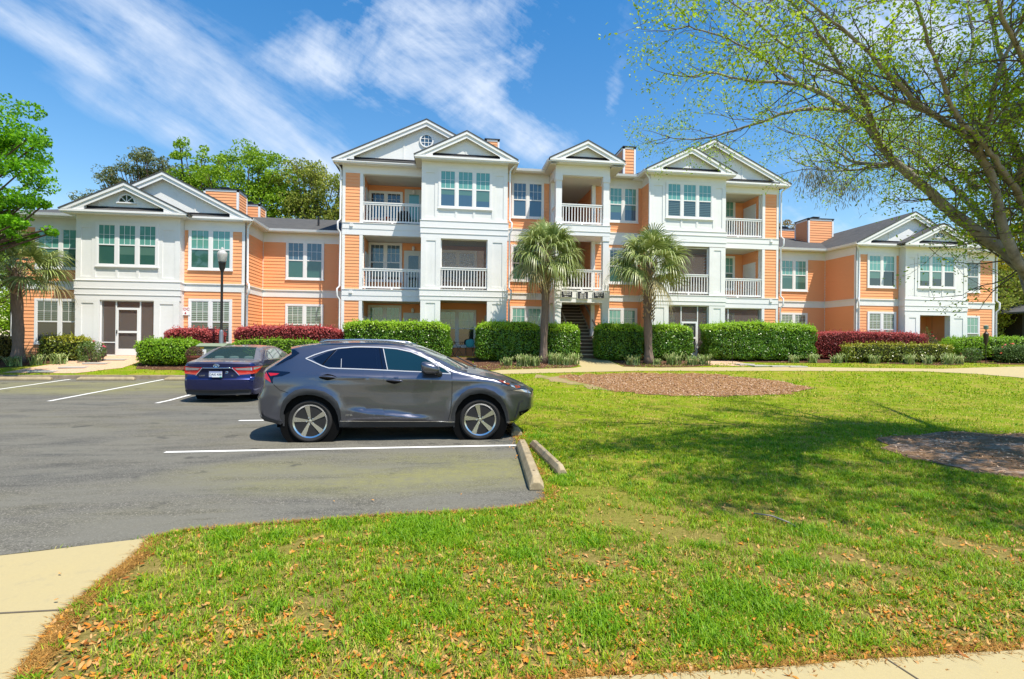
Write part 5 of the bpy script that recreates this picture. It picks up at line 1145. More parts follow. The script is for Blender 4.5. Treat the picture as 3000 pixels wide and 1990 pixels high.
for sg in (-1,1):
    for cx,cz in WX: wheel(SUV,cx,sg*.785,.343,.343,.225,sg,.262)
# badge and grille
def text(s,size,mat,parent,mtx,name='lettering',depth=.002,bold=0.0,align='CENTER',shear=0):
    c=bpy.data.curves.new(name,'FONT'); c.body=s; c.size=size; c.extrude=depth; c.align_x=align; c.align_y='CENTER'; c.offset=bold; c.shear=shear; c.resolution_u=3
    o=bpy.data.objects.new(name,c); col.objects.link(o); bpy.context.view_layer.update(); dg=bpy.context.evaluated_depsgraph_get(); me=bpy.data.meshes.new_from_object(o.evaluated_get(dg)); bpy.data.objects.remove(o)
    me.transform(mtx); me.materials.clear(); me.materials.append(mat); q=bpy.data.objects.new(name,me); col.objects.link(q)
    if parent is not None: setparent(q,parent)
    return q
FACE=Matrix.Rotation(R(90),4,'X')   # lettering that faces -y
text('HYBRID',.045,chrome,SUV,Matrix.Translation((-1.462,-(float(car.Y([-1.46],[.437])[0])+.006),.441))@FACE@Matrix.Scale(1.15,4,(1,0,0)),'lettering',.001,shear=.25)
m=MB()
for zz in np.linspace(.50,.78,8): m.tube([(1.485+.128*(1-(yy/.80)**2),yy,zz) for yy in np.linspace(-.36,.36,9)],.012,5)
m.build('grille',plast,SUV)
SUV.location=(0,9.385,0)
# ================= dark blue sedan
SED=empty('parked_sedan',(0,0,0)); tag(SED,'dark blue four-door sedan dusted with pollen, parked facing the building','sedan')
CO=[(.16,.20),(.05,.25),(.02,.34),(.0,.50),(.0,.60),(.05,.66),(.06,.80),(.035,.93),(.03,1.00),(.07,1.04),(.25,1.065),(.50,1.085),(.62,1.10),(.90,1.235),(1.15,1.345),(1.32,1.395),(1.6,1.43),(2.1,1.445),(2.55,1.43),(2.85,1.36),(3.2,1.20),(3.5,1.06),(3.62,1.02),(4.1,.95),(4.5,.83),(4.72,.68),(4.80,.50),(4.80,.30),(4.68,.20)]
def cc(p):
    x,z=p
    if x<.3: return (x-.15,z+(.012 if z>.98 else 0))
    if x<.7: return (x-.10,z+.02)
    if x<1.5: return (x-.06,z+.03)
    if x<2.6: return (x,z+.03)
    return (x+.10,z+.03)
CC=[cc(p) for p in CO]
def arch(cx,cz,r,z0=.20,n=11): return [(cx+r*math.cos(a),max(z0,cz+r*math.sin(a))) for a in np.linspace(-.35,math.pi+.35,n)]
sillc=arch(3.85,.33,.375)+[(3.0,.19),(1.6,.19)]+arch(1.06,.33,.375)
def cx_(x,z):
    w=0
    for a in (1.06,3.85):
        r=np.hypot(x-a,z-.33); w=w+.018*np.exp(-((r-.44)/.06)**2)
    return w+.012*np.exp(-((z-.93)/.03)**2)
navy=paint('dark_blue_paint',(.018,.026,.12),.52,.75,.22)
cam_=Car(CO,CC,None,[0,.2,.35,.6,.85,.98,1.08,1.25,1.40,1.48],[.82,.86,.895,.91,.905,.885,.84,.73,.62,.56],0,4.8,(.24,.9,.10,.7),.07,SED,extra=cx_)
ci=lambda x0:min(range(len(CO)),key=lambda i:abs(CO[i][0]-x0)+(0 if CO[i][1]>.98 else 9))
m=cam_.body(navy,[(ci(.62),ci(1.32),1,0,1),(ci(2.55),ci(3.5),1,0,1)],sillc)
m.add([(x,sg*.80,z) for sg in (-1,1) for x,z in ((.12,.28),(4.7,.28),(4.7,.20),(.12,.22))],[(0,1,5,4),(3,2,6,7),(0,4,7,3),(1,2,6,5)],2)
m.build('body',[navy,cargl,well],SED,smooth=True,auto=36)
m=MB()
for a in (1.06,3.85):
    for sg in (-1,1): m.lathe([(.001,sg*.50),(.40,sg*.50),(.40,sg*.86)],(a,0,.33),32,axis='y')
m.box(.12,4.6,-.5,.5,.19,.6); m.build('wheel_well',well,SED)
trimc=flat('window_trim_dusty',(.42,.40,.33),.35,.5,.1,9,Metallic=.5)
SG=[(1.12,1.075),(1.02,1.13),(1.20,1.245),(1.45,1.335),(1.9,1.375),(2.35,1.37),(2.65,1.31),(3.05,1.10),(2.2,1.075)]
for sg in (-1,1):
    dr=[(1.45,1.04),(1.38,.90),(1.46,.62),(1.58,.26),(2.30,.26),(2.33,1.04)]; df=[(2.345,1.04),(2.315,.26),(3.38,.26),(3.42,.9),(3.30,1.03)]
    a=cam_.part('door',[dr],navy,off=.003,sides=(sg,)); b=cam_.part('door',[df],navy,off=.003,sides=(sg,))
    for o_,hx in ((a,1.62),(b,2.52)):
        yy=float(cam_.Y([hx],[.92])[0]); h=MB(); h.tube([(hx-.10,sg*(yy+.008),.925),(hx-.05,sg*(yy+.035),.925),(hx+.06,sg*(yy+.035),.92),(hx+.10,sg*(yy+.008),.92)],.014,8); h.build('handle',navy,o_,smooth=True)
    cam_.part('window',[[(1.30,1.085),(1.17,1.125),(1.32,1.235),(1.46,1.30),(1.50,1.09)]],wscr,off=.005,sides=(sg,)); cam_.part('window',[[(1.56,1.09),(1.54,1.32),(1.9,1.36),(2.24,1.362),(2.27,1.09)]],wscr,off=.005,sides=(sg,)); cam_.part('window',[[(2.38,1.09),(2.34,1.36),(2.62,1.30),(2.98,1.11)]],wscr,off=.005,sides=(sg,))
    m=MB(); cam_.ribbon(m,SG+[SG[0]],.018,.007,(sg,)); m.build('window_trim',trimc,SED)
    m=MB(); blobm(m,(2.95,sg*1.0,1.06),.09,.11,.065,2.6); m.build('mirror',navy,SED,smooth=True)
    for a in (1.06,3.85): wheel(SED,a,sg*.80,.325,.325,.215,sg,.21)
# rear face details: y,z laid on the tail
def RX(y,z):
    xs=float(np.interp(z,[.25,.34,.50,.60,.66,.80,.93,1.0],[.05,.02,0,0,.05,.06,.035,.03])); w=float(cam_.Y([xs],[z])[0]); q=min(1,abs(y)/w); return xs-.15*(1-q*q)
def tail(name,poly,mat,off,parent=None,grid=.04,depth=.0):
    bm=bmesh.new(); vs=[bm.verts.new((0,y,z)) for y,z in poly]
    for a in tessellate_polygon([[Vector((y,z,0)) for y,z in poly]]):
        try: bm.faces.new([vs[i] for i in a])
        except ValueError: pass
    for c in np.arange(-1,1,grid): bmesh.ops.bisect_plane(bm,geom=bm.verts[:]+bm.edges[:]+bm.faces[:],plane_co=(0,c,0),plane_no=(0,1,0))
    for c in np.arange(.2,1.1,grid): bmesh.ops.bisect_plane(bm,geom=bm.verts[:]+bm.edges[:]+bm.faces[:],plane_co=(0,0,c),plane_no=(0,0,1))
    for v in bm.verts: v.co.x=RX(v.co.y,v.co.z)-off
    for f in bm.faces:
        f.normal_update()
        if f.normal.x>0: f.normal_flip()
    me=bpy.data.meshes.new(name); bm.to_mesh(me); bm.free(); me.materials.append(mat); me.polygons.foreach_set('use_smooth',[True]*len(me.polygons)); o=bpy.data.objects.new(name,me); col.objects.link(o); setparent(o,parent or SED); return o
for sg in (-1,1):
    T=[(.83,.93),(.36,.905),(.50,.72),(.83,.745)]
    l=tail('tail_lamp',[(sg*a,b) for a,b in T],redl,.008); tail('lens',[(sg*a,b) for a,b in [(.80,.905),(.41,.885),(.47,.845),(.80,.83)]],clearl,.012,l)
    V=[(.06,.93),(.06,.745),(.17,.755),(.38,.86),(.52,.93)]
    cam_.part('lens',[[(x,z) for x,z in V]],redl,l,off=.006,sides=(sg,)); cam_.part('lens',[[(.07,.905),(.07,.85),(.22,.862),(.45,.915)]],clearl,l,off=.009,sides=(sg,))
tail('boot_panel',[(.34,.885),(-.34,.885),(-.50,.70),(-.46,.655),(.46,.655),(.50,.70)],flat('boot_recess_blue',(.010,.014,.055),.3,.5,.1,9,Metallic=.5),.004)
m=MB()
for a,b in (((-.34,.895),(.34,.895)),((-.36,.89),(-.52,.70)),((.36,.89),(.52,.70)),):
    k=10; pts=[(RX(a[0]+(b[0]-a[0])*i/k,a[1]+(b[1]-a[1])*i/k)-.012,a[0]+(b[0]-a[0])*i/k,a[1]+(b[1]-a[1])*i/k) for i in range(k+1)]; m.tube(pts,.011,6)
m.build('boot_trim',chrome,SED,smooth=True)
m=MB(); k=12; m.tube([(RX(y,.645)-.006,y,.645) for y in np.linspace(-.46,.46,k)],.006,5); m.tube([(RX(y,.40)-.004,y,.335) for y in np.linspace(-.75,.75,k)],.008,5); m.build('bumper_crease',flash,SED)
tail('bumper_skirt',[(.80,.33),(-.80,.33),(-.76,.21),(.76,.21)],plast,.004)
RF=Matrix(((0,0,-1,0),(-1,0,0,0),(0,1,0,0),(0,0,0,1)))  # lettering facing -x (seen from behind the car)
pl_=MB(); pl_.box(-.172,-.166,-.155,.155,.665,.815); plate=pl_.build('number_plate',flat('plate_white',(.72,.74,.78),.4,.4,.03),SED,bevel=.004)
pt=Matrix.Translation((-.174,0,.735))@RF; dk=flat('plate_ink',(.03,.04,.10),.6)
text('DAX 438',.075,dk,plate,pt,'lettering',.001,bold=.001)
b=MB(); b.box(-.175,-.172,-.15,-.10,.668,.688); b.build('plate_sticker',flat('sticker_green',(.02,.45,.35),.5),plate); b=MB(); b.box(-.175,-.172,.08,.15,.668,.686); b.box(-.175,-.172,-.15,.15,.790,.812); b.build('plate_band',flat('plate_blue',(.10,.14,.40),.5),plate)
text('CAMRY',.050,chrome,SED,Matrix.Translation((RX(.34,.70)-.010,.34,.70))@RF@Matrix.Rotation(R(0),4,'Z'),'lettering',.002); text('LE',.050,chrome,SED,Matrix.Translation((RX(-.36,.70)-.010,-.36,.70))@RF,'lettering',.002)
def ringyz(m,cy,cz,a,b,r=.006,x=None,n=24):
    m.tube([(x if x is not None else RX(cy,cz)-.012,cy+a*math.cos(2*math.pi*i/n),cz+b*math.sin(2*math.pi*i/n)) for i in range(n+1)],r,5,cap=False)
m=MB(); ringyz(m,0,.955,.065,.043,.008,-.135); ringyz(m,0,.966,.040,.020,.006,-.137); ringyz(m,0,.955,.018,.040,.006,-.137); m.build('emblem',chrome,SED)
m=MB(); ringyz(m,-.235,.775,.022,.022,.006); ringyz(m,-.235,.800,.03,.008,.005); m.build('emblem',chrome,SED)
m=MB(); m.tube([(.02,-.45,.21),(.35,-.45,.21)],.032,12); m.build('exhaust',flat('exhaust_metal',(.25,.22,.18),.5,.5,.2,20,Metallic=.8),SED)
seat=flat('seat_fabric',(.30,.36,.36),.9,.1,.1,20); m=MB()
for y in (-.38,0,.38): blobm(m,(.98,y,1.115),.05,.12,.055,3.2)
for y in (-.36,.36): blobm(m,(2.2,y,1.16),.06,.13,.09,3); blobm(m,(2.25,y,.95),.09,.24,.3,4)
m.box(.95,1.2,-.7,.7,.6,1.05); m.box(.55,1.0,-.7,.7,.95,1.04); m.build('rear_seat',seat,SED,smooth=False)
m=MB(); ringyz(m,.36,1.05,.18,.18,.014,2.95); m.build('steering_wheel',plast,SED)
m=MB(); m.tube([(-.09,y,.18) for y in (-.1,.1)],.01,5); 
SED.location=(-5.70,13.95,.0); SED.rotation_euler=(0,0,R(90))
# ---------------------------------------------------------------- wheel stops
def stop(p,q,w,h,label,n=0,tilt=0,group='concrete wheel stops'):
    d=math.dist(p,q); an=math.atan2(q[1]-p[1],q[0]-p[0]); m=MB()
    prof=[(-w/2,0),(w/2,0),(w/2,h*.45),(w*.22,h),(-w*.22,h),(-w/2,h*.45)]
    V=[(x,y,z) for x,s in ((0.0,1),(.10,1),(d-.10,1),(d,1)) for y,z in prof]
    V=[(v[0],v[1]*(1 if 6<=i<18 else .96),v[2]*(1 if 6<=i<18 else .62)) for i,v in enumerate(V)]
    F=[(k*6+j,k*6+(j+1)%6,(k+1)*6+(j+1)%6,(k+1)*6+j) for k in range(3) for j in range(6)]+[(5,4,3,2,1,0),(18,19,20,21,22,23)]
    m.add(V,F); t=m.build('wheel_stop',stopm,bevel=.008); 
    t.location=(p[0],p[1],gz((p[0]+q[0])/2,(p[1]+q[1])/2)+.008); t.rotation_euler=(tilt,0,an); tag(t,label,'wheel stop',group)
    k=MB()
    for x in (d*.14,d*.86): k.lathe([(.001,h+.001),(.016,h+.001),(.016,h+.007),(.001,h+.009)],(x,0,0),10)
    b=k.build('anchor_pin',kerbm); b.parent=t
    return t
stop((1.21,7.86),(1.03,5.56),.17,.14,'large chamfered concrete wheel stop lying at the lawn edge nearest the camera')
stop((1.40,7.92),(1.46,6.15),.12,.115,'narrower concrete wheel stop lying on the grass behind the large one')
stop((1.27,8.80),(1.22,10.6),.20,.14,'concrete wheel stop under the nose of the grey SUV')
stop((-15.4,19.5),(-13.32,19.5),.16,.12,'concrete wheel stop leftmost along the kerb, cut by the picture edge')
stop((-12.52,19.5),(-10.70,19.5),.16,.12,'concrete wheel stop between the two long white lines along the kerb')
stop((-9.72,19.5),(-7.90,19.5),.16,.12,'concrete wheel stop along the kerb beside the dark blue sedan')
# ---------------------------------------------------------------- street lamp
x,y=-9.0,22.25; z=gz(x,y); lp=empty('street_lamp',(x,y,z)); tag(lp,'dark street lamp post with an acorn globe between the two short red hedges','street lamp')
m=MB(); m.lathe([(.14,0),(.14,.05),(.10,.09),(.085,.14),(.080,1.30),(.066,1.36),(.048,1.40)],(x,y,z),18); m.build('base_sleeve',flat('weathered_metal',(.20,.21,.24),.5,.5,.3,20,Metallic=.4),lp,smooth=True,auto=35)
m=MB(); m.lathe([(.050,1.38),(.048,3.72),(.052,3.74)],(x,y,z),16); m.build('post',darkm,lp,smooth=True,auto=35)
m=MB(); m.lathe([(.045,3.72),(.06,3.78),(.09,3.86),(.115,3.93),(.13,4.10),(.145,4.12),(.145,4.17),(.10,4.18)],(x,y,z),20); m.build('fitter',darkm,lp,smooth=True,auto=35)
t=NT('prismatic_globe',.25,.6); t.col((.70,.68,.64)); w_=t.new('ShaderNodeTexWave'); w_.inputs['Scale'].default_value=14; t.l.new(t.coord(),w_.inputs['Vector']); t.bump(w_.outputs[0],.5,.01); t.set(Transmission_Weight=.35)
m=MB(); m.lathe([(.12,4.17),(.15,4.22),(.185,4.44),(.190,4.50),(.165,4.56),(.10,4.63),(.060,4.66),(.058,4.70),(.045,4.74),(.01,4.77)],(x,y,z),22); m.build('globe',t.m,lp,smooth=True,auto=50)
# ---------------------------------------------------------------- signs
signw=flat('sign_white',(.80,.79,.76),.5,.4,.03); signk=flat('sign_charcoal',(.035,.035,.045),.5,.4,.1); signr=flat('sign_red',(.45,.02,.04),.5,.4,.05)
def unitsign(x0,x1,z0,z1,rows,arrow,oval,label):
    t=empty('unit_sign',((x0+x1)/2,23.68,z0)); tag(t,label,'sign','house number signs over the stair'); yb=23.71
    m=MB(); m.box(x0,x1,yb-.045,yb,z0,z1); m.build('frame',signw,t,bevel=.006); m=MB(); m.box(x0+.022,x1-.022,yb-.050,yb-.045,z0+.022,z1-.022); m.build('panel',signk,t)
    xm=(x0+x1)/2; n=len(rows); h=(z1-z0)
    for i,s in enumerate(rows): text(s,.088,signw,t,Matrix.Translation((xm,yb-.052,z1-(.075 if not oval else .135)-i*.088))@FACE,'lettering',.001,bold=.0025)
    if arrow:
        zz=z0+.055; m=MB(); sg=arrow; m.box(xm-.09,xm+.06,yb-.054,yb-.050,zz-.008,zz+.008) if sg<0 else m.box(xm-.06,xm+.09,yb-.054,yb-.050,zz-.008,zz+.008)
        m.prism([(xm+sg*.13,zz),(xm+sg*.075,zz+.026),(xm+sg*.075,zz-.026)],yb-.054,yb-.050); m.build('arrow',signw,t)
    if oval:
        m=MB(); m.add([(xm+.085*math.cos(a),yb-.053,z1-.062+.036*math.sin(a)) for a in [2*math.pi*i/20 for i in range(20)]],[tuple(range(20))]); m.build('oval_plaque',signw,t)
unitsign(5.47,6.02,3.74,4.06,['2213 & 14','2223 & 24'],-1,False,'black number sign with left arrow, leftmost of three over the stair')
unitsign(6.25,6.79,3.68,4.06,['2211-14','2221-24','2231-34'],0,True,'black number sign with white oval, middle of three over the stair')
unitsign(7.02,7.57,3.73,4.05,['2217 & 18','2227 & 28'],1,False,'black number sign with right arrow, rightmost of three over the stair')
t=empty('wall_sign',(-11.37,24.40,2.67)); tag(t,'small white FDC sign with red letters on the orange wall','sign')
m=MB(); m.box(-11.55,-11.18,24.385,24.40,2.66,3.02); m.build('panel',signw,t); text('FDC',.17,signr,t,Matrix.Translation((-11.365,24.383,2.92))@FACE,'lettering',.001,bold=.004)
m=MB(); m.box(-11.385,-11.345,24.380,24.384,2.74,2.80); m.prism([(-11.41,2.745),(-11.365,2.69),(-11.32,2.745)],24.380,24.384); m.build('arrow',signr,t)
# ---------------------------------------------------------------- cabinet, planters
x0,x1,y0,y1=-9.56,-8.55,21.4,22.3; z=gz(-9,21.9); t=empty('utility_cabinet',(-9.05,21.85,z)); tag(t,'grey green electrical cabinet with a white label, behind the dark blue sedan','utility cabinet')
gm=flat('cabinet_green',(.13,.17,.12),.6,.3,.12,5); m=MB(); m.box(x0,x1,y0,y1,z-.1,z+.78); m.build('body',gm,t,bevel=.02); m=MB(); m.prismx([(y0-.04,z+.78),(y0-.04,z+.80),(y0+.3,z+.90),(y1,z+.90),(y1,z+.78)],x0-.02,x1+.02); m.build('lid',flat('cabinet_lid',(.20,.25,.17),.55,.3,.12,5),t,bevel=.01)
m=MB(); m.box(x0+.20,x0+.36,y0-.006,y0,z+.42,z+.66); m.build('label_plate',signw,t); m=MB(); m.box(x0+.05,x0+.27,y0-.008,y0-.001,z+.70,z+.76); m.build('warning_label',flat('label_yellow',(.75,.45,.02),.5),t); m=MB(); m.box(x0+.80,x0+.93,y0-.05,y0,z+.66,z+.78); m.build('padlock_hasp',darkm,t)
x,y=-9.38,20.85; z=gz(x,y); t=empty('planter',(x,y,z)); tag(t,'rust red tapered pot with a brown clipped bush left of the dark blue sedan','planter')
m=MB(); m.lathe([(.17,0),(.20,.02),(.255,.52),(.285,.53),(.285,.60),(.25,.60),(.24,.55)],(x,y,z),20); m.build('pot',flat('pot_rust',(.16,.045,.028),.7,.3,.2,9),t,smooth=True,auto=35)
P=rng.normal(size=(1900,3)); P/=np.linalg.norm(P,axis=1)[:,None]; P[:,2]=np.abs(P[:,2])*1.0; P=P*np.array([.31,.31,.33])*rng.uniform(.75,1.02,1900)[:,None]+np.array([x,y,z+.62]); V,F=leafcloud(P,np.full(1900,.035),1.6); npmesh('foliage',V,F,leafmat('brown_leaf',[(.06,.035,.022),(.12,.07,.045),(.18,.11,.07)],.7,.1,.2),t)
x,y=-13.05,23.75; z=gz(x,y); t=empty('planter',(x-1.35,y,z)); tag(t,'small dark trough planter left of the white screened door','planter'); m=MB(); m.box(x-1.55,x-1.15,y-.1,y+.1,z,z+.16); m.build('pot',flat('pot_dark',(.07,.05,.045),.7,.3,.2,9),t,bevel=.01)
P=rng.normal(size=(160,3))*np.array([.12,.06,.06])+np.array([x-1.35,y,z+.22]); V,F=leafcloud(P,np.full(160,.05),1.8); npmesh('foliage',V,F,rosel,t)
# ---------------------------------------------------------------- patio bistro set on the open ground floor porch
iron=flat('black_iron',(.015,.012,.012),.5,.4,.1); pz=.865
t=empty('bistro_table',(.71,24.75,pz)); tag(t,'small round folding table between two iron chairs on the open patio','table')
m=MB(); m.lathe([(.001,.70),(.26,.70),(.265,.715),(.26,.73),(.001,.73)],(.71,24.75,pz),24); m.build('tabletop',iron,t)
for s_ in (-1,1):
    for yy in (-.16,.16): m=MB(); m.tube([(.71-s_*.22,24.75+yy,pz),(.71+s_*.2,24.75+yy,pz+.70)],.009,6); m.build('leg',iron,t)
def bchair(x,y,rz,label,cush,cl,cn):
    t=empty('bistro_chair',(0,0,0)); tag(t,label,'chair','folding chairs on the open patio'); m=MB()
    for i in range(5): m.box(-.18,.18,-.17+i*.075,-.12+i*.075,.44,.455)
    m.build('seat',iron,t)
    for s_ in (-1,1):
        m=MB(); m.tube([(s_*.18,-.20,0),(s_*.18,.12,.44),(s_*.18,.20,.50)],.009,6); m.build('leg',iron,t); m=MB(); m.tube([(s_*.165,.24,0),(s_*.165,-.14,.44)],.009,6); m.build('leg',iron,t)
    m=MB(); m.tube([(-.18,.17,.44),(-.18,.24,.86),(.18,.24,.86),(.18,.17,.44)],.009,6); m.box(-.18,.18,.225,.235,.76,.80); m.box(-.18,.18,.212,.222,.64,.68); m.build('backrest',iron,t)
    t.location=(x,y,pz); t.rotation_euler=(0,0,rz)
    c=MB(); blobm(c,(0,0,0),.21,.06,.20,3.4,12,sk=lambda a,b,c_:(a,b*(1-.5*abs(a*c_)),c_)); q=c.build('cushion',cush,smooth=True); q.location=(x-math.sin(rz)*.12,y+math.cos(rz)*.12,pz+.665); q.rotation_euler=(R(-10),R(8 if x<.7 else -6),rz); tag(q,cl,'cushion')
bchair(.26,24.85,R(20),'iron folding chair with a grey cushion left of the small table',flat('cushion_grey',(.32,.34,.30),.9,.1,.3,18),'pale grey patterned cushion on the left patio chair','cushion')
tq=NT('cushion_teal',.9,.1); wv=tq.new('ShaderNodeTexWave'); wv.bands_direction='DIAGONAL'; wv.inputs['Scale'].default_value=9; tq.l.new(tq.coord(),wv.inputs['Vector']); tq.col(tq.mix(wv.outputs[0],(.03,.26,.28),(.12,.48,.48)))
bchair(1.22,24.85,R(-15),'iron folding chair with a teal cushion right of the small table',tq.m,'teal striped cushion on the right patio chair','cushion')
# balcony things
def lump(name,label,cat,parts):
    pass
t=empty('balcony_chair',(-2.1,26.3,7.24)); tag(t,'dark rounded chair behind the rails of the top left balcony','chair')
m=MB(); blobm(m,(-2.1,26.2,7.66),.33,.30,.10,3); m.build('seat',iron,t,smooth=True); m=MB(); m.prism([(-2.45,7.66),(-2.42,8.08),(-2.3,8.20),(-1.9,8.20),(-1.78,8.08),(-1.75,7.66)],26.44,26.50); m.build('backrest',iron,t)
for a in (-2.38,-1.82):
    for b in (25.95,26.45): m=MB(); m.tube([(a,b,7.24),(a,b,7.62)],.022,6); m.build('leg',iron,t)
t=empty('balcony_table',(-2.95,26.2,7.24)); tag(t,'low dark table with an orange pot beside the balcony chair, top left','table'); m=MB(); m.box(-3.2,-2.7,26.0,26.4,7.58,7.62); m.build('tabletop',flat('table_wood',(.18,.06,.03),.5),t)
for a in (-3.15,-2.75):
    for b in (26.05,26.35): m=MB(); m.box(a-.02,a+.02,b-.02,b+.02,7.24,7.58); m.build('leg',iron,t)
m=MB(); m.lathe([(.06,0),(.10,.16),(.11,.17),(.09,.17)],(-2.85,26.15,7.62),14); tag(m.build('flower_pot',flat('pot_orange',(.65,.14,.03),.6),smooth=True,auto=35),'small orange pot on the balcony table, top left','pot')
m=MB(); m.lathe([(.09,0),(.14,.24),(.15,.25),(.12,.25)],(-3.3,25.6,7.24),14); tag(m.build('flower_pot',flat('pot_red',(.50,.05,.03),.6),smooth=True,auto=35),'red pot on the floor behind the top left balcony rail','pot')
# hummingbird feeder in the far porch and torch light in the bed
t=empty('bird_feeder',(26.2,24.5,2.1)); tag(t,'red hanging bird feeder in the open porch of the far wing','bird feeder'); m=MB(); m.tube([(26.2,24.5,3.27),(26.2,24.5,2.42)],.006,5); m.build('wire',iron,t); m=MB(); m.lathe([(.01,.32),(.05,.30),(.05,.22),(.02,.18),(.02,.12),(.09,.08),(.10,.03),(.02,.0)],(26.2,24.5,2.1),16); m.build('reservoir',flat('feeder_red',(.65,.02,.015),.25,.6,.05),t,smooth=True,auto=40)
x,y=26.07,21.6; z=gz(x,y); t=empty('garden_torch',(x,y,z)); tag(t,'dark pole light with a vase shaped body at the far bed','garden light')
m=MB(); m.tube([(x,y,z-.05),(x,y,z+.92)],.016,8); m.build('pole',iron,t); m=MB(); m.lathe([(.02,.86),(.06,1.0),(.105,1.34),(.11,1.46),(.06,1.53),(.025,1.55),(.02,1.66)],(x,y,z),18); m.build('body',flat('torch_brown',(.035,.022,.015),.45,.4,.2,9),t,smooth=True,auto=35)
m=MB(); m.lathe([(.02,1.66),(.085,1.68),(.095,1.76),(.10,1.84),(.03,1.88)],(x,y,z),14); m.build('lantern',flat('lantern_verdigris',(.16,.24,.20),.4,.5,.2,20),t,smooth=True,auto=35)
t=empty('shed',(44.5,33.5,.86)); tag(t,'dark open shed with a low roof at the right picture edge','shed'); m=MB(); m.prism([(41.9,4.20),(45.3,5.1),(48.7,4.2),(48.7,4.08),(45.3,4.96),(41.9,4.08)],31.5,36); m.build('roof',shingle,t)
m=MB(); m.box(43.6,48.2,33.5,36,.8,4.1); m.build('wall',flat('dark_timber',(.03,.026,.022),.8,.2,.2,5),t)
for a in (42.3,48.1): m=MB(); m.box(a-.08,a+.08,32,32.16,.8,4.2); m.build('post',darkm,t)
x,y=13.15,22.0; m=MB(); m.tube([(x,y,gz(x,y)),(x,y,gz(x,y)+.95),(x+.04,y,gz(x,y)+1.0)],.010,6); tag(m.build('garden_stake',iron),'thin black stake standing before the screened porch door','stake')

# ---------------------------------------------------------------- lawn: blades, leaves, straw
def inpoly(P,poly):
    x,y=P[:,0],P[:,1]; r=np.zeros(len(P),bool); n=len(poly)
    for i in range(n):
        x0,y0=poly[i]; x1,y1=poly[(i+1)%n]
        c=((y0>y)!=(y1>y)); 
        with np.errstate(divide='ignore',invalid='ignore'): r^=c&(x<(x1-x0)*(y-y0)/(y1-y0+1e-12)+x0)
    return r
SW1=[(-9,2.16),(-3.28,4.30),(-2.38,4.55),(-2.30,4.2),(-2.28,3.78),(-2.23,3.32),(-2.10,2.95),(-1.97,2.6),(-1.7,1.9),(-1.2,1.0),(-1.2,-3),(-9,-3)]; SW2=[(-1.2,1.0),(-.9,1.8),(-.2,2.25),(.40,2.42),(.72,2.435),(1.1,2.42),(1.5,2.40),(2.34,2.40),(3.2,2.38),(9,2.3),(9,-3),(-1.2,-3)]
OV=[(4.4,19.32),(5.3,16.14),(6.22,14.88),(8.01,14.33),(10.4,14.74),(12.65,16.1),(12.5,17.75),(10.87,19.45),(7.33,19.75)]; OV2=[(3.5,19.4),(4.2,17.2),(5.3,16.0),(6.2,14.9),(7.5,15.4),(6.8,19.3)]; TM=[(7.64,8.21),(6.9,7.3),(6.72,6.61),(6.79,5.75),(7.13,5.44),(8.5,5.0),(11,5.6),(12.2,7),(11.5,8.2),(9.5,8.6)]
PATH=PATHN+PATHF
def freelawn(P,beds=True):
    k=~(inpoly(P,ASPH)|inpoly(P,SW1)|inpoly(P,SW2)|inpoly(P,PATH))
    if beds: k&=~(inpoly(P,OV)|inpoly(P,OV2)|inpoly(P,TM))
    return k
def n2(P,f,seed): return noise3(np.c_[P,np.zeros(len(P))],f,seed)
def blades(P,h,w,lean=.5,seg=2):
    n=len(P); z=gza(P[:,0],P[:,1]); a=rng.uniform(0,6.28,n); h=h*rng.uniform(.55,1.35,n); ln=lean*h*rng.uniform(.2,1.5,n); w=w*rng.uniform(.7,1.3,n)
    fx,fy=np.cos(a),np.sin(a); sx_,sy_=-fy,fx
    def row(q,hq,wq): return np.stack([P[:,0]+fx*ln*q-sx_*w*wq/2,P[:,1]+fy*ln*q-sy_*w*wq/2,z+h*hq],1),np.stack([P[:,0]+fx*ln*q+sx_*w*wq/2,P[:,1]+fy*ln*q+sy_*w*wq/2,z+h*hq],1)
    r0=row(0,-.05,1); r1=row(.35,.6,.85); r2=row(1,.92,.12)
    V=np.stack([r0[0],r0[1],r1[0],r1[1],r2[0],r2[1]],1).reshape(-1,3); i=np.arange(n)*6
    F=np.concatenate([np.stack([i,i+1,i+3,i+2],1),np.stack([i+2,i+3,i+5,i+4],1)]); return V,F
gr=leafmat('grass_blade',[(.05,.11,.002),(.12,.22,.003),(.22,.34,.005),(.36,.44,.008),(.45,.40,.04)],.55,.25,.3,.45,2.2)
grb=leafmat('grass_lush',[(.06,.16,.002),(.12,.27,.004),(.21,.39,.006),(.32,.48,.01)],.5,.3,.3,.3,3)
grd=leafmat('grass_dry',[(.32,.28,.04),(.44,.37,.07),(.54,.46,.13),(.26,.17,.04)],.7,.15,.2,.3,3)
def scatter(u0,u1,v0,v1,dens):
    n=int((u1-u0)*(v1-v0)*dens); return np.c_[rng.uniform(u0,u1,n),rng.uniform(v0,v1,n)]
Vs=[];Fs=[];o=0; acc={gr:[],grb:[],grd:[]}
def addb(P,h,w,mat,lean=.6):
    V,F=blades(P,h,w,lean); acc[mat].append((V,F))
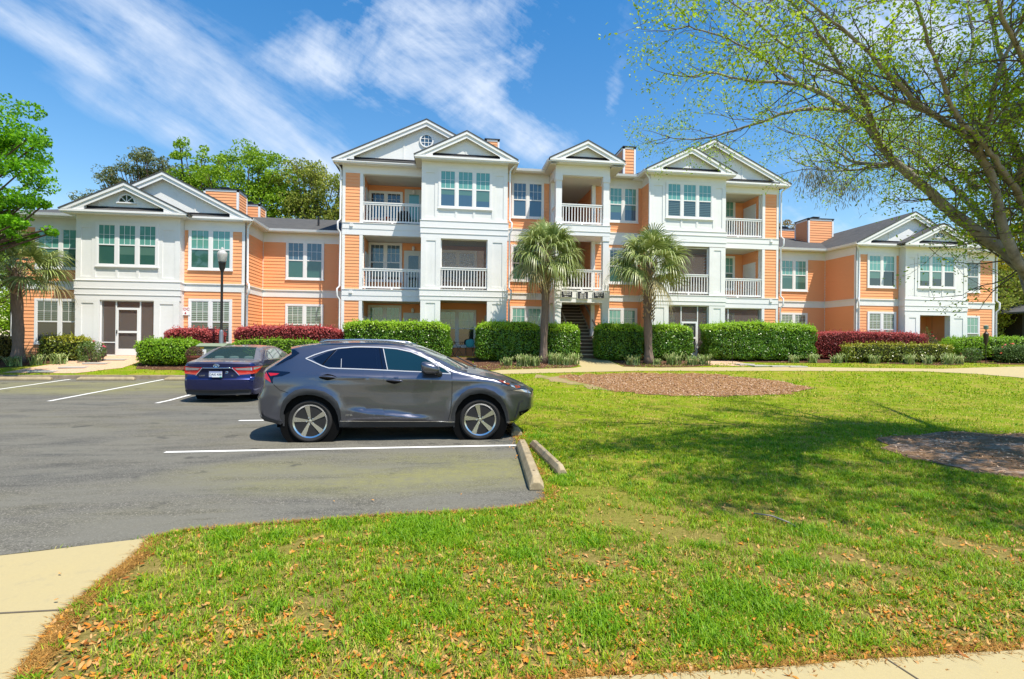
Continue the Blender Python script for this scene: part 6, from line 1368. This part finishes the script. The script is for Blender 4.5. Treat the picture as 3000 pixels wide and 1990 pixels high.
for (u0,u1,v0,v1,d,h,w) in ((-3.2,7.5,2.2,5.6,420,.034,.0055),(-.5,14,5.2,9.5,560,.038,.008),(1.0,21,9.0,14.5,200,.045,.014),(1.3,30,14.2,22,85,.055,.026)):
    P=scatter(u0,u1,v0,v1,d); P=P[freelawn(P)]; q=n2(P,1.6,41)+.8*n2(P,5,42); P0=P[q>-.15+.14*rng.normal(size=len(P))]
    addb(P0,h,w,gr); P1=scatter(u0,u1,v0,v1,d*.45); P1=P1[freelawn(P1)]; q=n2(P1,2.3,43)+.6*n2(P1,7,44); P1=P1[q>.42]; addb(P1,h*1.15,w,grb)
    P2=scatter(u0,u1,v0,v1,d*.40); P2=P2[freelawn(P2)]; addb(P2,h*.6,w*.9,grd,1.6)
# near turf: small bunches of bent blades with soil between
def bunches(u0,u1,v0,v1,dens,per,rad,h,w,lo,mats):
    C_=scatter(u0,u1,v0,v1,dens); C_=C_[freelawn(C_)]; q=n2(C_,1.3,61)+.9*n2(C_,4.2,62); C_=C_[q>lo+.18*rng.normal(size=len(C_))]
    sel=rng.uniform(size=len(C_))+.25*n2(C_,1.9,63)
    for mt,a_,b_ in mats:
        c_=C_[(sel>=a_)&(sel<b_)]; P_=np.repeat(c_,per,0)+rng.normal(size=(len(c_)*per,2))*rad
        P_=P_[freelawn(P_,False)]; addb(P_,h*(1 if mt is not grd else .7),w,mt,1.1)
bunches(-3.0,7.5,2.2,5.8,380,13,.024,.040,.0052,-.42,((gr,-9,.50),(grb,.50,.85),(grd,.85,9)))
bunches(-.2,11,5.6,9.5,120,11,.03,.042,.008,-.45,((gr,-9,.55),(grb,.55,.88),(grd,.88,9)))
P=scatter(-40,1.3,20.2,24,60); P=P[freelawn(P)&~inpoly(P,[(-15.6,20.5),(-13.2,20.45),(-12.2,21.4),(-12.4,24.1),(-19.5,24.1),(-19.5,21),(-16,21.2)])&~inpoly(P,[(-12.1,22.2),(-11.6,21.2),(-9.4,20.9),(-4.5,20.9),(1.3,21.1),(1.3,24.4),(-12.3,24.4)])]; addb(P,.05,.02,gr)
# tight mossy tussocks and weedy clumps near the camera
r_=random.Random(5); spots=[(-1.75,4.45,.16),(-1.35,4.5,.14),(-.15,4.50,.34),(.05,4.30,.26),(-.30,4.62,.24),(-.45,4.28,.16),(-.9,4.7,.15),(-1.0,3.3,.12),(-.9,2.75,.22),(-.35,3.0,.17),(.05,3.1,.15),(-.1,3.5,.2),(.9,2.9,.22),(1.5,2.75,.26),(1.9,3.1,.3),(2.1,2.85,.2),(.6,3.9,.2),(1.2,4.1,.18),(2.6,3.5,.22),(3.2,4.1,.22),(1.35,5.9,.18),(1.5,6.1,.14),(1.6,8.7,.2)]
for i in range(46):
    spots.append((r_.uniform(-2,5.5),r_.uniform(2.5,7.0),r_.uniform(.05,.14)))
for (a,b,rr) in spots:
    n=int(6500*rr*rr*3.0)+30; q=rng.normal(size=(n,2))*rr*.5; P=q+np.array([a,b]); P=P[freelawn(P)]
    if len(P): addb(P,.035+.05*rr,.006,grb,.9)
for k_,(mat,lst) in enumerate(acc.items()):
    V=np.concatenate([a for a,b in lst]); off=0; FF=[]
    for a,b in lst: FF.append(b+off); off+=len(a)
    o=npmesh('grass',V,np.concatenate(FF),mat); tag(o,kind='stuff')
# fallen leaves
lit=leafmat('dead_leaf',[(.22,.08,.02),(.50,.16,.015),(.64,.26,.025),(.55,.30,.09),(.56,.28,.08),(.58,.38,.18)],.55,.15,.35,.12,1)
def leaves(P,L,name='fallen_leaves',mat=None,lift=.012):
    n=len(P); z=gza(P[:,0],P[:,1])+lift*rng.uniform(.3,1.6,n); an=rng.uniform(0,6.28,n); L=L*rng.uniform(.6,1.25,n); W=L*rng.uniform(.32,.48,n); cup=rng.normal(size=n)*.55+.15; fold=rng.uniform(.1,.7,n)*np.sign(rng.normal(size=n)); tx=rng.normal(size=n)*.35; 
    d=np.stack([np.cos(an),np.sin(an),tx],1); d/=np.linalg.norm(d,axis=1)[:,None]; s=np.stack([-np.sin(an),np.cos(an),rng.normal(size=n)*.35],1); s/=np.linalg.norm(s,axis=1)[:,None]; u=np.cross(d,s)
    C=np.stack([P[:,0],P[:,1],z],1); rows=[]
    for t_,wd in ((-.5,.05),(-.25,.8),(0.05,1),(.32,.66),(.5,.03)):
        c=C+d*(L*t_)[:,None]+u*(L*cup*(t_*t_*1.6))[:,None]
        rows.append(np.stack([c-s*(W*wd/2)[:,None]+u*(W*wd*.35*fold)[:,None],c,c+s*(W*wd/2)[:,None]+u*(W*wd*.35*fold)[:,None]],1))
    V=np.stack(rows,1).reshape(-1,3); i=np.arange(n)*15; F=[]
    for r0 in range(4):
        for c0 in range(2): F.append(np.stack([i+r0*3+c0,i+r0*3+c0+1,i+r0*3+3+c0+1,i+r0*3+3+c0],1))
    o=npmesh(name,V,np.concatenate(F),mat or lit,smooth=True); tag(o,kind='stuff'); return o
P=scatter(-3,7,2.2,5.5,820); P=P[freelawn(P)]; pr=1.2*np.exp(-np.maximum(0,P[:,1]-2.75)/.42)+.26*np.exp(-np.maximum(0,P[:,1]-3)/1.2)+.06; pr*=1+.9*n2(P,2.4,51); pr*=np.where(P[:,0]<.6,1.15,.75)
PA=P[rng.uniform(size=len(P))<pr]; P=scatter(-1,9,5.4,13,5.5); PB=P[freelawn(P)]
def alongpts(poly,n,sd,side=0):
    seg=[(poly[i],poly[i+1]) for i in range(len(poly)-1)]; L=np.array([math.dist(a,b) for a,b in seg]); k=rng.choice(len(seg),n,p=L/L.sum()); t=rng.uniform(size=n); A=np.array([seg[i][0] for i in k]); B=np.array([seg[i][1] for i in k]); return A+(B-A)*t[:,None]+rng.normal(size=(n,2))*sd
E1=[(-1.97,2.6),(-2.10,2.95),(-2.23,3.32),(-2.28,3.78),(-2.30,4.2),(-2.38,4.55),(-2.2,4.7),(-1.6,4.8),(-1.03,4.87),(-.49,4.92),(.12,4.95),(.6,5.0),(.93,5.12),(1.1,5.31),(1.25,5.6)]; E2=[(-.9,1.8),(-.2,2.25),(.40,2.42),(.72,2.435),(1.1,2.42),(1.5,2.40),(2.34,2.40),(3.2,2.38),(5,2.35)]; E3=[(1.13,5.3),(1.2,6.2),(1.25,7.7),(1.28,8.7),(1.4,9.2)]
PC=alongpts(E1,420,.10); PC=PC[~inpoly(PC,ASPH)&~inpoly(PC,SW1)]; PD=alongpts(E3,260,.09); 
leaves(np.concatenate([PA,PB,PC,alongpts(E2,300,.10)]),.043); leaves(np.concatenate([PD,scatter(2,15,14,21,.9)]),.05)
P=np.array([(-1.08,4.99+.35),(.2,5.5),(-.7,5.35),(-2.6,3.9),(-2.75,3.2),(-2.35,3.5)]); leaves(P,.035,'fallen_leaves',None,.02)
# brown straw fringe where the lawn meets the pavements
straw=leafmat('dead_straw',[(.20,.09,.02),(.34,.17,.035),(.46,.26,.06),(.16,.07,.02)],.8,.1,.2,.3,3)
Q=np.concatenate([alongpts(E1[:6],6500,.03)+np.array([.05,0]),alongpts(E1[5:],2200,.02),alongpts(E2,6500,.028)+np.array([0,.03]),alongpts(E3,3000,.05)]); Q=Q[~(inpoly(Q,SW1)&(rng.uniform(size=len(Q))<.75))]
V,F=blades(Q,.016,.004,3.2); V[:,2]+=.006; o=npmesh('dead_straw',V,F,straw); tag(o,kind='stuff')
# wood chips on the beds
def chips(poly,n,mat,sz,seed):
    xs=[p[0] for p in poly]; ys=[p[1] for p in poly]; P=np.c_[rng.uniform(min(xs),max(xs),n),rng.uniform(min(ys),max(ys),n)]; P=P[inpoly(P,poly)]; z=gza(P[:,0],P[:,1])+.018
    N_=np.tile([0,0,1.],(len(P),1)); V,F=leafcloud(np.c_[P,z+rng.uniform(0,.02,len(P))],np.full(len(P),sz),2.6,normal=N_,jit=.35); o=npmesh('wood_chips',V,F,mat); tag(o,kind='stuff')
chm=leafmat('wood_chip',[(.14,.06,.035),(.30,.15,.08),(.46,.27,.16),(.62,.46,.32),(.22,.10,.06)],.85,0,.2,.2,2)
chips(OV,11000,chm,.07,1); chips([(4.0,19.6),(5.0,15.8),(6.0,14.5),(8.01,13.9),(10.6,14.3),(13.1,15.9),(13.0,17.95),(11.2,19.7)],1500,chm,.05,4); chips(TM,2200,chm,.05,2)
for B_ in ([(1.3,20.75),(2.4,20.75),(4,20.95),(5.3,21.1),(5.75,21.5),(5.75,22.6),(1.3,22.6)],[(7.7,21.3),(9,21.1),(10.5,21.1),(11.8,21.4),(12.2,22),(11.9,22.6),(7.7,22.6)],[(13.4,22.4),(16,22.1),(20,21.9),(23,21.2),(24.5,21.3),(25.2,22),(25.3,22.6),(13.6,22.6)],[(-12.1,22.2),(-11.6,21.2),(-9.4,20.9),(-4.5,20.9),(-4.5,22.4),(-12.3,22.6)]): chips(B_,1300,chm,.05,3)
m=MB(); m.tube([(2.95,4.55,.03),(3.05,4.42,.045),(3.12,4.28,.03),(3.13,4.15,.02)],[.006,.008,.008,.004],6); tag(m.build('fallen_twig',flat('twig_grey',(.30,.26,.22),.8),smooth=True),'thin curved grey twig lying on the sunlit lawn','twig')
# ---------------------------------------------------------------- shade tree on the lawn
t=NT('grey_bark',.9,.15); n1=t.noise(6,6,.7,(1,1,.5)); n2_=t.noise(38,4,.8,(1,1,.45)); t.col(t.mix(t.math('MULTIPLY',n2_,.5),t.ramp(n1,[(.3,(.19,.175,.16)),(.52,(.36,.335,.30)),(.68,(.50,.47,.42))]),(.10,.085,.075))); t.bump(n2_,.7,.02); bark=t.m
t=NT('twig_bark',.9,.15); t.col((.13,.105,.085)); twigm=t.m
spring=leafmat('spring_leaf',[(.12,.20,.006),(.21,.33,.008),(.33,.46,.014),(.45,.55,.04)],.45,.45,.35,.3,.8)
LIMB={
 'A':([(9.95,7.42,2.75),(9.65,7.39,2.95),(9.34,7.42,3.25),(8.98,7.46,3.47),(8.59,7.5,3.74),(8.29,7.53,3.97),(7.99,7.56,4.25),(7.69,7.59,4.48),(7.39,7.62,4.73),(7.17,7.63,4.96),(7.02,7.64,5.16),(6.84,7.66,5.38),(6.63,7.67,5.52),(6.33,7.7,5.71),(5.98,7.74,5.88),(5.6,7.77,5.95),(5.16,7.82,5.97),(4.73,7.87,6.02),(4.33,7.91,6.1),(3.95,7.95,6.03)],.135,.012),
 'A2':([(7.17,7.63,4.96),(6.75,7.32,5.09),(6.37,7.01,5.26),(5.88,6.71,5.4),(5.4,6.42,5.5),(4.9,6.12,5.65),(4.42,5.83,5.72),(3.97,5.53,5.73)],.06,.012),
 'A3':([(7.45,7.63,4.68),(7.25,8.19,4.88),(7.24,8.67,5.26),(7.16,9.16,5.67),(7.08,9.65,5.96)],.045,.01),
 'A4':([(6.64,7.69,5.53),(6.42,8.01,5.7),(6.02,8.35,5.76),(5.74,8.68,5.71),(5.42,9.01,5.68),(5.12,9.34,5.65),(4.78,9.67,5.72),(4.56,9.99,5.87)],.045,.01),
 'A5':([(5.94,7.74,5.87),(5.38,7.56,5.97),(4.9,7.42,6.13),(4.38,7.29,6.23),(3.9,7.15,6.26),(3.47,7.0,6.24)],.03,.009),
 'B':([(9.95,7.50,2.8),(9.83,7.82,3.31),(9.78,8.07,3.82),(9.72,8.33,4.27),(9.63,8.58,4.66),(9.53,8.84,4.98),(9.39,9.11,5.12),(9.25,9.37,5.31),(8.96,9.66,5.39),(8.61,9.95,5.39),(8.2,10.3,5.5)],.09,.015),
 'B2':([(9.53,8.84,4.98),(9.41,8.91,5.23),(9.64,9.36,5.61),(9.74,9.83,5.9),(9.81,10.3,6.04)],.05,.012),
 'C':([(9.9,7.38,2.75),(9.19,7.15,3.03),(8.77,7.03,3.58),(8.49,6.88,3.92),(8.17,6.74,4.31),(7.87,6.6,4.46),(7.69,6.44,4.57),(7.59,6.27,4.82),(7.47,6.11,5.1),(7.35,5.94,5.36),(7.36,5.76,5.72),(7.27,5.59,5.84),(7.1,5.2,6.3)],.095,.013),
 'C2':([(7.9,6.62,4.45),(7.57,6.55,4.70),(7.07,6.44,4.85),(6.6,6.25,4.89),(6.14,6.07,4.96),(5.69,5.88,5.08),(5.27,5.69,5.17),(4.75,5.51,5.34),(4.26,5.33,5.43),(3.8,5.14,5.48)],.065,.012),
 'C3':([(6.72,6.30,4.88),(6.34,6.32,5.02),(5.97,6.27,5.04),(5.51,6.23,5.2),(5.08,6.18,5.31),(4.67,6.14,5.41),(4.15,6.11,5.64),(3.78,6.06,5.85),(3.48,5.99,5.97)],.04,.01),
 'D':([(9.9,7.35,3.3),(9.42,7.22,3.96),(8.82,6.94,4.22),(8.22,6.66,4.37),(7.67,6.38,4.54),(6.99,6.11,4.66),(6.47,5.82,4.77),(6.02,5.52,4.93),(5.51,5.23,5.14),(5.08,4.93,5.29),(4.71,4.62,5.24)],.07,.011),
 'E':([(10.1,7.6,3.0),(10.23,7.72,4.1),(9.9,7.6,4.78),(9.44,7.49,5.31),(9.2,7.35,5.67),(9.01,7.21,6.16),(8.69,7.08,6.63),(8.35,6.96,7.12)],.11,.02),
 'F':([(9.95,7.45,3.0),(9.77,7.49,4.17),(9.62,7.63,4.5),(9.53,7.75,4.87),(9.49,7.87,5.25),(9.36,8.0,5.82),(9.34,8.12,6.5),(9.58,8.2,7.21),(9.59,8.31,8.08)],.10,.02),
 'G':([(10.3,7.3,3.4),(9.83,7.17,4.77),(8.51,6.38,5.18),(7.28,5.59,5.28),(6.02,4.8,5.13),(4.91,3.99,4.85)],.08,.012),
 'H':([(10.3,7.2,3.2),(10.9,6.4,4.4),(11.3,5.5,5.4),(11.6,4.4,6.2),(11.7,3.4,6.8)],.11,.02),
 'I':([(10.4,7.5,3.0),(11.4,8.0,4.2),(12.4,8.7,5.3),(13.3,9.4,6.2),(14.0,10,6.9)],.12,.02),
 'J':([(9.0,7.0,4.3),(8.7,6.2,5.2),(8.5,5.3,5.8),(8.2,4.4,6.2),(7.9,3.6,6.4)],.06,.012),
 'M':([(10.1,7.4,3.0),(9.6,6.6,5.0),(8.9,5.6,6.6),(8.0,4.6,7.6),(7.0,3.6,8.2)],.11,.02),
 'N':([(10.1,7.3,3.2),(10.2,6.8,5.2),(9.9,6.0,7.2),(9.3,5.2,8.6),(8.4,4.4,9.4)],.11,.02),
 'O':([(8.9,5.6,6.6),(7.8,5.4,7.2),(6.6,5.1,7.6),(5.6,4.7,7.8)],.05,.012),
 'P':([(10.2,7.4,3.4),(10.6,7.0,5.6),(11.0,6.4,7.6),(11.4,5.6,9.0)],.10,.02),
 'U':([(10.9,6.4,4.4),(10.9,4.8,6.4),(10.6,3.0,7.6),(10.2,1.2,8.4)],.08,.02),
 'V':([(10.9,4.8,6.4),(9.8,3.8,7.4),(8.8,2.6,8.1),(8.0,1.4,8.5)],.06,.012),
 'W':([(11.3,5.5,5.4),(12.4,4.6,6.8),(13.0,3.4,7.8),(13.4,2.2,8.4)],.06,.012),
 'Y':([(8.0,4.6,7.6),(7.0,3.0,8.0),(6.2,2.0,8.2)],.05,.012),
 'K':([(9.8,8.3,4.6),(10.3,9.4,5.6),(10.6,10.4,6.3),(10.8,11.2,6.8)],.07,.012)}
TR=empty('shade_tree',(10.9,7.1,0)); tag(TR,'large spreading tree with grey limbs and sparse fresh yellow green leaves over the lawn','tree')
m=MB(); m.tube([(10.95,7.0,-.1),(10.85,7.05,.25),(10.6,7.15,1.0),(10.35,7.28,1.8),(10.1,7.38,2.5),(9.95,7.45,2.95)],[.42,.33,.28,.27,.27,.22],20); m.build('trunk',bark,TR,smooth=True)
rr=np.random.default_rng(77)
def smoothline(P,k=3,w=.03):
    P=np.array(P,float); n=len(P); o=[]
    for i in range(n-1):
        p0=P[max(0,i-1)];p1=P[i];p2=P[i+1];p3=P[min(n-1,i+2)]
        for j in range(k):
            t=j/k; o.append(.5*((2*p1)+(-p0+p2)*t+(2*p0-5*p1+4*p2-p3)*t*t+(-p0+3*p1-3*p2+p3)*t**3)+rr.normal(size=3)*w*(0 if j==0 else 1)*.3)
    o.append(P[-1]); return np.array(o)
tw=MB(); LP=[]; LD=[]; HP=[]; HD=[]; HI=[False]
def grow(p,d,L,r,lev):
    """a wandering twig with side shoots; leaves near the tips"""
    n=max(3,int(L/.16)); pts=[p]; rad=[r]; q=p.copy(); dd=d/np.linalg.norm(d)
    for i in range(n):
        dd=dd+rr.normal(size=3)*.16+np.array([0,0,.035 if lev<2 else -.01]); dd/=np.linalg.norm(dd); q=q+dd*L/n; pts.append(q.copy()); rad.append(r*(1-.75*(i+1)/n))
        if lev<2 and i>=1 and rr.uniform()<(.80 if lev==0 else .62):
            sd=dd+rr.normal(size=3)*.75; grow(q.copy(),sd,L*rr.uniform(.34,.6),r*.5,lev+1)
        if (lev>=1 or i>n*.5):
            hi=HI[0]; A_,B_=(HP,HD) if hi else (LP,LD)
            for _ in range(rr.poisson((4.2 if hi else 3.9) if lev>=1 else 2.8)): A_.append(q+rr.normal(size=3)*(.13 if hi else .07)); B_.append(dd+rr.normal(size=3)*.6+np.array([0,0,.2]))
    tw.tube(pts,rad,3 if lev else 4,cap=False)
for k,(P,r0,r1) in LIMB.items():
    HI[0]=k in 'MNOPQSTUVWXYZ'
    S=smoothline(P,3,.03); n=len(S); rad=[.88*(r0+(r1-r0)*(i/(n-1))**.8) for i in range(n)]
    if k in 'ABCDEFGHI' : rad=[x*(1+.06*math.sin(i*1.7)+.05*rr.normal()) for i,x in enumerate(rad)]
    m=MB(); m.tube(S,rad,12 if r0>.08 else 7); m.build('limb',bark,TR,smooth=True)
    Ln=np.linalg.norm(np.diff(S,axis=0),axis=1).sum(); cnt=int(Ln*7.5)
    for j in range(cnt):
        q=(j+rr.uniform())/cnt; 
        if rad[min(n-1,int(q*n))]>.10 and rr.uniform()<.8: continue
        i=min(n-2,int(q*(n-1))); p=S[i]+(S[i+1]-S[i])*rr.uniform(); t_=S[i+1]-S[i]; t_/=np.linalg.norm(t_)
        d=t_*.9+rr.normal(size=3)*.75+np.array([0,0,.15]); L=rr.uniform(.45,1.35)*(1.05-.35*q)
        grow(p,d,L,max(.004,min(.014,rad[i]*.4)),0)
    for _ in range(3): grow(S[-1].copy(),(S[-1]-S[-3])+rr.normal(size=3)*.15,rr.uniform(.6,1.1),r1*.9,0)
tw.build('twigs',twigm,TR,recalc=False)
LP=np.array(LP); LD=np.array(LD); V,F=leafcloud(LP,np.full(len(LP),.050),2.0,direc=LD,jit=.5,normal=rr.normal(size=LP.shape)); o_=len(V); V2,F2=leafcloud(np.array(HP),np.full(len(HP),.10),1.7,direc=np.array(HD),jit=.5,normal=rr.normal(size=(len(HP),3))); npmesh('crown',np.concatenate([V,V2]),np.concatenate([F,F2+o_]),spring,TR)
print('tree leaves',len(LP),'twig verts',len(tw.v))
# tufts of grey moss hanging in the limbs
mossm=leafmat('grey_moss',[(.16,.17,.12),(.26,.27,.20),(.34,.34,.27)],.9,.1,.1)
for (cx,cy,cz,s_) in ((8.5,9.9,5.0,.35),(7.15,9.0,4.85,.28),(8.75,6.7,5.2,.18)):
    P=rr.normal(size=(900,3))*np.array([.22,.22,.16])*s_/.3+np.array([cx,cy,cz]); V,F=leafcloud(P,np.full(900,.11),9,direc=np.tile([0,0,-1.],(900,1)),jit=.7); npmesh('hanging_moss',V,F,mossm,TR)
# ---------------------------------------------------------------- trees round the building
def bgtree(name,x,y,z0,h,crowns,mat,label,seed,leaf=.2,n=9000,trunk=.25,group=None,barkmat=None,limbs=True,el=1.7,holes=.25,clump=.55,ncl=170):
    """trunk, limbs to every clump, and leaf clumps with gaps between them"""
    r=np.random.default_rng(seed); t=empty(name,(x,y,z0)); tag(t,label,'tree',group)
    m=MB(); top=min(h*.75,max(c[2] for c in crowns)); 
    m.tube([(x,y,z0-.3),(x+.1,y,z0+h*.2),(x-.1,y+.1,z0+h*.45),(x,y,z0+top*.95)],[trunk*1.25,trunk,trunk*.8,trunk*.3],10); m.build('trunk',barkmat or barkd,t,smooth=True)
    allP=[]; lm=MB(); vol=sum(c[3]*c[4]*c[5] for c in crowns)
    for (cx,cy,cz,a,b,c) in crowns:
        k=max(5,int(n*(a*b*c)/vol/ (n/ max(60,len(crowns)*16)) )); 
        nc=max(10,int(ncl*(a*b*c)/vol)); U=r.normal(size=(nc,3)); U/=np.linalg.norm(U,axis=1)[:,None]; U*=r.uniform(.45,1.0,nc)[:,None]**.6
        CC=np.array([x+cx,y+cy,z0+cz])+U*np.array([a,b,c]); per=int(n*(a*b*c)/vol/nc)
        for q in CC:
            s=clump*r.uniform(.6,1.35)*min(a,c)*.60; W=r.normal(size=(per,3)); W/=np.linalg.norm(W,axis=1)[:,None]; W*=r.uniform(.35,1,per)[:,None]**.5
            allP.append(q+W*np.array([s*1.25,s*1.25,s*.75]))
            if limbs and r.uniform()<.45:
                b0=np.array([x,y,z0+max(h*.25,cz*.45)]); mid=(b0+q)/2+r.normal(size=3)*.25; lm.tube([b0,mid,q],[trunk*.30,trunk*.16,.03],4,cap=False)
    P=np.concatenate(allP); P=P[noise3(P,1.1/clump,seed)>-.9+holes]
    V,F=leafcloud(P,np.full(len(P),leaf),el); npmesh('crown',V,F,mat,t)
    if lm.v: lm.build('limb',barkmat or barkd,t,recalc=False)
    return t
tg1=leafmat('tree_leaf_spring',[(.09,.18,.008),(.16,.29,.012),(.26,.40,.02),(.36,.48,.05)],.5,.3,.3,.4,.5)
tg2=leafmat('tree_leaf_bright',[(.05,.15,.004),(.10,.27,.006),(.19,.43,.010),(.29,.54,.02)],.45,.4,.3,.4,.7)
tg3=leafmat('tree_leaf_olive',[(.11,.15,.015),(.20,.25,.03),(.31,.34,.055),(.36,.29,.09)],.55,.25,.25,.4,.5)
tp=leafmat('pine_needle',[(.06,.10,.03),(.11,.15,.05),(.18,.20,.08),(.22,.19,.10)],.7,.1,.2,.4,.6)
tgold=leafmat('tree_leaf_gold',[(.16,.16,.010),(.30,.27,.014),(.44,.36,.025),(.20,.19,.02)],.55,.3,.25,.4,.45)
ttan=leafmat('tree_leaf_tan',[(.18,.13,.05),(.30,.21,.08),(.36,.27,.11),(.24,.24,.07)],.6,.25,.25,.4,.5)
BG='trees behind the apartment building'
bgtree('pine_tree',-24.0,46,.8,16,[(-4.3,0,12.2,1.6,1.2,.8),(-2.2,0,14.0,2.0,1.6,1.1),(-.5,0,15.2,1.8,1.6,1.0),(1.2,0,14.3,1.9,1.5,1.0),(2.6,0,13.4,1.5,1.2,.9),(-2.8,0,12.4,1.7,1.2,.7),(.2,0,13.0,2.0,1.5,.7),(-4.9,0,11.0,1.0,.9,.5)],tp,'dark open crowned pine behind the left wing gables',31,.22,15000,.28,BG,flat('pine_bark',(.13,.085,.065),.9,.1,.3,6),el=3.0,holes=.30,clump=.8,ncl=200)
bgtree('broadleaf_tree',-20.2,44,.8,17,[(0,0,14.8,1.2,1.2,2.0),(-.2,0,12.2,2.0,1.6,2.2),(.9,0,10.4,2.0,1.6,1.8),(.6,0,13,1.3,1.2,1.6)],tg1,'tall narrow light green tree between the pine and the round tree, behind the left wing',32,.2,14000,.22,BG,holes=.35)
bgtree('broadleaf_tree',-15.3,43,.8,16.3,[(-2.0,0,12.2,2.3,2,2.6),(0,0,14.2,2.6,2,2.0),(2.0,0,13.4,2.2,2,2.2),(1.0,0,10.6,3.2,2.4,2.6),(-2.5,0,9.6,2.0,1.8,2.0),(3.0,0,11,1.8,1.6,2.2)],tg1,'broad rounded green tree behind the left wing chimneys',33,.2,30000,.30,BG,holes=.25)
bgtree('broadleaf_tree',-9.9,42,.8,15.4,[(-1.2,0,12.8,1.9,1.7,2.2),(.8,0,12.0,1.9,1.7,2.4),(0,0,9.6,2.6,2,2.2),(2.4,0,10.2,1.6,1.5,2.2)],tg3,'olive green tree behind the low slate roof, left of the three storey block',34,.19,20000,.28,BG,holes=.4)
bgtree('broadleaf_tree',-30.5,48,.8,10.5,[(0,0,6.5,4,3,3),(-5,0,6,4,3,3),(3.5,0,5.5,3,2.5,2.5)],tg1,'low dark green trees seen past the left end of the building',35,.3,11000,.3,BG)
bgtree('broadleaf_tree',33.5,50,.9,14.5,[(-1.8,0,11.0,1.8,1.6,1.4),(1.5,0,12.6,2.2,1.8,1.3),(3.8,0,12.0,1.7,1.4,1.1),(.2,0,10.4,2.6,2,1.6),(5.0,0,10.6,1.2,1.1,.8)],ttan,'tan leaved thin tree behind the far wing chimney',36,.2,11000,.26,BG,holes=.55)
bgtree('broadleaf_tree',29.3,51,.9,12.5,[(-2,0,10.2,1.6,1.4,1.8),(0.4,0,9.6,1.8,1.4,1.6),(-3.3,0,8.6,1.4,1.2,1.6)],tg3,'olive tree peeping behind the three storey block at its right corner',37,.2,9000,.24,BG,holes=.5)
bgtree('oak_tree',55.5,45,.9,14.5,[(-2.5,0,10.5,3.0,2.5,2.4),(1,0,12.4,3.4,2.8,2.2),(4.5,0,11.4,3.2,2.6,2.6),(-2,0,6.8,3.2,2.6,2.6),(2.5,0,7.6,3.6,2.8,3.0),(6.5,0,7.4,3,2.6,3)],tgold,'golden green oak beyond the far end wall, behind the leaning tree limbs',38,.22,30000,.4,BG,holes=.3)
bgtree('oak_tree',46.6,37,.9,10,[(-1.0,0,7.2,2.2,2,1.8),(1.6,0,6.6,2.4,2,2.2),(-.8,0,4.4,2.0,1.8,2.0),(2.2,0,3.4,2.4,2,2)],tgold,'lower golden oak close to the far end wall above the green bank',39,.18,20000,.3,BG,holes=.3)
bgtree('oak_tree',43.0,35.5,.9,8,[(0,0,4.6,3.0,2.4,2.2),(3,0,5.0,2.6,2.2,2.2),(-2,0,2.6,2.6,2,1.8)],tg3,'dark olive tree around the shed at the right picture edge',40,.18,18000,.3,BG)
bgtree('broadleaf_tree',-17.6,18.8,.35,10.2,[(2.3,.2,8.6,1.5,1.4,1.0),(.4,0,9.2,2.0,1.8,1.3),(2.9,0,7.7,1.5,1.4,.85),(1.0,0,7.3,2.3,2.0,1.2),(3.0,0,6.2,1.9,1.6,.85),(3.3,-.2,5.35,1.8,1.5,.60),(3.4,-.3,4.75,1.5,1.2,.42),(4.35,-.3,4.75,.8,.9,.30),(1.6,-.3,5.5,2.0,1.6,.9),(-1.2,0,6.2,2.4,2,1.9),(-.6,0,8.0,2.2,2,1.5)],tg2,'bright green layered tree at the left picture edge, overhanging the left palm',41,.12,70000,.24,None,el=1.8,holes=.12,clump=.75,ncl=330)
bgtree('broadleaf_tree',-25.5,31,.8,7.5,[(0,0,4.2,3.0,2.2,2.2),(2.2,0,3.0,2.0,1.8,1.9),(-3,0,3.6,2.6,2,2.2),(1.6,-.5,1.3,2.4,1.6,1.2)],tg1,'low leafy tree filling the gap past the left end wall',51,.16,14000,.2,BG,holes=.05)
# far wood along the horizon
P=[];r=np.random.default_rng(9)
for i in range(150):
    a=r.uniform(-170,-42) if i%2 else r.uniform(58,190); q=np.array([a,r.uniform(62,80),r.uniform(1,6)]); P.append(q+r.normal(size=(150,3))*np.array([2.2,1.5,1.5]))
P=np.concatenate(P); V,F=leafcloud(P,np.full(len(P),.8),1.6); o=npmesh('far_woods',V,F,tg3); tag(o,kind='stuff')
